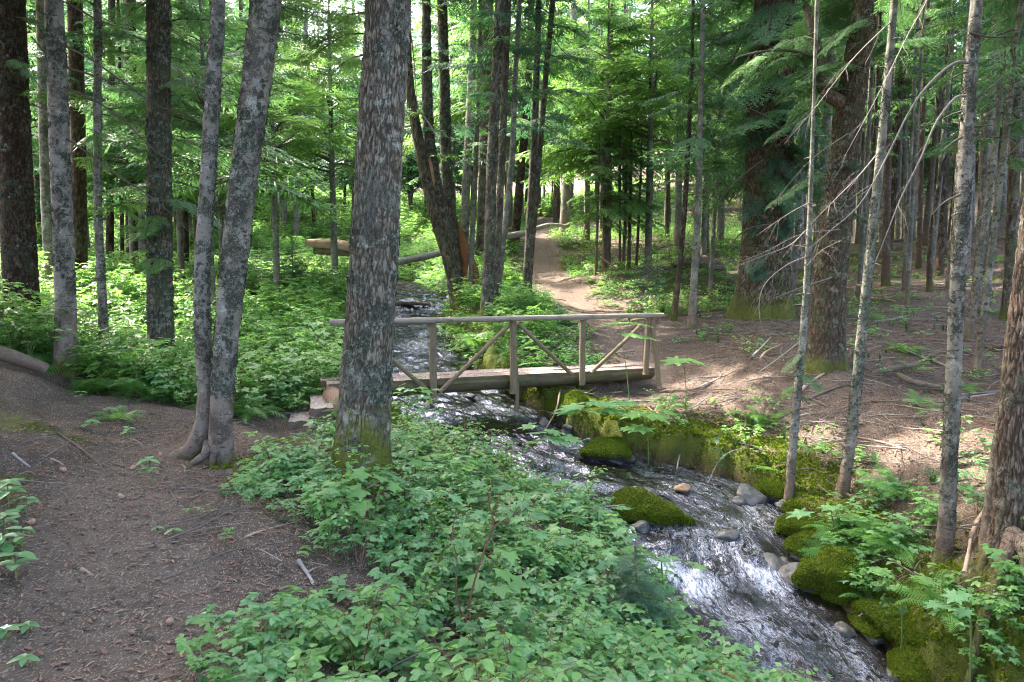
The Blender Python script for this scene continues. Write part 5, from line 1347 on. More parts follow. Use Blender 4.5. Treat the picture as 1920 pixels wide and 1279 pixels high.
STK = [ # u,v,d, u,v,d, width, material, label
 (1305,692,11.8,1385,684,12.0,3,W_grey,'pale straight stick below the mossy hump'),
 (1500,716,10.3,1545,702,10.6,7,W_tan,'thick tan stick at the foot of the leaning trunk'),
 (1515,728,10.1,1612,710,10.4,5,W_brownlog,'long brown stick lying past the leaning trunk'),
 (1350,575,17.8,1375,563,18.3,6,W_grey,'pale fallen pole leading to the old cedar'),
 (1295,592,16.6,1350,575,17.4,5,W_tan,'tan fallen pole behind the mossy hump'),
 (1590,660,12.0,1560,640,12.6,6,W_grey,'pale stick leaning beside the slanting thin trunk'),
 (1680,640,12.4,1790,680,11.2,5,W_grey,'long pale stick pointing at the blotched slender trunk'),
 (1800,738,9.6,1890,733,9.7,5,W_grey,'bleached stick behind the blotched slender trunk'),
 (1800,726,9.9,1850,728,9.9,4,W_tan,'short tan stick behind the bleached stick'),
 (1610,800,8.9,1690,835,8.3,4,W_tan,'slanting twiggy stick on the lower slope'),
 (1460,777,9.9,1535,776,9.9,4,W_brownlog,'brown stick on the slope above the mossy bank'),
 (1738,826,8.2,1768,832,8.1,5,W_tan,'short reddish stick beside the blotched slender trunk'),
 (1410,668,11.2,1445,632,11.8,4,W_grey,'stick leaning on the twig heap left of the leaning trunk'),
 (1425,672,11.1,1465,645,11.5,4,W_tan,'tan stick on the twig heap'),
 (1500,640,12.0,1420,700,10.8,3,W_grey,'thin long grey stick across the twig heap'),
 (1640,600,14.5,1700,588,15.3,4,W_grey,'pale stick in the sunlit clearing'),
 (1740,604,14.7,1790,596,15.0,5,W_brownlog,'brown mossy stick behind the slender trunk'),
 (1600,555,19,1680,572,17.3,4,W_tan,'stick bordering the sunlit clearing'),
 (1850,640,12.7,1920,652,12.3,4,W_grey,'grey stick beside the upturned root clump'),
 (1290,770,10.7,1330,740,11.1,3,W_grey,'thin twig standing out of the needle slope'),
 (1275,830,9.9,1250,870,9.4,3,W_grey,'pale bent twig on the mossy bank edge'),
 (1050,735,11.6,1020,810,10.6,4,W_brownlog,'thin arched root hanging under the bridge end'),
 (215,738,9.6,350,738,9.7,5,W_tan,'straight pale stick lying in front of the undergrowth by the path'),
 (218,700,10.6,245,720,10.1,8,W_brownlog,'red brown broken branch at the edge of the undergrowth'),
 (95,858,5.5,120,862,5.5,5,W_tan,'small pale stick on the near path edge'),
 (153,1076,3.75,176,1086,3.7,9,W_tan,'short broken stick on the middle of the path'),
 (25,878,5.2,57,884,5.15,6,W_grey,'grey stick on the dirt bank'),
 (560,1060,4.2,588,1095,4.0,10,W_grey,'pale stick standing among the leaves on the near slope'),
 (110,820,6.2,190,852,5.8,5,W_brownlog,'dark thin branch lying along the dirt bank'),
 (460,1040,4.35,530,1010,4.6,5,W_tan,'tan stick on the litter beside the near path'),
 (590,905,6.0,720,1000,5.2,6,W_tan,'long brown stick in front of the mossy foot of the thick trunk'),
 (1820,1010,5.9,1850,950,6.2,10,W_tan,'curved bleached root beside the furrowed trunk'),
 (1808,1075,5.4,1820,1010,5.8,10,W_tan,'bent bleached branch below the furrowed trunk'),
 (1100,440,36,1000,437,36,3,W_grey,'far pale stick across the slope'),
 (1670,478,28,1760,470,28.5,6,W_brownlog,'fallen log deep in the pole wood'),
 (1700,455,30,1850,440,31,7,W_brownlog,'long fallen log high in the pole wood'),
 (1560,500,26,1640,492,26.5,5,W_brownlog,'fallen log behind the leaning trunk'),
 (1130,525,21.6,1190,528,21.5,4,W_grey,'pale stick at the foot of the sapling row'),
 (1122,480,23.2,1170,515,22.3,4,W_brownlog,'dark dead branch slanting through the sapling row'),
]
for i, (u, v, d, u2, v2, d2, w, mt, lab) in enumerate(STK):
    a, b = P(u, v, d), P(u2, v2, d2)
    lean = i in (4, 5, 12, 13, 14, 19, 21, 27, 31, 32, 38)
    a[2] = max(a[2], h1(a[0], a[1]) + 0.01); b[2] = (max(b[2], h1(b[0], b[1]) + 0.01)) if lean else h1(b[0], b[1]) + w / FPX * d / 2
    if not lean: a[2] = h1(a[0], a[1]) + w / FPX * d / 2
    r = np.random.RandomState(400 + i); L = np.linalg.norm(b - a)
    m0 = (a + b) / 2 + r.normal(size=3) * L * 0.05 * (1, 1, 0.3)
    if not lean: m0[2] = h1(m0[0], m0[1]) + w / FPX * d / 2
    else: m0[2] = max(m0[2], h1(m0[0], m0[1]))
    C = spline([a, m0, b], 10) - a; rr = w / 2 / FPX * d
    V, F = tube(C, np.linspace(rr, rr * 0.55, 10) * (1 + 0.3 * (r.rand(10) - 0.5)), 7); mb = MB(); mb.add(V, F)
    if i % 3 == 0: dead_branch(mb, C[5], (b - a) + r.normal(size=3) * L * 0.5, L * 0.35, r, rr * 0.5, 1, 0.0)
    me = mb.mesh('stick', [mt]); o = link('fallen_stick', me, None, a)
    tag(o, lab, 'stick', 'sticks lying on the ground')
# red broken snag behind the leaning stems
sb = P(888,545,20.6); sb[2] = h1(sb[0], sb[1]) - 0.1
me, _ = trunk_mesh('snag', [(0,0,0),(-0.1,0,0.7),(-0.3,0,1.5),(-0.5,0,2.3)], [0.36,0.27,0.16,0.02], W_red, 28, 0.06, 0.3, 0.4, 0.03, 'fissured', 5, knots=0)
tag(link('broken_snag', me, None, sb), 'red brown split snag behind the leaning stems by the creek', 'snag')
# upturned roots at the right
def root_clump(label, c, s, seed):
    r = np.random.RandomState(seed); c = np.array(c); c[2] = h1(c[0], c[1])
    o = thing('root_clump', label, 'root clump', c)
    n = 40; th, ph = np.meshgrid(np.linspace(0, 2 * math.pi, n, endpoint=False), np.linspace(0.02, math.pi * 0.62, 22)); 
    x, y, z = np.cos(th) * np.sin(ph), np.sin(th) * np.sin(ph), np.cos(ph)
    rr = s * (0.65 + 0.9 * (fbm(x * 2.5 + seed, y * 2.5, z * 2.5, 4, seed) - 0.3))
    link('soil', np_mesh('soil', np.stack([x * rr * 1.3, y * rr, z * rr * 0.6], -1).reshape(-1, 3), grid_faces(22, n, True), True, [M_ground]), o)
    mb = MB()
    for k in range(26): dead_branch(mb, r.normal(size=3) * s * 0.3 * (1.2, 1, .4), r.normal(size=3) + (0, 0, .3), s * 1.1, r, s * 0.03, 1, 0.3)
    link('roots', mb.mesh('roots', [M_twigr]), o)
root_clump('small upturned root clump with a moss cushion on the needle slope', P(1878,640,12.3), 0.28, 3)
root_clump('dark upturned stump with hanging roots in the clearing behind the ringed trunk', P(1305,520,24), 0.8, 4)

# ------------------------------------------------------------------ rocks
def blob(n1, n2, size, seed, amp=0.35, flat=1.0, fr=1.3):
    th, ph = np.meshgrid(np.arange(n2) * 2 * math.pi / n2, np.linspace(0.001, math.pi - 0.001, n1))
    x, y, z = np.cos(th) * np.sin(ph), np.sin(th) * np.sin(ph), np.cos(ph)
    rs = np.random.RandomState(seed * 7 + 1); pn = rs.normal(size=(15, 3)); pn /= np.linalg.norm(pn, axis=1)[:, None]; pd = rs.uniform(0.62, 1.0, 15)
    dd = np.stack([x, y, z], -1) @ pn.T
    inv = (np.clip(dd, 0.02, None) / pd) ** 9
    q = 1 / (inv.sum(-1) + 0.75 ** 9) ** (1 / 9.0)                 # rounded facets of a broken stone
    q = q * (1 + 0.6 * amp * (fbm(x * fr * 1.6 + seed * 3.1, y * fr * 1.6, z * fr * 1.6, 5, seed) - 0.5) * 2) * 1.12
    sx, sy, sz = x, y, z
    return np.stack([sx * q * size[0], sy * q * size[1], sz * q * size[2]], -1)
def rock(label, c, size, rz=0.0, mat=None, mossy=0.0, seed=1, name='boulder', group=None, fuzz=True, res=1.0):
    mat = mat or M_rock
    o = thing(name, label, 'rock', c, rz, group)
    n1, n2 = int(40 * res), int(56 * res)
    V = blob(n1, n2, size, seed); link('stone', np_mesh('stone', V.reshape(-1, 3), grid_faces(n1, n2, True), True, [mat]), o)
    if mossy > 0:
        k = int(n1 * (mossy + 0.09)); th = V[:k].copy()
        nrm = th / (np.linalg.norm(th, axis=-1, keepdims=True) + 1e-9)
        edge = (np.arange(k) / (k - 1))[:, None]
        ef = sstep(1.0, 0.75, edge + 0.25 * (fbm(V[:k, :, 0] * 7, V[:k, :, 1] * 7, oct=3, seed=seed + 7) - 0.5))
        t_ = 0.04 * ef + 0.09 * ef * (fbm(V[:k, :, 0] * 9, V[:k, :, 1] * 9, V[:k, :, 2] * 9, 4, seed + 3) - 0.45) - 0.02 * (1 - ef)
        Vm = th + nrm * t_[..., None]
        mo = link('moss', np_mesh('moss', Vm.reshape(-1, 3), grid_faces(k, n2, True), True, [M_moss]), o)
        if fuzz: FUZZ.append((o, Vm, nrm, ef))
    return o
FUZZ = []
def rp(u, v, z):
    x, d = wp(u, v, z); return (x, d, z)
x, y, z = rp(1218, 968, -1.13); rock('long mossy boulder sitting in the middle of the creek', (x, y, z - 0.02), (0.42, 0.24, 0.2), -0.35, M_rock, 0.5, 3)
x, y, z = rp(1500, 995, -1.2); rock('small mossy rock tucked under the ferns, uppermost of the bank rocks', (x, y, z), (0.24, 0.2, 0.15), 0.2, M_rock, 0.5, 5)
x, y, z = rp(1508, 1035, -1.25); rock('small round mossy rock between two larger ones at the bank', (x, y, z), (0.17, 0.14, 0.11), 0.2, M_rock, 0.5, 6)
x, y, z = rp(1568, 1095, -1.35); rock('bright mossy boulder bulging from the bank beside a bare grey stone', (x, y, z + 0.02), (0.3, 0.26, 0.22), -0.7, M_rock, 0.52, 7)
x, y, z = rp(1492, 1080, -1.36); rock('bare wet grey stone at the foot of the mossy boulder', (x, y, z), (0.19, 0.17, 0.13), 0.4, M_rockg, 0, 8, 'stone')
x, y, z = rp(1665, 1140, -1.4); rock('low flat mossy rock at the water edge between the two mossy boulders', (x, y, z - 0.05), (0.25, 0.2, 0.1), -0.3, M_rock, 0.5, 9)
x, y, z = rp(1775, 1225, -1.5); rock('largest mossy boulder, long and rounded, under the leaves in the corner', (x, y + 0.05, z + 0.02), (0.62, 0.3, 0.27), -0.95, M_rock, 0.52, 10, res=1.4)
x, y, z = rp(1140, 845, -0.85); rock('mossy overhanging rock at the creek bank below the large leaves', (x, y, z), (0.34, 0.2, 0.17), 0.0, M_rock, 0.55, 11)
x, y, z = rp(1070, 775, -0.6); rock('mossy rock under the bridge end', (x, y + 0.1, z + 0.05), (0.4, 0.35, 0.26), 0.2, M_rock, 0.55, 13)
x, y, z = rp(1130, 1120, -1.3); rock('mossy boulder half hidden by the shrubs on the near bank', (x, y, z), (0.3, 0.25, 0.22), -0.2, M_rock, 0.5, 16)
x, y, z = rp(850, 600, 0.35); rock('mossy rock at the edge of the water near the upstream waterfall', (x, y, z), (0.4, 0.35, 0.3), 0, M_rock, 0.55, 17, fuzz=False)
for i, (u, v, zz, s, mt, lab) in enumerate([
 (1281,914,-1.0,0.09,M_rocko,'ochre stone showing through the creek water'),(1405,925,-1.05,0.16,M_rock,'dark wet stone splitting the current'),(1440,918,-1.05,0.13,M_rock,'dark wet stone next to the bank in the current'),
 (1385,938,-1.08,0.1,M_rock,'small black stone in the white water'),(1216,925,-1.03,0.12,M_rock,'black stone behind the long mossy boulder'),(1192,918,-1.0,0.09,M_rock,'little dark stone upstream of the mossy boulder'),
 (1362,1003,-1.17,0.1,M_rock,'dark stone just under the rushing water'),(1490,958,-1.1,0.08,M_rockg,'round grey stone at the water edge under the ferns'),(1472,948,-1.1,0.07,M_rock,'small dark stone at the water edge'),
 (1470,940,-1.08,0.05,M_rockg,'tiny grey stone by the slender trunk'),(1100,826,-0.8,0.06,M_rockg,'pale blue grey stone at the foot of the mossy bank'),(1020,790,-0.7,0.09,M_rock,'wet stone under the bridge'),
 (1065,800,-0.72,0.08,M_rockg,'grey stone under the mossy bank near the bridge'),(985,925,-1.0,0.1,M_rock,'dark stone in the creek near the leafy bank'),(880,742,-0.5,0.09,M_rock,'dark stone under the middle of the bridge'),
 (800,760,-0.6,0.11,M_rock,'dark stone near the shaded bank below the handrail'),(1470,1055,-1.32,0.07,M_rock,'dark stone between the current and the mossy boulder')]):
    x, y, z = rp(u, v, zz); rock(lab, (x, y, z - s * 0.15), (s * 1.2, s, s * 0.7), i * 0.7, mt, 0, 30 + i, 'stone', 'stones in the creek', False, 0.5)
for i in range(26):
    k = rnd.randrange(560, 860); sd = -1 if rnd.random() < 0.25 else 1; t_ = CK[min(899, k + 1), :2] - CK[k - 1, :2]; t_ /= np.linalg.norm(t_)
    off = sd * (CK[k, 3] * rnd.uniform(0.98, 1.1) + 0.08); s = rnd.uniform(0.09, 0.2)
    x, y = CK[k, 0] - t_[1] * off, CK[k, 1] + t_[0] * off
    rock(('%s mossy rock at the foot of the %s bank, %s' % ('small' if s < 0.13 else ('rounded' if s < 0.17 else 'broad'), 'slope side' if sd > 0 else 'trail side', 'under the footbridge' if y > 10.6 else ('near the large leaves' if y > 9.4 else ('in the wide bend' if y > 8 else ('by the white water' if y > 6.4 else 'in the lowest reach'))))), (x, y, CK[k, 2] + s * 0.1), (s * 1.4, s, s * 0.8), rnd.random() * 6, M_rock, 0.5, 80 + i % 9, 'boulder', 'mossy rocks along the creek bank', True, 0.5)
# stones of the far creek and the shore
for i in range(26):
    k = rnd.randrange(120, 870); sd = rnd.choice([-1, 1]); t_ = CK[min(899, k + 1), :2] - CK[k - 1, :2]; t_ /= np.linalg.norm(t_)
    off = sd * CK[k, 3] * rnd.uniform(0.45, 1.08); s = rnd.uniform(0.05, 0.16)
    x, y = CK[k, 0] - t_[1] * off, CK[k, 1] + t_[0] * off
    reach = ('where it enters from the far wood', 'above the small waterfall', 'below the small waterfall', 'upstream of the footbridge', 'around the footbridge', 'in the bend before the mossy boulder', 'in the lowest reach')[min(6, sum(y < q for q in (34, 25, 20, 13.5, 10.5, 7.5)))]
    rock('%s wet stone, %s side, %s' % ('small' if s < 0.085 else ('middling' if s < 0.125 else 'large'), 'trail' if sd > 0 else 'slope', reach), (x, y, CK[k, 2] - s * 0.25), (s * 1.3, s, s * 0.7), rnd.random() * 6, rnd.choice([M_rock, M_rock, M_rock]), 0, 60 + i % 7, 'stone', 'loose stones along the creek', False, 0.4)

# ------------------------------------------------------------------ leaves and plants
def leaf_geo(kind, seed=0):
    """leaf blade from its stalk along +X, 1 unit long"""
    r = np.random.RandomState(seed)
    if kind == 'ovate':
        k = 5; xs = np.linspace(0, 1, k + 1); w = 0.30 * np.sin(np.pi * xs ** 0.8) ** 0.8
        V, F = [], []
        for i, x in enumerate(xs):
            z = -0.18 * x * x
            V += [(x, -w[i], z + 0.25 * w[i]), (x, 0, z), (x, w[i], z + 0.25 * w[i])]
        for i in range(k):
            a = 3 * i; F += [(a, a + 3, a + 4, a + 1), (a + 1, a + 4, a + 5, a + 2)]
        return np.array(V), F
    if kind == 'toothed':
        k = 7; V, F = [(0, 0, 0)], []
        up, dn = [], []
        for i in range(1, 2 * k):
            x = i / (2 * k); w = 0.36 * math.sin(math.pi * x ** 0.75) ** 0.8 * (1.0 if i % 2 else 0.8)
            up.append((x + (0.04 if i % 2 else 0), w, -0.16 * x * x + 0.2 * w)); dn.append((x + (0.04 if i % 2 else 0), -w, -0.16 * x * x + 0.2 * w))
        mid = [(0, 0, 0)] + [((j + 1) / 4, 0, -0.16 * ((j + 1) / 4) ** 2) for j in range(4)]
        V = mid + up + dn; nu = len(mid)
        n = len(up)
        for side, off in ((0, nu), (1, nu + n)):
            pr = 0
            ring = [0] + [off + i for i in range(n)] + [4]
            for j in range(len(ring) - 1):
                m = min(4, int((j + 0.5) / (len(ring) - 1) * 5))
                f = (ring[j], ring[j + 1], m) if m not in (ring[j], ring[j + 1]) else None
                if f: F.append(f if side else f[::-1])
            # join the midrib fans
            for m in range(4):
                j = int(math.ceil((m + 1) / 5 * (len(ring) - 1) - 0.5)); j = max(1, min(len(ring) - 2, j))
                f = (m, ring[j], m + 1)
                F.append(f if side else f[::-1])
        return np.array(V), F
    lobes = dict(maple5=5, club7=7, lobe3=3)[kind]
    span = {3: 2.2, 5: 3.9, 7: 4.7}[lobes]
    V, F = [(0, 0, 0)], []
    angs = np.linspace(-span / 2, span / 2, lobes)
    ring = []
    for i, a in enumerate(angs):
        Lr = 1.0 - 0.30 * abs(a) / (span / 2) ** 0.9 if lobes != 3 else 1.0 - 0.2 * abs(a)
        da = span / (lobes - 1) / 2 if lobes > 1 else 0.5
        for q, rr in ((-0.62, 0.70), (-0.42, 0.74), (-0.2, 0.90), (0, 1.0), (0.2, 0.90), (0.42, 0.74), (0.62, 0.70)):
            ring.append((a + q * da, Lr * rr * (1 + 0.03 * r.randn())))
        if i < lobes - 1: ring.append((a + da, 0.50 if lobes == 7 else 0.56))
    for a, rr in ring:
        z = -0.24 * rr * rr + 0.05 * math.cos(a * (lobes - 1) / span * 2 * math.pi) * (1 if lobes == 7 else .6)
        V.append((rr * math.cos(a) * 0.62 + 0.0, rr * math.sin(a) * 0.62, z * 0.62))
    for i in range(1, len(ring)): F.append((0, i, i + 1))
    F.append((0, len(ring), 1)) if False else None
    F = [f for f in F if f]
    return np.array(V), F
def place(V, M): return V @ np.array(M)[:3, :3].T + np.array(M)[:3, 3]
def RM(az, pitch, roll, s, loc):
    return Matrix.Translation(tuple(float(c) for c in loc)) @ Matrix.Rotation(az, 4, 'Z') @ Matrix.Rotation(-pitch, 4, 'Y') @ Matrix.Rotation(roll, 4, 'X') @ Matrix.Scale(s, 4)
_LG = {k: leaf_geo(k, 1) for k in ('ovate', 'toothed', 'maple5', 'club7', 'lobe3')}

def proto_sprig(seed, kind, nstem, h, leafs, n_l, mats, tri=False, spread=0.6, droop=0.1):
    """leafy plant: stems with alternate leaves, held rather flat"""
    r = np.random.RandomState(seed); mb = MB()
    for s in range(nstem):
        a = r.rand() * 6.28; ln = h * r.uniform(0.6, 1.15); out = spread * r.uniform(0.2, 1.0) * h
        p = [(0, 0, -0.03), (math.cos(a) * out * 0.25, math.sin(a) * out * 0.25, ln * 0.5), (math.cos(a) * out * 0.65, math.sin(a) * out * 0.65, ln * 0.85), (math.cos(a) * out, math.sin(a) * out, ln * (0.98 - droop))]
        C = spline(p, 10); V, F = tube(C[::3], np.linspace(0.0028, 0.001, 4), 3, False); mb.add(V, F, 1)
        for j in range(n_l):
            f = 0.35 + 0.65 * (j + 0.5 * r.rand()) / n_l; q = np.array([np.interp(f, np.linspace(0, 1, 10), C[:, k]) for k in range(3)])
            az = a + (1 if j % 2 else -1) * r.uniform(0.5, 1.5) if j < n_l - 1 else a
            pl = leafs * r.uniform(0.4, 0.9); e = q + np.array((math.cos(az), math.sin(az), 0.35)) * pl
            V, F = tube([q, e], 0.001, 3, False); mb.add(V, F, 1)
            L = leafs * r.uniform(0.7, 1.2); tint = r.rand() * 0.3
            if tri:
                for da in (-1.15, 0, 1.15):
                    V, F = _LG[kind]; mb.add(place(V, RM(az + da, r.uniform(-0.25, 0.1), r.uniform(-0.25, 0.25), L, e)), F, 0, tint)
            else:
                V, F = _LG[kind]; mb.add(place(V, RM(az, r.uniform(-0.35, 0.1), r.uniform(-0.3, 0.3), L, e)), F, 0, tint)
    return mb.mesh('plant', mats)
def proto_cover(seed, kind, n_, leafs, rad, mats, h=0.05):
    """low ground plant: a whorl of leaves close to the soil"""
    r = np.random.RandomState(seed); mb = MB()
    for i in range(n_):
        a = r.rand() * 6.28; d = rad * math.sqrt(r.rand()); c = np.array((math.cos(a) * d, math.sin(a) * d, h * r.uniform(0.5, 1.4)))
        V, F = tube([(c[0] * 0.6, c[1] * 0.6, -0.02), tuple(c)], 0.0012, 3, False); mb.add(V, F, 1)
        k = r.randint(3, 6); t0 = r.rand() * 6
        for j in range(k):
            V, F = _LG[kind]; mb.add(place(V, RM(t0 + j * 6.28 / k, r.uniform(-0.1, 0.25), 0, leafs * r.uniform(0.7, 1.2), c)), F, 0, r.rand() * 0.3)
    return mb.mesh('plant', mats)
def frond_mesh(seed, L=1.0, n_=22):
    """arching fern frond along +X with pinnae cut into leaflets"""
    r = np.random.RandomState(seed); mb = MB()
    def ax(t): return np.array((t * (1 - 0.12 * t * t), 0.04 * math.sin(t * 2 + seed), 0.55 * t - 0.62 * t * t))
    C = np.array([ax(t) for t in np.linspace(0, 1, 9)]); V, F = tube(C, np.linspace(0.008, 0.002, 9), 3, False); mb.add(V, F, 1)
    for i in range(n_):
        t = 0.16 + 0.84 * i / n_; p = ax(t); dr = ax(min(1, t + 0.02)) - ax(t - 0.02); dr /= np.linalg.norm(dr)
        ln = 0.24 * math.sin(math.pi * min(1, (t * 0.82 + 0.16))) ** 0.9 * (1 - 0.35 * t)
        for sg in (-1, 1):
            sd = np.array((0, sg, 0.0)); d = sd * 0.92 + dr * 0.4; d /= np.linalg.norm(d)
            m = 5; tint = r.rand() * 0.2; up = np.cross(dr, sd) * sg
            w = 0.026
            Vs, Fs = [], []
            for j in range(m):
                a0, a1, am = j / m, (j + 1) / m, (j + 0.6) / m
                b0 = p + d * ln * a0 + np.array((0, 0, -0.25 * ln * a0 * a0)); b1 = p + d * ln * a1 + np.array((0, 0, -0.25 * ln * a1 * a1)); bm = (b0 + b1) / 2
                ww = w * (1 - 0.75 * am)
                k = len(Vs); Vs += [b0, b1, bm + dr * ww, bm - dr * ww]; Fs += [(k, k + 1, k + 2), (k, k + 3, k + 1)]
            mb.add(Vs, Fs, 0, tint)
    return mb.mesh('frond', [M_fern, M_stem])
FROND = [frond_mesh(i) for i in range(3)]
def proto_fern(seed, n_, L):
    r = np.random.RandomState(seed); VV = MB()
    for i in range(n_):
        me = FROND[i % 3]; co, F, mi, ti = mesh_arrays(me)
        M = RM(i * 6.28 / n_ + r.uniform(-.3, .3), r.uniform(0.1, 0.5), r.uniform(-.3, .3), L * r.uniform(0.7, 1.1), (0, 0, 0))
        base = VV.n; VV.V.append(place(co, M)); VV.F += [tuple(a + base for a in f) for f in F]; VV.M += list(mi); VV.A.append(ti + r.rand() * 0.2); VV.n += len(co)
    return VV.mesh('plant', [M_fern, M_stem])
def proto_tuft(seed, n_, L, w, mat, spread=0.6):
    r = np.random.RandomState(seed); mb = MB()
    for i in range(n_):
        a = r.rand() * 6.28; o_ = r.uniform(0.1, spread); l = L * r.uniform(0.5, 1.1)
        d = np.array((math.cos(a), math.sin(a), 0)); s = np.array((-math.sin(a), math.cos(a), 0)) * w
        p = [d * 0.01, d * l * o_ * 0.45 + np.array((0, 0, l * 0.6)), d * l * o_ + np.array((0, 0, l * (0.9 - 0.5 * o_)))]
        mb.add([p[0] - s, p[0] + s, p[1] + s * 0.8, p[1] - s * 0.8, p[2]], [(0, 1, 2, 3), (3, 2, 4)], 0, r.rand() * 0.4)
    return mb.mesh('plant', [mat])
def proto_stick(seed, L, r0, mat):
    r = np.random.RandomState(seed); mb = MB()
    C = spline([(-L / 2, 0, 0.01), (-L / 6, r.uniform(-.08, .08) * L, 0.03), (L / 5, r.uniform(-.1, .1) * L, 0.02), (L / 2, r.uniform(-.1, .1) * L, 0.0 + r.rand() * 0.05)], 7)
    V, F = tube(C, np.linspace(r0, r0 * 0.4, 7), 4, False); mb.add(V, F, 0, r.rand())
    if r.rand() < 0.6:
        for k in range(2): dead_branch(mb, C[r.randint(2, 5)], (1, r.choice([-1, 1]) * 0.8, 0.1), L * 0.3, r, r0 * 0.5, 0, 0.1)
    return mb.mesh('stick', [mat])

PCOL = {}
def proto_collection(key, meshes):
    c = bpy.data.collections.new('kinds_' + key)
    for i, me in enumerate(meshes):
        o = bpy.data.objects.new('%s_kind_%02d' % (key, i), me); c.objects.link(o)
    PCOL[key] = c; return c
def scatter(name, label, key, pts, rot, scl, pid, parent=None, as_stuff=True):
    pts = np.asarray(pts, np.float32)
    me = bpy.data.meshes.new(name); me.vertices.add(len(pts)); me.vertices.foreach_set('co', pts.ravel())
    a = me.attributes.new('rot', 'FLOAT_VECTOR', 'POINT'); a.data.foreach_set('vector', np.asarray(rot, np.float32).ravel())
    a = me.attributes.new('scl', 'FLOAT', 'POINT'); a.data.foreach_set('value', np.asarray(scl, np.float32))
    a = me.attributes.new('pid', 'INT', 'POINT'); a.data.foreach_set('value', np.asarray(pid, np.int32))
    me.update()
    o = link(name, me, parent)
    ng = bpy.data.node_groups.new('grow_' + key, 'GeometryNodeTree')
    ng.interface.new_socket('Geometry', in_out='INPUT', socket_type='NodeSocketGeometry'); ng.interface.new_socket('Geometry', in_out='OUTPUT', socket_type='NodeSocketGeometry')
    gi, go = ng.nodes.new('NodeGroupInput'), ng.nodes.new('NodeGroupOutput')
    ip = ng.nodes.new('GeometryNodeInstanceOnPoints'); ci = ng.nodes.new('GeometryNodeCollectionInfo')
    ci.inputs['Collection'].default_value = PCOL[key]; ci.inputs['Separate Children'].default_value = True; ci.inputs['Reset Children'].default_value = True
    def na(nm, ty):
        n = ng.nodes.new('GeometryNodeInputNamedAttribute'); n.data_type = ty; n.inputs['Name'].default_value = nm; return n.outputs[0]
    ng.links.new(gi.outputs[0], ip.inputs['Points']); ng.links.new(ci.outputs[0], ip.inputs['Instance'])
    ip.inputs['Pick Instance'].default_value = True
    ng.links.new(na('pid', 'INT'), ip.inputs['Instance Index'])
    er = ng.nodes.new('FunctionNodeEulerToRotation'); ng.links.new(na('rot', 'FLOAT_VECTOR'), er.inputs[0]); ng.links.new(er.outputs[0], ip.inputs['Rotation'])
    ng.links.new(na('scl', 'FLOAT'), ip.inputs['Scale'])
    ng.links.new(ip.outputs[0], go.inputs[0])
    m = o.modifiers.new('grow', 'NODES'); m.node_group = ng
    if as_stuff: tag(o, label if parent is None else None, None, None, 'stuff')
    return o

proto_collection('plant', [
 proto_sprig(1, 'toothed', 3, 0.26, 0.055, 4, [M_leaf, M_stem], tri=True),         # 0 bramble
 proto_sprig(2, 'toothed', 4, 0.36, 0.062, 4, [M_leaf, M_stem], tri=True),         # 1
 proto_sprig(3, 'toothed', 3, 0.20, 0.048, 4, [M_leafb, M_stem], tri=True),        # 2 lighter
 proto_sprig(4, 'maple5', 4, 0.38, 0.13, 4, [M_leaf, M_stem]),                     # 3 thimbleberry
 proto_sprig(5, 'maple5', 3, 0.50, 0.17, 4, [M_leafb, M_stem]),                    # 4
 proto_sprig(6, 'ovate', 6, 0.50, 0.055, 11, [M_leafb, M_redstem], spread=0.8),    # 5 huckleberry
 proto_sprig(7, 'ovate', 7, 0.75, 0.06, 13, [M_leaf, M_redstem], spread=0.7),      # 6
 proto_cover(8, 'ovate', 4, 0.07, 0.14, [M_leaf, M_stem]),                         # 7 bunchberry
 proto_cover(9, 'ovate', 6, 0.045, 0.16, [M_leafc, M_stem]),                       # 8
 proto_cover(10, 'toothed', 8, 0.05, 0.2, [M_leafb, M_stem], 0.08),                # 9
 proto_fern(11, 7, 0.5),                                                           # 10 fern
 proto_fern(12, 9, 0.72),                                                          # 11 big fern
 proto_tuft(13, 26, 0.16, 0.004, M_leafc),                                         # 12 grass
 proto_sprig(14, 'lobe3', 4, 0.30, 0.10, 5, [M_leafc, M_stem]),                    # 13
 proto_sprig(15, 'toothed', 5, 0.62, 0.075, 6, [M_leafb, M_stem], tri=True),       # 14 tall
 proto_sprig(16, 'toothed', 3, 0.24, 0.05, 4, [M_leafy, M_redstem], tri=True),       # 15 yellowing
 proto_sprig(17, 'ovate', 5, 0.42, 0.03, 3, [M_leafb, M_twigr], spread=0.9),       # 16 nearly bare stems
])
proto_collection('stick', [proto_stick(i, (0.25, 0.4, 0.6, 0.35, 0.2, 0.8)[i % 6], (0.004, 0.006, 0.008, 0.005, 0.003, 0.009)[i % 6], (M_twig, M_twigr, M_twigp, M_twigr, M_twigp, M_twig)[i % 6]) for i in range(10)])
def chip(seed, L, w, mat):
    r = np.random.RandomState(seed); mb = MB()
    V, F = tube([(-L / 2, 0, 0), (0, L * 0.05, 0.003), (L / 2, 0, 0)], [w * 0.6, w, w * 0.5], 4); V[:, 2] *= 0.5; mb.add(V, F, 0, r.rand()); return mb.mesh('chip', [mat])
proto_collection('chip', [chip(0, 0.02, 0.004, M_twigr), chip(1, 0.03, 0.005, M_chip), chip(2, 0.045, 0.0022, M_twigr), chip(3, 0.035, 0.0018, M_chip), chip(4, 0.06, 0.0018, M_twigd), chip(5, 0.022, 0.007, M_twigd), chip(6, 0.028, 0.009, M_twigr)])
proto_collection('mossy', [proto_tuft(20 + i, 14, 0.032, 0.0035, M_mossf, 1.0) for i in range(3)])

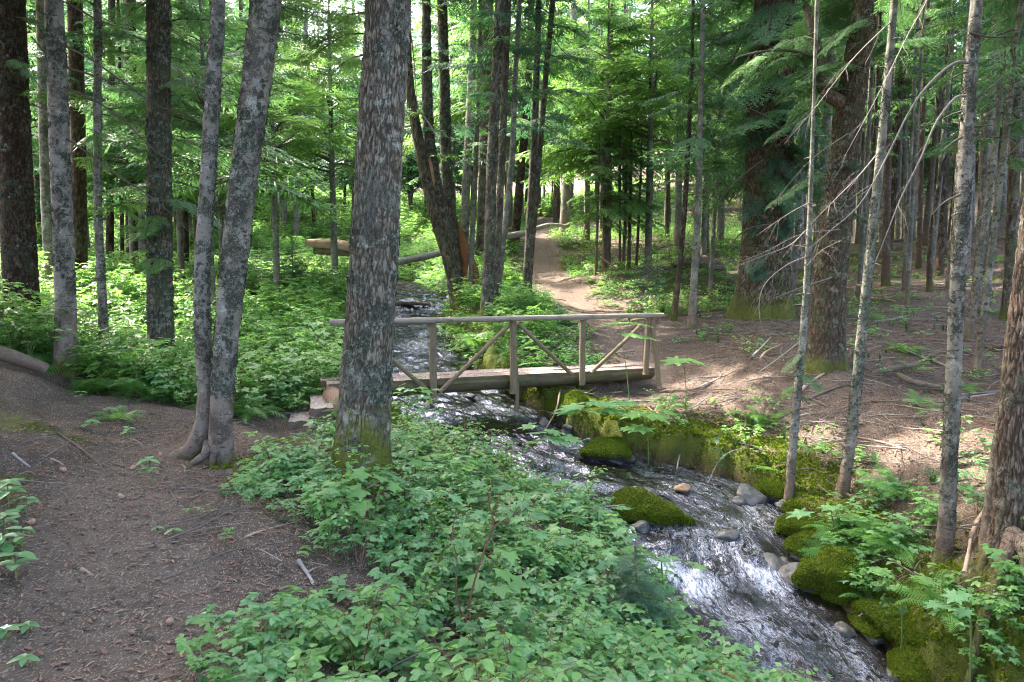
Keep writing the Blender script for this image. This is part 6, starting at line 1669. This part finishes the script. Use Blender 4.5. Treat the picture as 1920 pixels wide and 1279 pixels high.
def flake(seed, mat):
    r = np.random.RandomState(seed); mb = MB()
    for i in range(9):
        a = r.rand() * 6.28; c = np.array((math.cos(a), math.sin(a), 0)) * r.uniform(0, 0.014); l = r.uniform(0.008, 0.017); b_ = r.rand() * 6.28
        d = np.array((math.cos(b_), math.sin(b_), r.uniform(0.2, 1.0))) * l; sd = np.array((-math.sin(b_), math.cos(b_), 0)) * l * 0.5
        mb.add([c, c + d * 0.5 + sd, c + d + np.array((0, 0, -0.3 * l)), c + d * 0.5 - sd], [(0, 1, 2), (0, 2, 3)], 0, r.rand() * 0.5)
    return mb.mesh('flake', [mat])
proto_collection('lichen', [flake(1, M_lich), flake(2, M_lich), flake(3, M_lichd), flake(4, M_lichd), flake(5, M_lichd)])
def lichen(key, n_, thr, sc, dark=0.6, zlo=0.4, zhi=6.0, fq=(2.2, 3.2)):
    root, inf, rb = T[key]; me, ns = TRUNK[root.name]; s_, cen, r0 = inf
    co = np.empty(len(me.vertices) * 3, np.float32); me.vertices.foreach_get('co', co); no = np.empty(len(me.vertices) * 3, np.float32); me.vertices.foreach_get('normal', no)
    co, no = co.reshape(-1, 3), no.reshape(-1, 3); r = np.random.RandomState(len(key) * 7 + n_)
    nrow = len(s_); i = r.randint(0, nrow, n_ * 8); j = r.randint(0, ns, n_ * 8); k = i * ns + j; p, nn = co[k], no[k]
    w = fbm(p[:, 0] * fq[0] / r0[0] * 0.5, p[:, 1] * fq[0] / r0[0] * 0.5, p[:, 2] * fq[1], 4, len(key)) + 0.25 * (fbm(p[:, 2] * 2.2, p[:, 2] * 0, oct=2, seed=n_) - 0.5)
    kp = (w > thr) & (p[:, 2] > zlo) & (p[:, 2] < zhi); p, nn = p[kp][:n_], nn[kp][:n_]
    if not len(p): return
    az = np.arctan2(nn[:, 1], nn[:, 0]); tilt = np.arctan2(np.hypot(nn[:, 0], nn[:, 1]), nn[:, 2])
    pid = np.where(r.rand(len(p)) < dark, r.randint(2, 5, len(p)), r.randint(0, 2, len(p)))
    scatter('lichen', None, 'lichen', p + r.normal(0, 0.004, p.shape), np.stack([np.zeros(len(p)), tilt, az], -1), sc * (0.6 + 0.8 * r.rand(len(p))), pid, root)
def field(xlo, xhi, ylo, yhi, n_, dens, seed):
    """random points kept with probability dens(x, y, distances)"""
    r = np.random.RandomState(seed)
    y = ylo + (yhi - ylo) * r.rand(n_); x = xlo + (xhi - xlo) * r.rand(n_)
    inv = np.abs(x) < 0.82 * y + 1.5
    x, y = x[inv], y[inv]
    d, wz, hw, _ = creek(x, y); pa, pb = poly_dist(x, y, PATH_A), poly_dist(x, y, PATH_B)
    keep = r.rand(len(x)) < dens(x, y, d - hw, pa, pb)
    x, y = x[keep], y[keep]
    return x, y, H(x, y), r
TREES = np.array([(o.location.x, o.location.y) for o in COL.objects if o.get('category') == 'tree'])

def side(x, y):
    """+1 on the far (right hand) bank of the creek, -1 on the path's bank"""
    _, _, _, idx = creek(x, y); return np.where(x > CK[idx, 0], 1, -1)
steps_xy = np.array([a1[:2], b1[:2], a2[:2], b2[:2], [-2.6, 10.4]])
def clear_steps(x, y): return poly_dist(x, y, np.array([[-2.6, 8.7], [-2.85, 9.1], [-2.5, 9.2], [-2.95, 9.5], [-2.9, 10.0], [-3.0, 10.5], [-2.6, 9.7], [-2.6, 10.4], [-2.7, 11.0]])) > 0.28

def d_cover(x, y, cd, pa, pb):
    s = side(x, y); n1 = fbm(x * 0.9, y * 0.9, oct=3, seed=90); n2 = fbm(x * 2.5, y * 2.5, oct=2, seed=91)
    left_valley = (s < 0) & (y > 9.2)
    near_slope = (s < 0) & (y <= 9.2) & (x > -2.2)
    d = np.zeros_like(x)
    d = np.where(left_valley, 0.95 * sstep(0.45, 1.0, pa), d)
    d = np.where((s < 0) & (y > 13) & (x < -7), 0.6 * sstep(0.42, 0.55, n1) + 0.05, d)
    # near slope: litter beside the path, leaves thickening towards the creek
    t = sstep(0.4, 1.7, pa + 2.0 * (n1 - 0.5))
    d = np.where(near_slope, 0.12 + 0.95 * t, d)
    d = np.where(near_slope, d * sstep(0.35, 0.7, pa), d)
    # dirt bank on the other side of the path
    d = np.where((s < 0) & (y <= 9.2) & (x <= -2.2), 0.42 * sstep(0.42, 0.6, n1) * sstep(0.6, 1.1, pa), d)
    far_mid = (s > 0) & (y > 12.6) & (pb > 0.5) & (x < np.interp(y, PATH_B[:, 1], PATH_B[:, 0]))
    d = np.where(far_mid, 0.85 * sstep(0.6, 1.1, pb), d)
    right = (s > 0) & ~far_mid
    dr = 0.03 + 0.16 * sstep(0.5, 0.65, n1)
    dr = np.where((y > 16) & (x < 6.5 + (y - 16) * 0.28), 0.30 + 0.35 * sstep(0.4, 0.6, n1), dr)
    dr = np.where((y > 18) & (x >= 6.5 + (y - 16) * 0.28), 0.05 + 0.2 * sstep(0.55, 0.68, n1), dr)
    dr = np.where((cd < 1.3) & (y > 7.5) & (y < 12.6), 0.16, dr)
    bank = (cd < 1.55) & (y <= 7.6)
    dr = np.where(bank, 0.75 * sstep(1.4, 0.9, cd) * sstep(0.08, 0.3, cd), dr)
    d = np.where(right, dr * sstep(0.55, 1.1, pb), d)
    d = d * sstep(0.02, 0.12, cd) * (0.14 + 1.45 * sstep(0.37, 0.64, n2))
    d = np.where((s < 0) & (y > 7.6) & (y < 12.4) & (x > -2.6) & (cd < 0.9), d * 0.22, d)
    # keep the deck free
    q = np.stack([x, y], -1) - BO[:2]; a = q @ BD[:2]; b = q @ BN[:2]
    d = np.where((np.abs(a) < 2.95) & (b > -0.02) & (b < 0.95), 0, d)
    return d * clear_steps(x, y)
def grow_plants(name, label, reg, n_, seed, choose, s0=0.8, s1=1.25, dens=d_cover, cut=None):
    x, y, z, r = field(*reg, n_, (lambda *a: dens(*a) * cut(a[0], a[1])) if cut else dens, seed)
    d2 = ((x[:, None] - TREES[None, :, 0]) ** 2 + (y[:, None] - TREES[None, :, 1]) ** 2).min(1) if len(x) < 60000 else np.ones(len(x))
    k = d2 > 0.16; x, y, z = x[k], y[k], z[k]
    pid = choose(x, y, r)
    rot = np.stack([r.normal(0, 0.12, len(x)), r.normal(0, 0.12, len(x)), r.rand(len(x)) * 6.28], -1)
    scl = s0 + (s1 - s0) * r.rand(len(x))
    return scatter(name, label, 'plant', np.stack([x, y, z], -1), rot, scl, pid)
def pick(r, n_, opts, w): 
    w = np.array(w, float); return np.array(opts)[r.choice(len(opts), n_, p=w / w.sum())]
def ch_near(x, y, r): 
    pid = pick(r, len(x), [0, 1, 2, 3, 5, 7, 9, 13, 4, 10, 15, 16], [5, 2.5, 5, 0.6, 1.2, 2.2, 3.0, 0.35, 0.15, 0.2, 0.7, 1.2])
    pa = poly_dist(x, y, PATH_A); low = pick(r, len(x), [7, 9, 0, 2, 8], [3, 2, 2, 2, 1]); return np.where(pa < 1.15, low, pid)
def ch_far(x, y, r):
    a = pick(r, len(x), [1, 2, 14, 5, 10, 4, 9, 11], [3, 3, 2.0, 2, 1.4, 0.6, 1.5, 0.8])
    b = pick(r, len(x), [2, 9, 7, 0, 8], [2, 3, 2, 2, 1])
    low = (poly_dist(x, y, PATH_B) < 1.6) | ((y > 13) & (x > 0) & (fbm(x * 0.8, y * 0.8, oct=2, seed=95) > 0.45))
    return np.where(low, b, a)
def ch_right(x, y, r): return pick(r, len(x), [2, 9, 12, 8, 5, 0, 10], [2, 2.5, 1.2, 1.6, 0.7, 1.2, 0.5])
def ch_bank(x, y, r): return pick(r, len(x), [1, 3, 13, 14, 0, 11, 2], [3, 2.5, 1.5, 1.2, 2, 0.5, 1])
mask = lambda f: (lambda x, y: f(x, y).astype(float))
grow_plants('undergrowth', 'leafy bramble and thimbleberry undergrowth on the near slope between path and creek', (-2.3, 4.5, 1.8, 9.2), 8600, 1, ch_near, 0.6, 1.1, cut=mask(lambda x, y: side(x, y) < 0))
grow_plants('undergrowth', 'lush bright green undergrowth filling the valley floor beyond the joined trunks', (-26, 2, 9.2, 45), 60000, 2, ch_far, 0.9, 1.5, cut=mask(lambda x, y: (side(x, y) < 0)))
grow_plants('undergrowth', 'dense low green plants between the creek and the far path', (-11, 12, 12.5, 45), 60000, 3, ch_far, 0.8, 1.25, cut=mask(lambda x, y: (side(x, y) > 0) & (x < np.interp(y, PATH_B[:, 1], PATH_B[:, 0]))))
grow_plants('ground_cover', 'scattered low plants on the needle covered slope beyond the creek', (0, 34, 7.6, 45), 60000, 4, ch_right, 0.8, 1.2, cut=mask(lambda x, y: (side(x, y) > 0) & (x >= np.interp(y, PATH_B[:, 1], PATH_B[:, 0]))))
grow_plants('undergrowth', 'leafy plants crowding the mossy rocks on the creek bank in the corner', (2, 6, 3.2, 7.6), 2600, 5, ch_bank, 0.5, 0.85, cut=mask(lambda x, y: side(x, y) > 0))

def d_far(x, y, cd, pa, pb): return sstep(0.3, 1.2, cd) * sstep(0.6, 1.4, pb) * np.where(side(x, y) < 0, 0.9, np.where(x < 14, 0.6, 0.15))
grow_plants('undergrowth', 'far green undergrowth between the distant trunks', (-60, 60, 45, 95), 30000, 6, ch_far, 1.6, 2.6, dens=d_far)
# sticks and bark chips in the litter
def d_lit(x, y, cd, pa, pb):
    s = side(x, y); return np.where(cd < 0.25, 0, np.where(s > 0, 0.8, np.where(y < 9.5, 0.7, 0.1))) * sstep(0.1, 0.6, pa) * sstep(0.2, 0.7, pb)
x, y, z, r = field(-4, 22, 2, 30, 26000, d_lit, 21)
kk = r.rand(len(x)) < np.clip(1.4 - y / 22, 0.15, 1)
x, y, z = x[kk], y[kk], z[kk]
ss = np.where((x < 0.3) & (y < 9.2), 0.6, 1.0)
scatter('twig_litter', 'grey and brown twigs strewn over the forest floor', 'stick', np.stack([x, y, z + 0.008], -1), np.stack([r.normal(0, .12, len(x)), r.normal(0, .12, len(x)), r.rand(len(x)) * 6.28], -1), (0.6 + r.rand(len(x)) * 0.9) * ss, r.randint(0, 10, len(x)))
def d_chip(x, y, cd, pa, pb): return np.where(cd < 0.2, 0, np.where(side(x, y) > 0, 0.7, np.where((y < 9.2), 1.0, 0.0)))
x1, y1, z1, r = field(-4.5, 4, 1.6, 8.5, 42000, d_chip, 22); x2, y2, z2, _ = field(1.5, 10, 6, 15, 60000, d_chip, 23)
x, y, z = np.concatenate([x1, x2]), np.concatenate([y1, y2]), np.concatenate([z1, z2])
onp = poly_dist(x, y, PATH_A) < 0.5
scatter('needle_litter', 'needles, cone scales and bark chips littering the path and slopes', 'chip', np.stack([x, y, z + 0.006 + 0.015 * onp], -1), np.stack([r.normal(0, .2, len(x)), r.normal(0, .2, len(x)), r.rand(len(x)) * 6.28], -1), 0.6 + r.rand(len(x)) * 0.9, r.randint(0, 7, len(x)))
# moss tufts on the bank
def d_moss(x, y, cd, pa, pb): 
    d, wz, hw, _ = creek(x, y); return moss_field(x, y, cd + hw, hw, pa, pb) ** 1.2 * (cd > 0.08)
x, y, z, r = field(-3, 5.4, 3.6, 13, 80000, d_moss, 24)
scatter('moss_tufts', 'tufts of green moss on the creek banks', 'mossy', np.stack([x, y, z], -1), np.stack([r.normal(0, .3, len(x)), r.normal(0, .3, len(x)), r.rand(len(x)) * 6.28], -1), 0.8 + r.rand(len(x)) * 1.3, r.randint(0, 3, len(x)))
# moss on the rocks: fuzz as a part of each boulder
rf = np.random.RandomState(5)
for (o, Vm, nrm, ef) in FUZZ:
    k, n2 = ef.shape[0], Vm.shape[1]; ext = np.ptp(Vm.reshape(-1, 3), 0); m = int(2600 * (ext[0] * ext[1]) / 0.25) + 200
    i = rf.randint(0, k - 1, m * 2); j = rf.randint(0, n2, m * 2)
    w = np.sin(np.pi * i / (2 * k)) * ef[i, j]; kp = rf.rand(m * 2) < w; i, j = i[kp][:m], j[kp][:m]
    f = rf.rand(len(i), 1); f2 = rf.rand(len(i), 1); p = Vm[i, j] * (1 - f) + Vm[i + 1, j] * f; p = p * (1 - f2) + Vm[i, (j + 1) % n2] * f2 * (1 - f) + Vm[i + 1, (j + 1) % n2] * f * f2
    nn = nrm[i, j] * (0.6, 0.6, 1); az = np.arctan2(nn[:, 1], nn[:, 0]); tilt = np.arctan2(np.hypot(nn[:, 0], nn[:, 1]), nn[:, 2])
    scatter('moss_fuzz', None, 'mossy', p, np.stack([np.zeros(len(i)), tilt * 0.8, az], -1), 0.45 + rf.rand(len(i)) * 0.5, rf.randint(0, 3, len(i)), o)

# ------------------------------------------------------------------ single plants
def leaf_obj(kind, mat, name='leaf'):
    V, F = _LG[kind]; mb = MB(); mb.add(V, F, 0, 0.2); return mb.mesh(name, [mat])
CLUB = [leaf_obj('club7', M_leafb), leaf_obj('club7', M_leaf)]
def devils_club(label, base, top, leaves, d, group=None, key=0, stem_mat_=None, size=1.0):
    """a woody stem with large lobed leaves: leaves = [(u, v, width px)]"""
    b = P(*base, d); b[2] = h1(b[0], b[1]) - 0.02
    o = thing('large_leaved_shrub', label, 'plant', b, 0, group)
    t = P(*top, d) - b; mb = MB()
    C = spline([(0, 0, -0.05), t * 0.5 + np.array((0.02, 0, 0)), t], 8); V, F = tube(C, np.linspace(0.009, 0.006, 8), 6); mb.add(V, F)
    link('stem', mb.mesh('stem', [stem_mat_ or M_stem]), o)
    r = np.random.RandomState(int(base[0]))
    for u, v, w in leaves:
        c = P(u, v, d + r.uniform(-0.12, 0.12)) - b; L = w / FPX * d / 0.95 * size
        dirv = c - t; az = math.atan2(dirv[1] + r.uniform(-.03, .03), dirv[0])
        mb = MB(); V, F = tube([t, (t + c) / 2 + np.array((0, 0, 0.02)), c], 0.003, 4, False); mb.add(V, F); link('leaf_stalk', mb.mesh('leaf_stalk', [M_stem]), o)
        lo = link('leaf', CLUB[key], o, c); lo.rotation_euler = (r.uniform(-.15, .15), r.uniform(-0.05, 0.25), az); lo.scale = (L,) * 3
    return o
devils_club('tall large leaved shrub with three leaves above the end of the handrail', (1182,800), (1163,622), [(1158,604,60),(1190,604,62),(1185,625,75),(1215,632,40)], 11.0)
devils_club('spreading large leaved shrub just below the bridge end', (1095,860), (1098,775), [(1080,758,70),(1120,752,80),(1145,765,80),(1070,768,60),(1165,752,70),(1110,770,55)], 10.4, key=1)
devils_club('small large leaved plant standing over the creek water', (1030,880), (1028,812), [(995,796,44),(1010,810,46),(1035,806,44),(1042,820,55),(1066,818,52),(1012,824,50)], 9.4, key=1)
devils_club('large leaved shrub on the mossy bank above the overhanging rock', (1215,850), (1212,785), [(1195,772,60),(1225,775,70),(1250,770,45),(1205,800,60),(1180,800,45)], 9.9)
devils_club('single broad pale leaf plant on the needle slope beside the bridge end', (1285,780), (1283,690), [(1270,672,60),(1300,674,50)], 10.8)
devils_club('large leaved plant seen through the bridge railing', (1000,730), (1000,690), [(990,680,50),(1012,678,46),(1020,688,40)], 13.0, key=1)
for i, (u, v, d, lab) in enumerate([(930,1010,5.4,'large lobed leaves low among the shrubs before the creek'),(1010,1035,5.3,'pale large lobed leaves nearest the water on the near slope'),(960,935,6.4,'light large leaves overhanging the creek edge'),(1120,950,6.5,'large lobed leaves overhanging the mossy boulder'),
                                    (1240,1045,5.6,'lobed leaf shrub hanging over the white water'),(1560,960,7.2,'lobed leaf shrub above the bank rocks'),(1690,1090,5.6,'broad leaf shrub between the mossy boulders'),(1820,1130,4.9,'broad leaf shrub covering the largest mossy boulder')]):
    r = random.Random(i); sp = 75 if d < 6 else 60
    devils_club(lab, (u, v + 70), (u, v + 8), [(u + r.uniform(-sp, sp), v + r.uniform(-22, 22), r.uniform(34, 56)) for _ in range(5)], d, 'large leaved shrubs', i % 2)

def fern(label, u, v, d, n_, L, key=0, rz=0.0, zoff=0.0):
    b = P(u, v, d); b[2] = h1(b[0], b[1]) + zoff
    o = thing('fern', label, 'fern', b, rz, 'ferns by the creek'); r = np.random.RandomState(int(u))
    for i in range(n_):
        f = link('frond', FROND[i % 3], o, (0, 0, 0)); f.rotation_euler = (Matrix.Rotation(i * 6.28 / n_ + r.uniform(-.3, .3), 4, 'Z') @ Matrix.Rotation(-r.uniform(0.05, 0.5), 4, 'Y') @ Matrix.Rotation(r.uniform(-.3, .3), 4, 'X')).to_euler(); f.scale = (L * r.uniform(0.75, 1.1),) * 3
    return o
fern('fern with long arching fronds over the uppermost bank rock', 1585, 985, 7.3, 9, 0.55)
fern('fern spreading fronds towards the blotched slender trunk', 1668, 1020, 6.7, 9, 0.6)
fern('pale fern between the thick trunk and the creek', 800, 860, 7.4, 8, 0.55)
fern('fern in the undergrowth before the lush valley', 560, 610, 16, 9, 0.9)
fern('large fern mass in front of the creek upstream', 590, 575, 17.5, 10, 1.1)
fern('fern below the mossy bank log at the path edge', 222, 800, 7.9, 9, 0.4)
fern('fern at the foot of the ferny corner bank', 1630, 1075, 6.3, 7, 0.4)

# red stemmed shrub in the foreground
b = P(862, 1262, 3.9); o = thing('red_stemmed_shrub', 'red stemmed shrub with thin bare branches rising from the near leaves', 'shrub', b)
r = np.random.RandomState(4)
for pts, r0 in [([(862,1262,3.9),(882,1190,3.95),(880,1130,4.0),(905,1040,4.05),(925,985,4.1),(918,950,4.1),(915,925,4.1)], 0.009),
                ([(880,1180,3.95),(855,1120,4.0),(858,1060,4.05),(848,1000,4.1),(855,950,4.15),(838,920,4.2)], 0.006), ([(925,990,4.1),(945,975,4.1),(985,955,4.15),(1010,930,4.2)], 0.005),
                ([(910,1020,4.05),(930,985,4.1),(965,975,4.15),(1000,985,4.2)], 0.004), ([(884,1170,3.95),(910,1150,3.95),(945,1150,4.0)], 0.004)]:
    mb = MB(); C = spline([P(*p) for p in pts], 18) - b; V, F = tube(C, np.linspace(r0, r0 * 0.4, 18), 6, False); mb.add(V, F)
    for k in range(7): dead_branch(mb, C[r.randint(8, 17)], r.normal(size=3) + (0, 0, .5), 0.22, r, 0.002, 0, 0.0)
    link('branch', mb.mesh('branch', [M_redstem]), o)
    for k in range(9):
        c = C[r.randint(9, 18)] + r.normal(size=3) * (0.09, 0.09, 0.03) + (0, 0, 0.02)
        lo = link('leaf', [leaf_m for leaf_m in (CLUB[1],)][0], o, c); lo.rotation_euler = (r.uniform(-.3, .3), r.uniform(-.1, .4), r.rand() * 6); lo.scale = (r.uniform(0.09, 0.15),) * 3
# dying hemlock seedling over the water
o = young_tree(1188, 1190, 5.2, 0.75, 2, 1.5, 'sparse hemlock seedling with dead lower twigs in front of the white water', None)
mb = MB(); r = np.random.RandomState(8)
for k in range(16): dead_branch(mb, (0, 0, r.uniform(0.05, 0.4)), r.normal(size=3) * (1, 1, .3), 0.4, r, 0.003, 2, 0.5)
link('dead_twigs', mb.mesh('dead_twigs', [M_twig]), o)
log_px('broken_stick', 'reddish broken stick jutting out of the leaves below the seedling', [(1088,1150,5.0,12),(1112,1110,5.0,11),(1140,1068,5.0,8)], W_brownlog, 'stick', seed=41)
# upright evergreen shoots on the bank
b = P(1328, 905, 8.9); o = thing('evergreen_shoot', 'arching shoot with oval glossy leaves over the mossy bank', 'plant', b); mb = MB()
C = spline([P(*p) - b for p in [(1328,905,8.9),(1345,870,8.9),(1365,850,8.9),(1400,838,8.9)]], 10); V, F = tube(C, 0.008, 5); mb.add(V, F); C2 = spline([P(*p) - b for p in [(1345,868,8.9),(1345,835,8.9),(1350,815,8.9)]], 6); V, F = tube(C2, 0.005, 5); mb.add(V, F); link('stem', mb.mesh('stem', [M_twigp]), o)
OV = leaf_obj('ovate', M_leafc); OV2 = leaf_obj('ovate', M_leaf)
for k in range(16):
    c = (C2 if k % 2 else C)[r.randint(2, 6) if k % 2 else r.randint(3, 7)]; lo = link('leaf', OV, o, c); lo.rotation_euler = (r.uniform(-.4, .4), r.uniform(-.4, .5), r.rand() * 6.28); lo.scale = (r.uniform(0.09, 0.13),) * 3
# low plants at the path's edge
def rosette(label, u, v, d, n_, L, mesh, h=0.1, name='low_plant', flower=False, tiers=2):
    b = P(u, v, d); b[2] = h1(b[0], b[1]); o = thing(name, label, 'plant', b); r = np.random.RandomState(int(u + v))
    mb = MB(); V, F = tube([(0, 0, -0.02), (0, 0, h)], 0.003, 5); mb.add(V, F); link('stem', mb.mesh('stem', [M_stem]), o)
    for k in range(n_):
        lo = link('leaf', mesh, o, (0, 0, h * (1 - 0.35 * (k % tiers)))); lo.rotation_euler = (0, r.uniform(-.25, .2), k * 6.28 / n_ * (1 if tiers == 1 else 2.0) + r.uniform(-.2, .2)); lo.scale = (L * r.uniform(.8, 1.15),) * 3
    if flower:
        mb = MB()
        for k in range(4):
            a = k * 1.57 + 0.4; c, s_ = math.cos(a), math.sin(a)
            mb.add([(0, 0, 0), (c * .012 - s_ * .008, s_ * .012 + c * .008, .002), (c * .024, s_ * .024, .004), (c * .012 + s_ * .008, s_ * .012 - c * .008, .002)], [(0, 1, 2, 3)])
        f = link('flower', mb.mesh('flower', [M_white]), o, (0, 0, h + 0.012))
    return o
tw = NT('petal_white'); M_white = tw.done(tw.bsdf((0.75, 0.75, 0.7), 0.6))
rosette('bunchberry with a small white four petalled flower in the lower corner of the path', 15, 1246, 2.95, 5, 0.07, OV2, 0.06, 'bunchberry', True, 1)
rosette('flowerless bunchberry next to the flowering one in the path corner', 55, 1224, 3.05, 5, 0.06, OV2, 0.06, 'bunchberry', False, 1)
rosette('bunchberry leaves at the very bottom corner of the path', 48, 1272, 2.8, 5, 0.06, OV2, 0.05, 'bunchberry', False, 1)
rosette('light green leafy plant on the near mossy bank', 30, 1075, 3.5, 12, 0.12, OV2, 0.14)
rosette('small leafy plant higher on the near mossy bank', 15, 925, 4.4, 10, 0.12, OV2, 0.16)
for u, v, d, n_, L, lab in [(8,985,4.0,10,0.11,'leafy plant at the picture edge on the near bank'),(50,960,4.3,8,0.09,'small plant beside a grey stick on the near bank'),(6,1040,3.7,11,0.11,'dense leafy plant just above the light green one'),(42,1020,3.85,8,0.08,'low plant between two larger ones on the near bank'),
   (170,790,7.4,9,0.1,'plant on the mossy rim of the dirt bank'),(205,765,8.0,9,0.11,'plant at the end of the mossy rim'),(150,750,8.2,8,0.1,'plant under the pale fir on the rim'),(240,815,7.3,9,0.09,'plant hanging over the path at the foot of the rim')]:
    rosette(lab, u, v, d, n_, L, OV2, 0.13)
rosette('leafy seedling on the rim of the path before the curved stem', 282, 905, 5.5, 12, 0.11, OV2, 0.22)
rosette('three leaved sprout alone on the litter beside the path', 326, 1018, 4.35, 3, 0.06, OV2, 0.05, tiers=1)
rosette('small sprout near the lone three leaved one', 296, 1002, 4.4, 3, 0.045, OV2, 0.04, tiers=1)
for i, (u, v, d, lab) in enumerate([(1243,590,17.0,'beargrass tuft with arching blades beyond the handrail'),(1180,588,17.2,'smaller beargrass tuft beside the path'),(1748,915,7.3,'beargrass tuft beside the blotched trunk'),(1640,870,8.2,'thin beargrass tuft on the lower slope')]):
    b = P(u, v, d); b[2] = h1(b[0], b[1]); o = link('beargrass', proto_tuft(60 + i, 60, 0.5 if d > 10 else 0.28, 0.006 if d > 10 else 0.003, M_leafc, 1.0), None, b); tag(o, lab, 'grass tuft', 'beargrass tufts')
# pine cones on the path
cm = MB(); V = blob(10, 12, (0.026, 0.019, 0.019), 3, 0.5, 1, 6).reshape(-1, 3); cm.add(V, [tuple(f) for f in grid_faces(10, 12, True).tolist()]); cone = cm.mesh('cone', [W_end])
for i, (u, v, d) in enumerate([(227,926,5.0),(120,892,5.35),(320,1167,3.35),(60,985,4.2),(248,872,5.9),(300,842,6.6)]):
    b = P(u, v, d); b[2] = h1(b[0], b[1]) + 0.03
    tag(link('pine_cone', cone, None, b, (0, 0, i * 1.1)), ['brown cone lying on the path near the joined trunks', 'cone at the foot of the dirt bank', 'reddish cone at the near edge of the path', 'cone on the near dirt bank', 'cone in the middle of the path at its bend', 'cone where the path dips behind the joined trunks'][i], 'cone')
# fresh split wood at the bottom edge
log_px('split_wood', 'bright orange split wood glimpsed at the bottom edge between leaves', [(1285,1275,4.7,20),(1345,1268,4.7,26),(1400,1278,4.7,12)], W_fresh, 'wood', seed=44)


lichen('main', 4200, 0.57, 1.0, 0.7); lichen('twin_b', 4200, 0.53, 1.0, 0.7, 0.7, 6.0); lichen('twin_a', 1800, 0.53, 0.8, 0.7, 0.7, 6.0)
lichen('fir_left', 2200, 0.54, 1.1, 0.7); lichen('lichen', 3600, 0.5, 1.5, 0.6, 0.8, 6.5); lichen('blotch', 1500, 0.54, 0.8, 0.6, 0.3, 5); lichen('lean_creek', 1500, 0.5, 0.9, 0.6, 0.3, 6)
lichen('sap_creek', 700, 0.5, 0.7, 0.6, 0.3, 4); lichen('dark_left', 1000, 0.58, 1.5, 0.8, 1, 7); lichen('big_right', 1200, 0.58, 1.4, 0.5, 1.0, 6); lichen('thin_left', 900, 0.52, 1.0, 0.6, 0.5, 6)
lichen('r12', 700, 0.5, 1.0, 0.4, 0.4, 6); lichen('r11', 700, 0.5, 1.1, 0.4, 0.4, 6); lichen('c4', 900, 0.5, 1.6, 0.5, 0.5, 8); lichen('lean_a', 900, 0.5, 1.8, 0.5, 0.5, 8); lichen('lean_b', 900, 0.5, 1.8, 0.5, 0.5, 8)
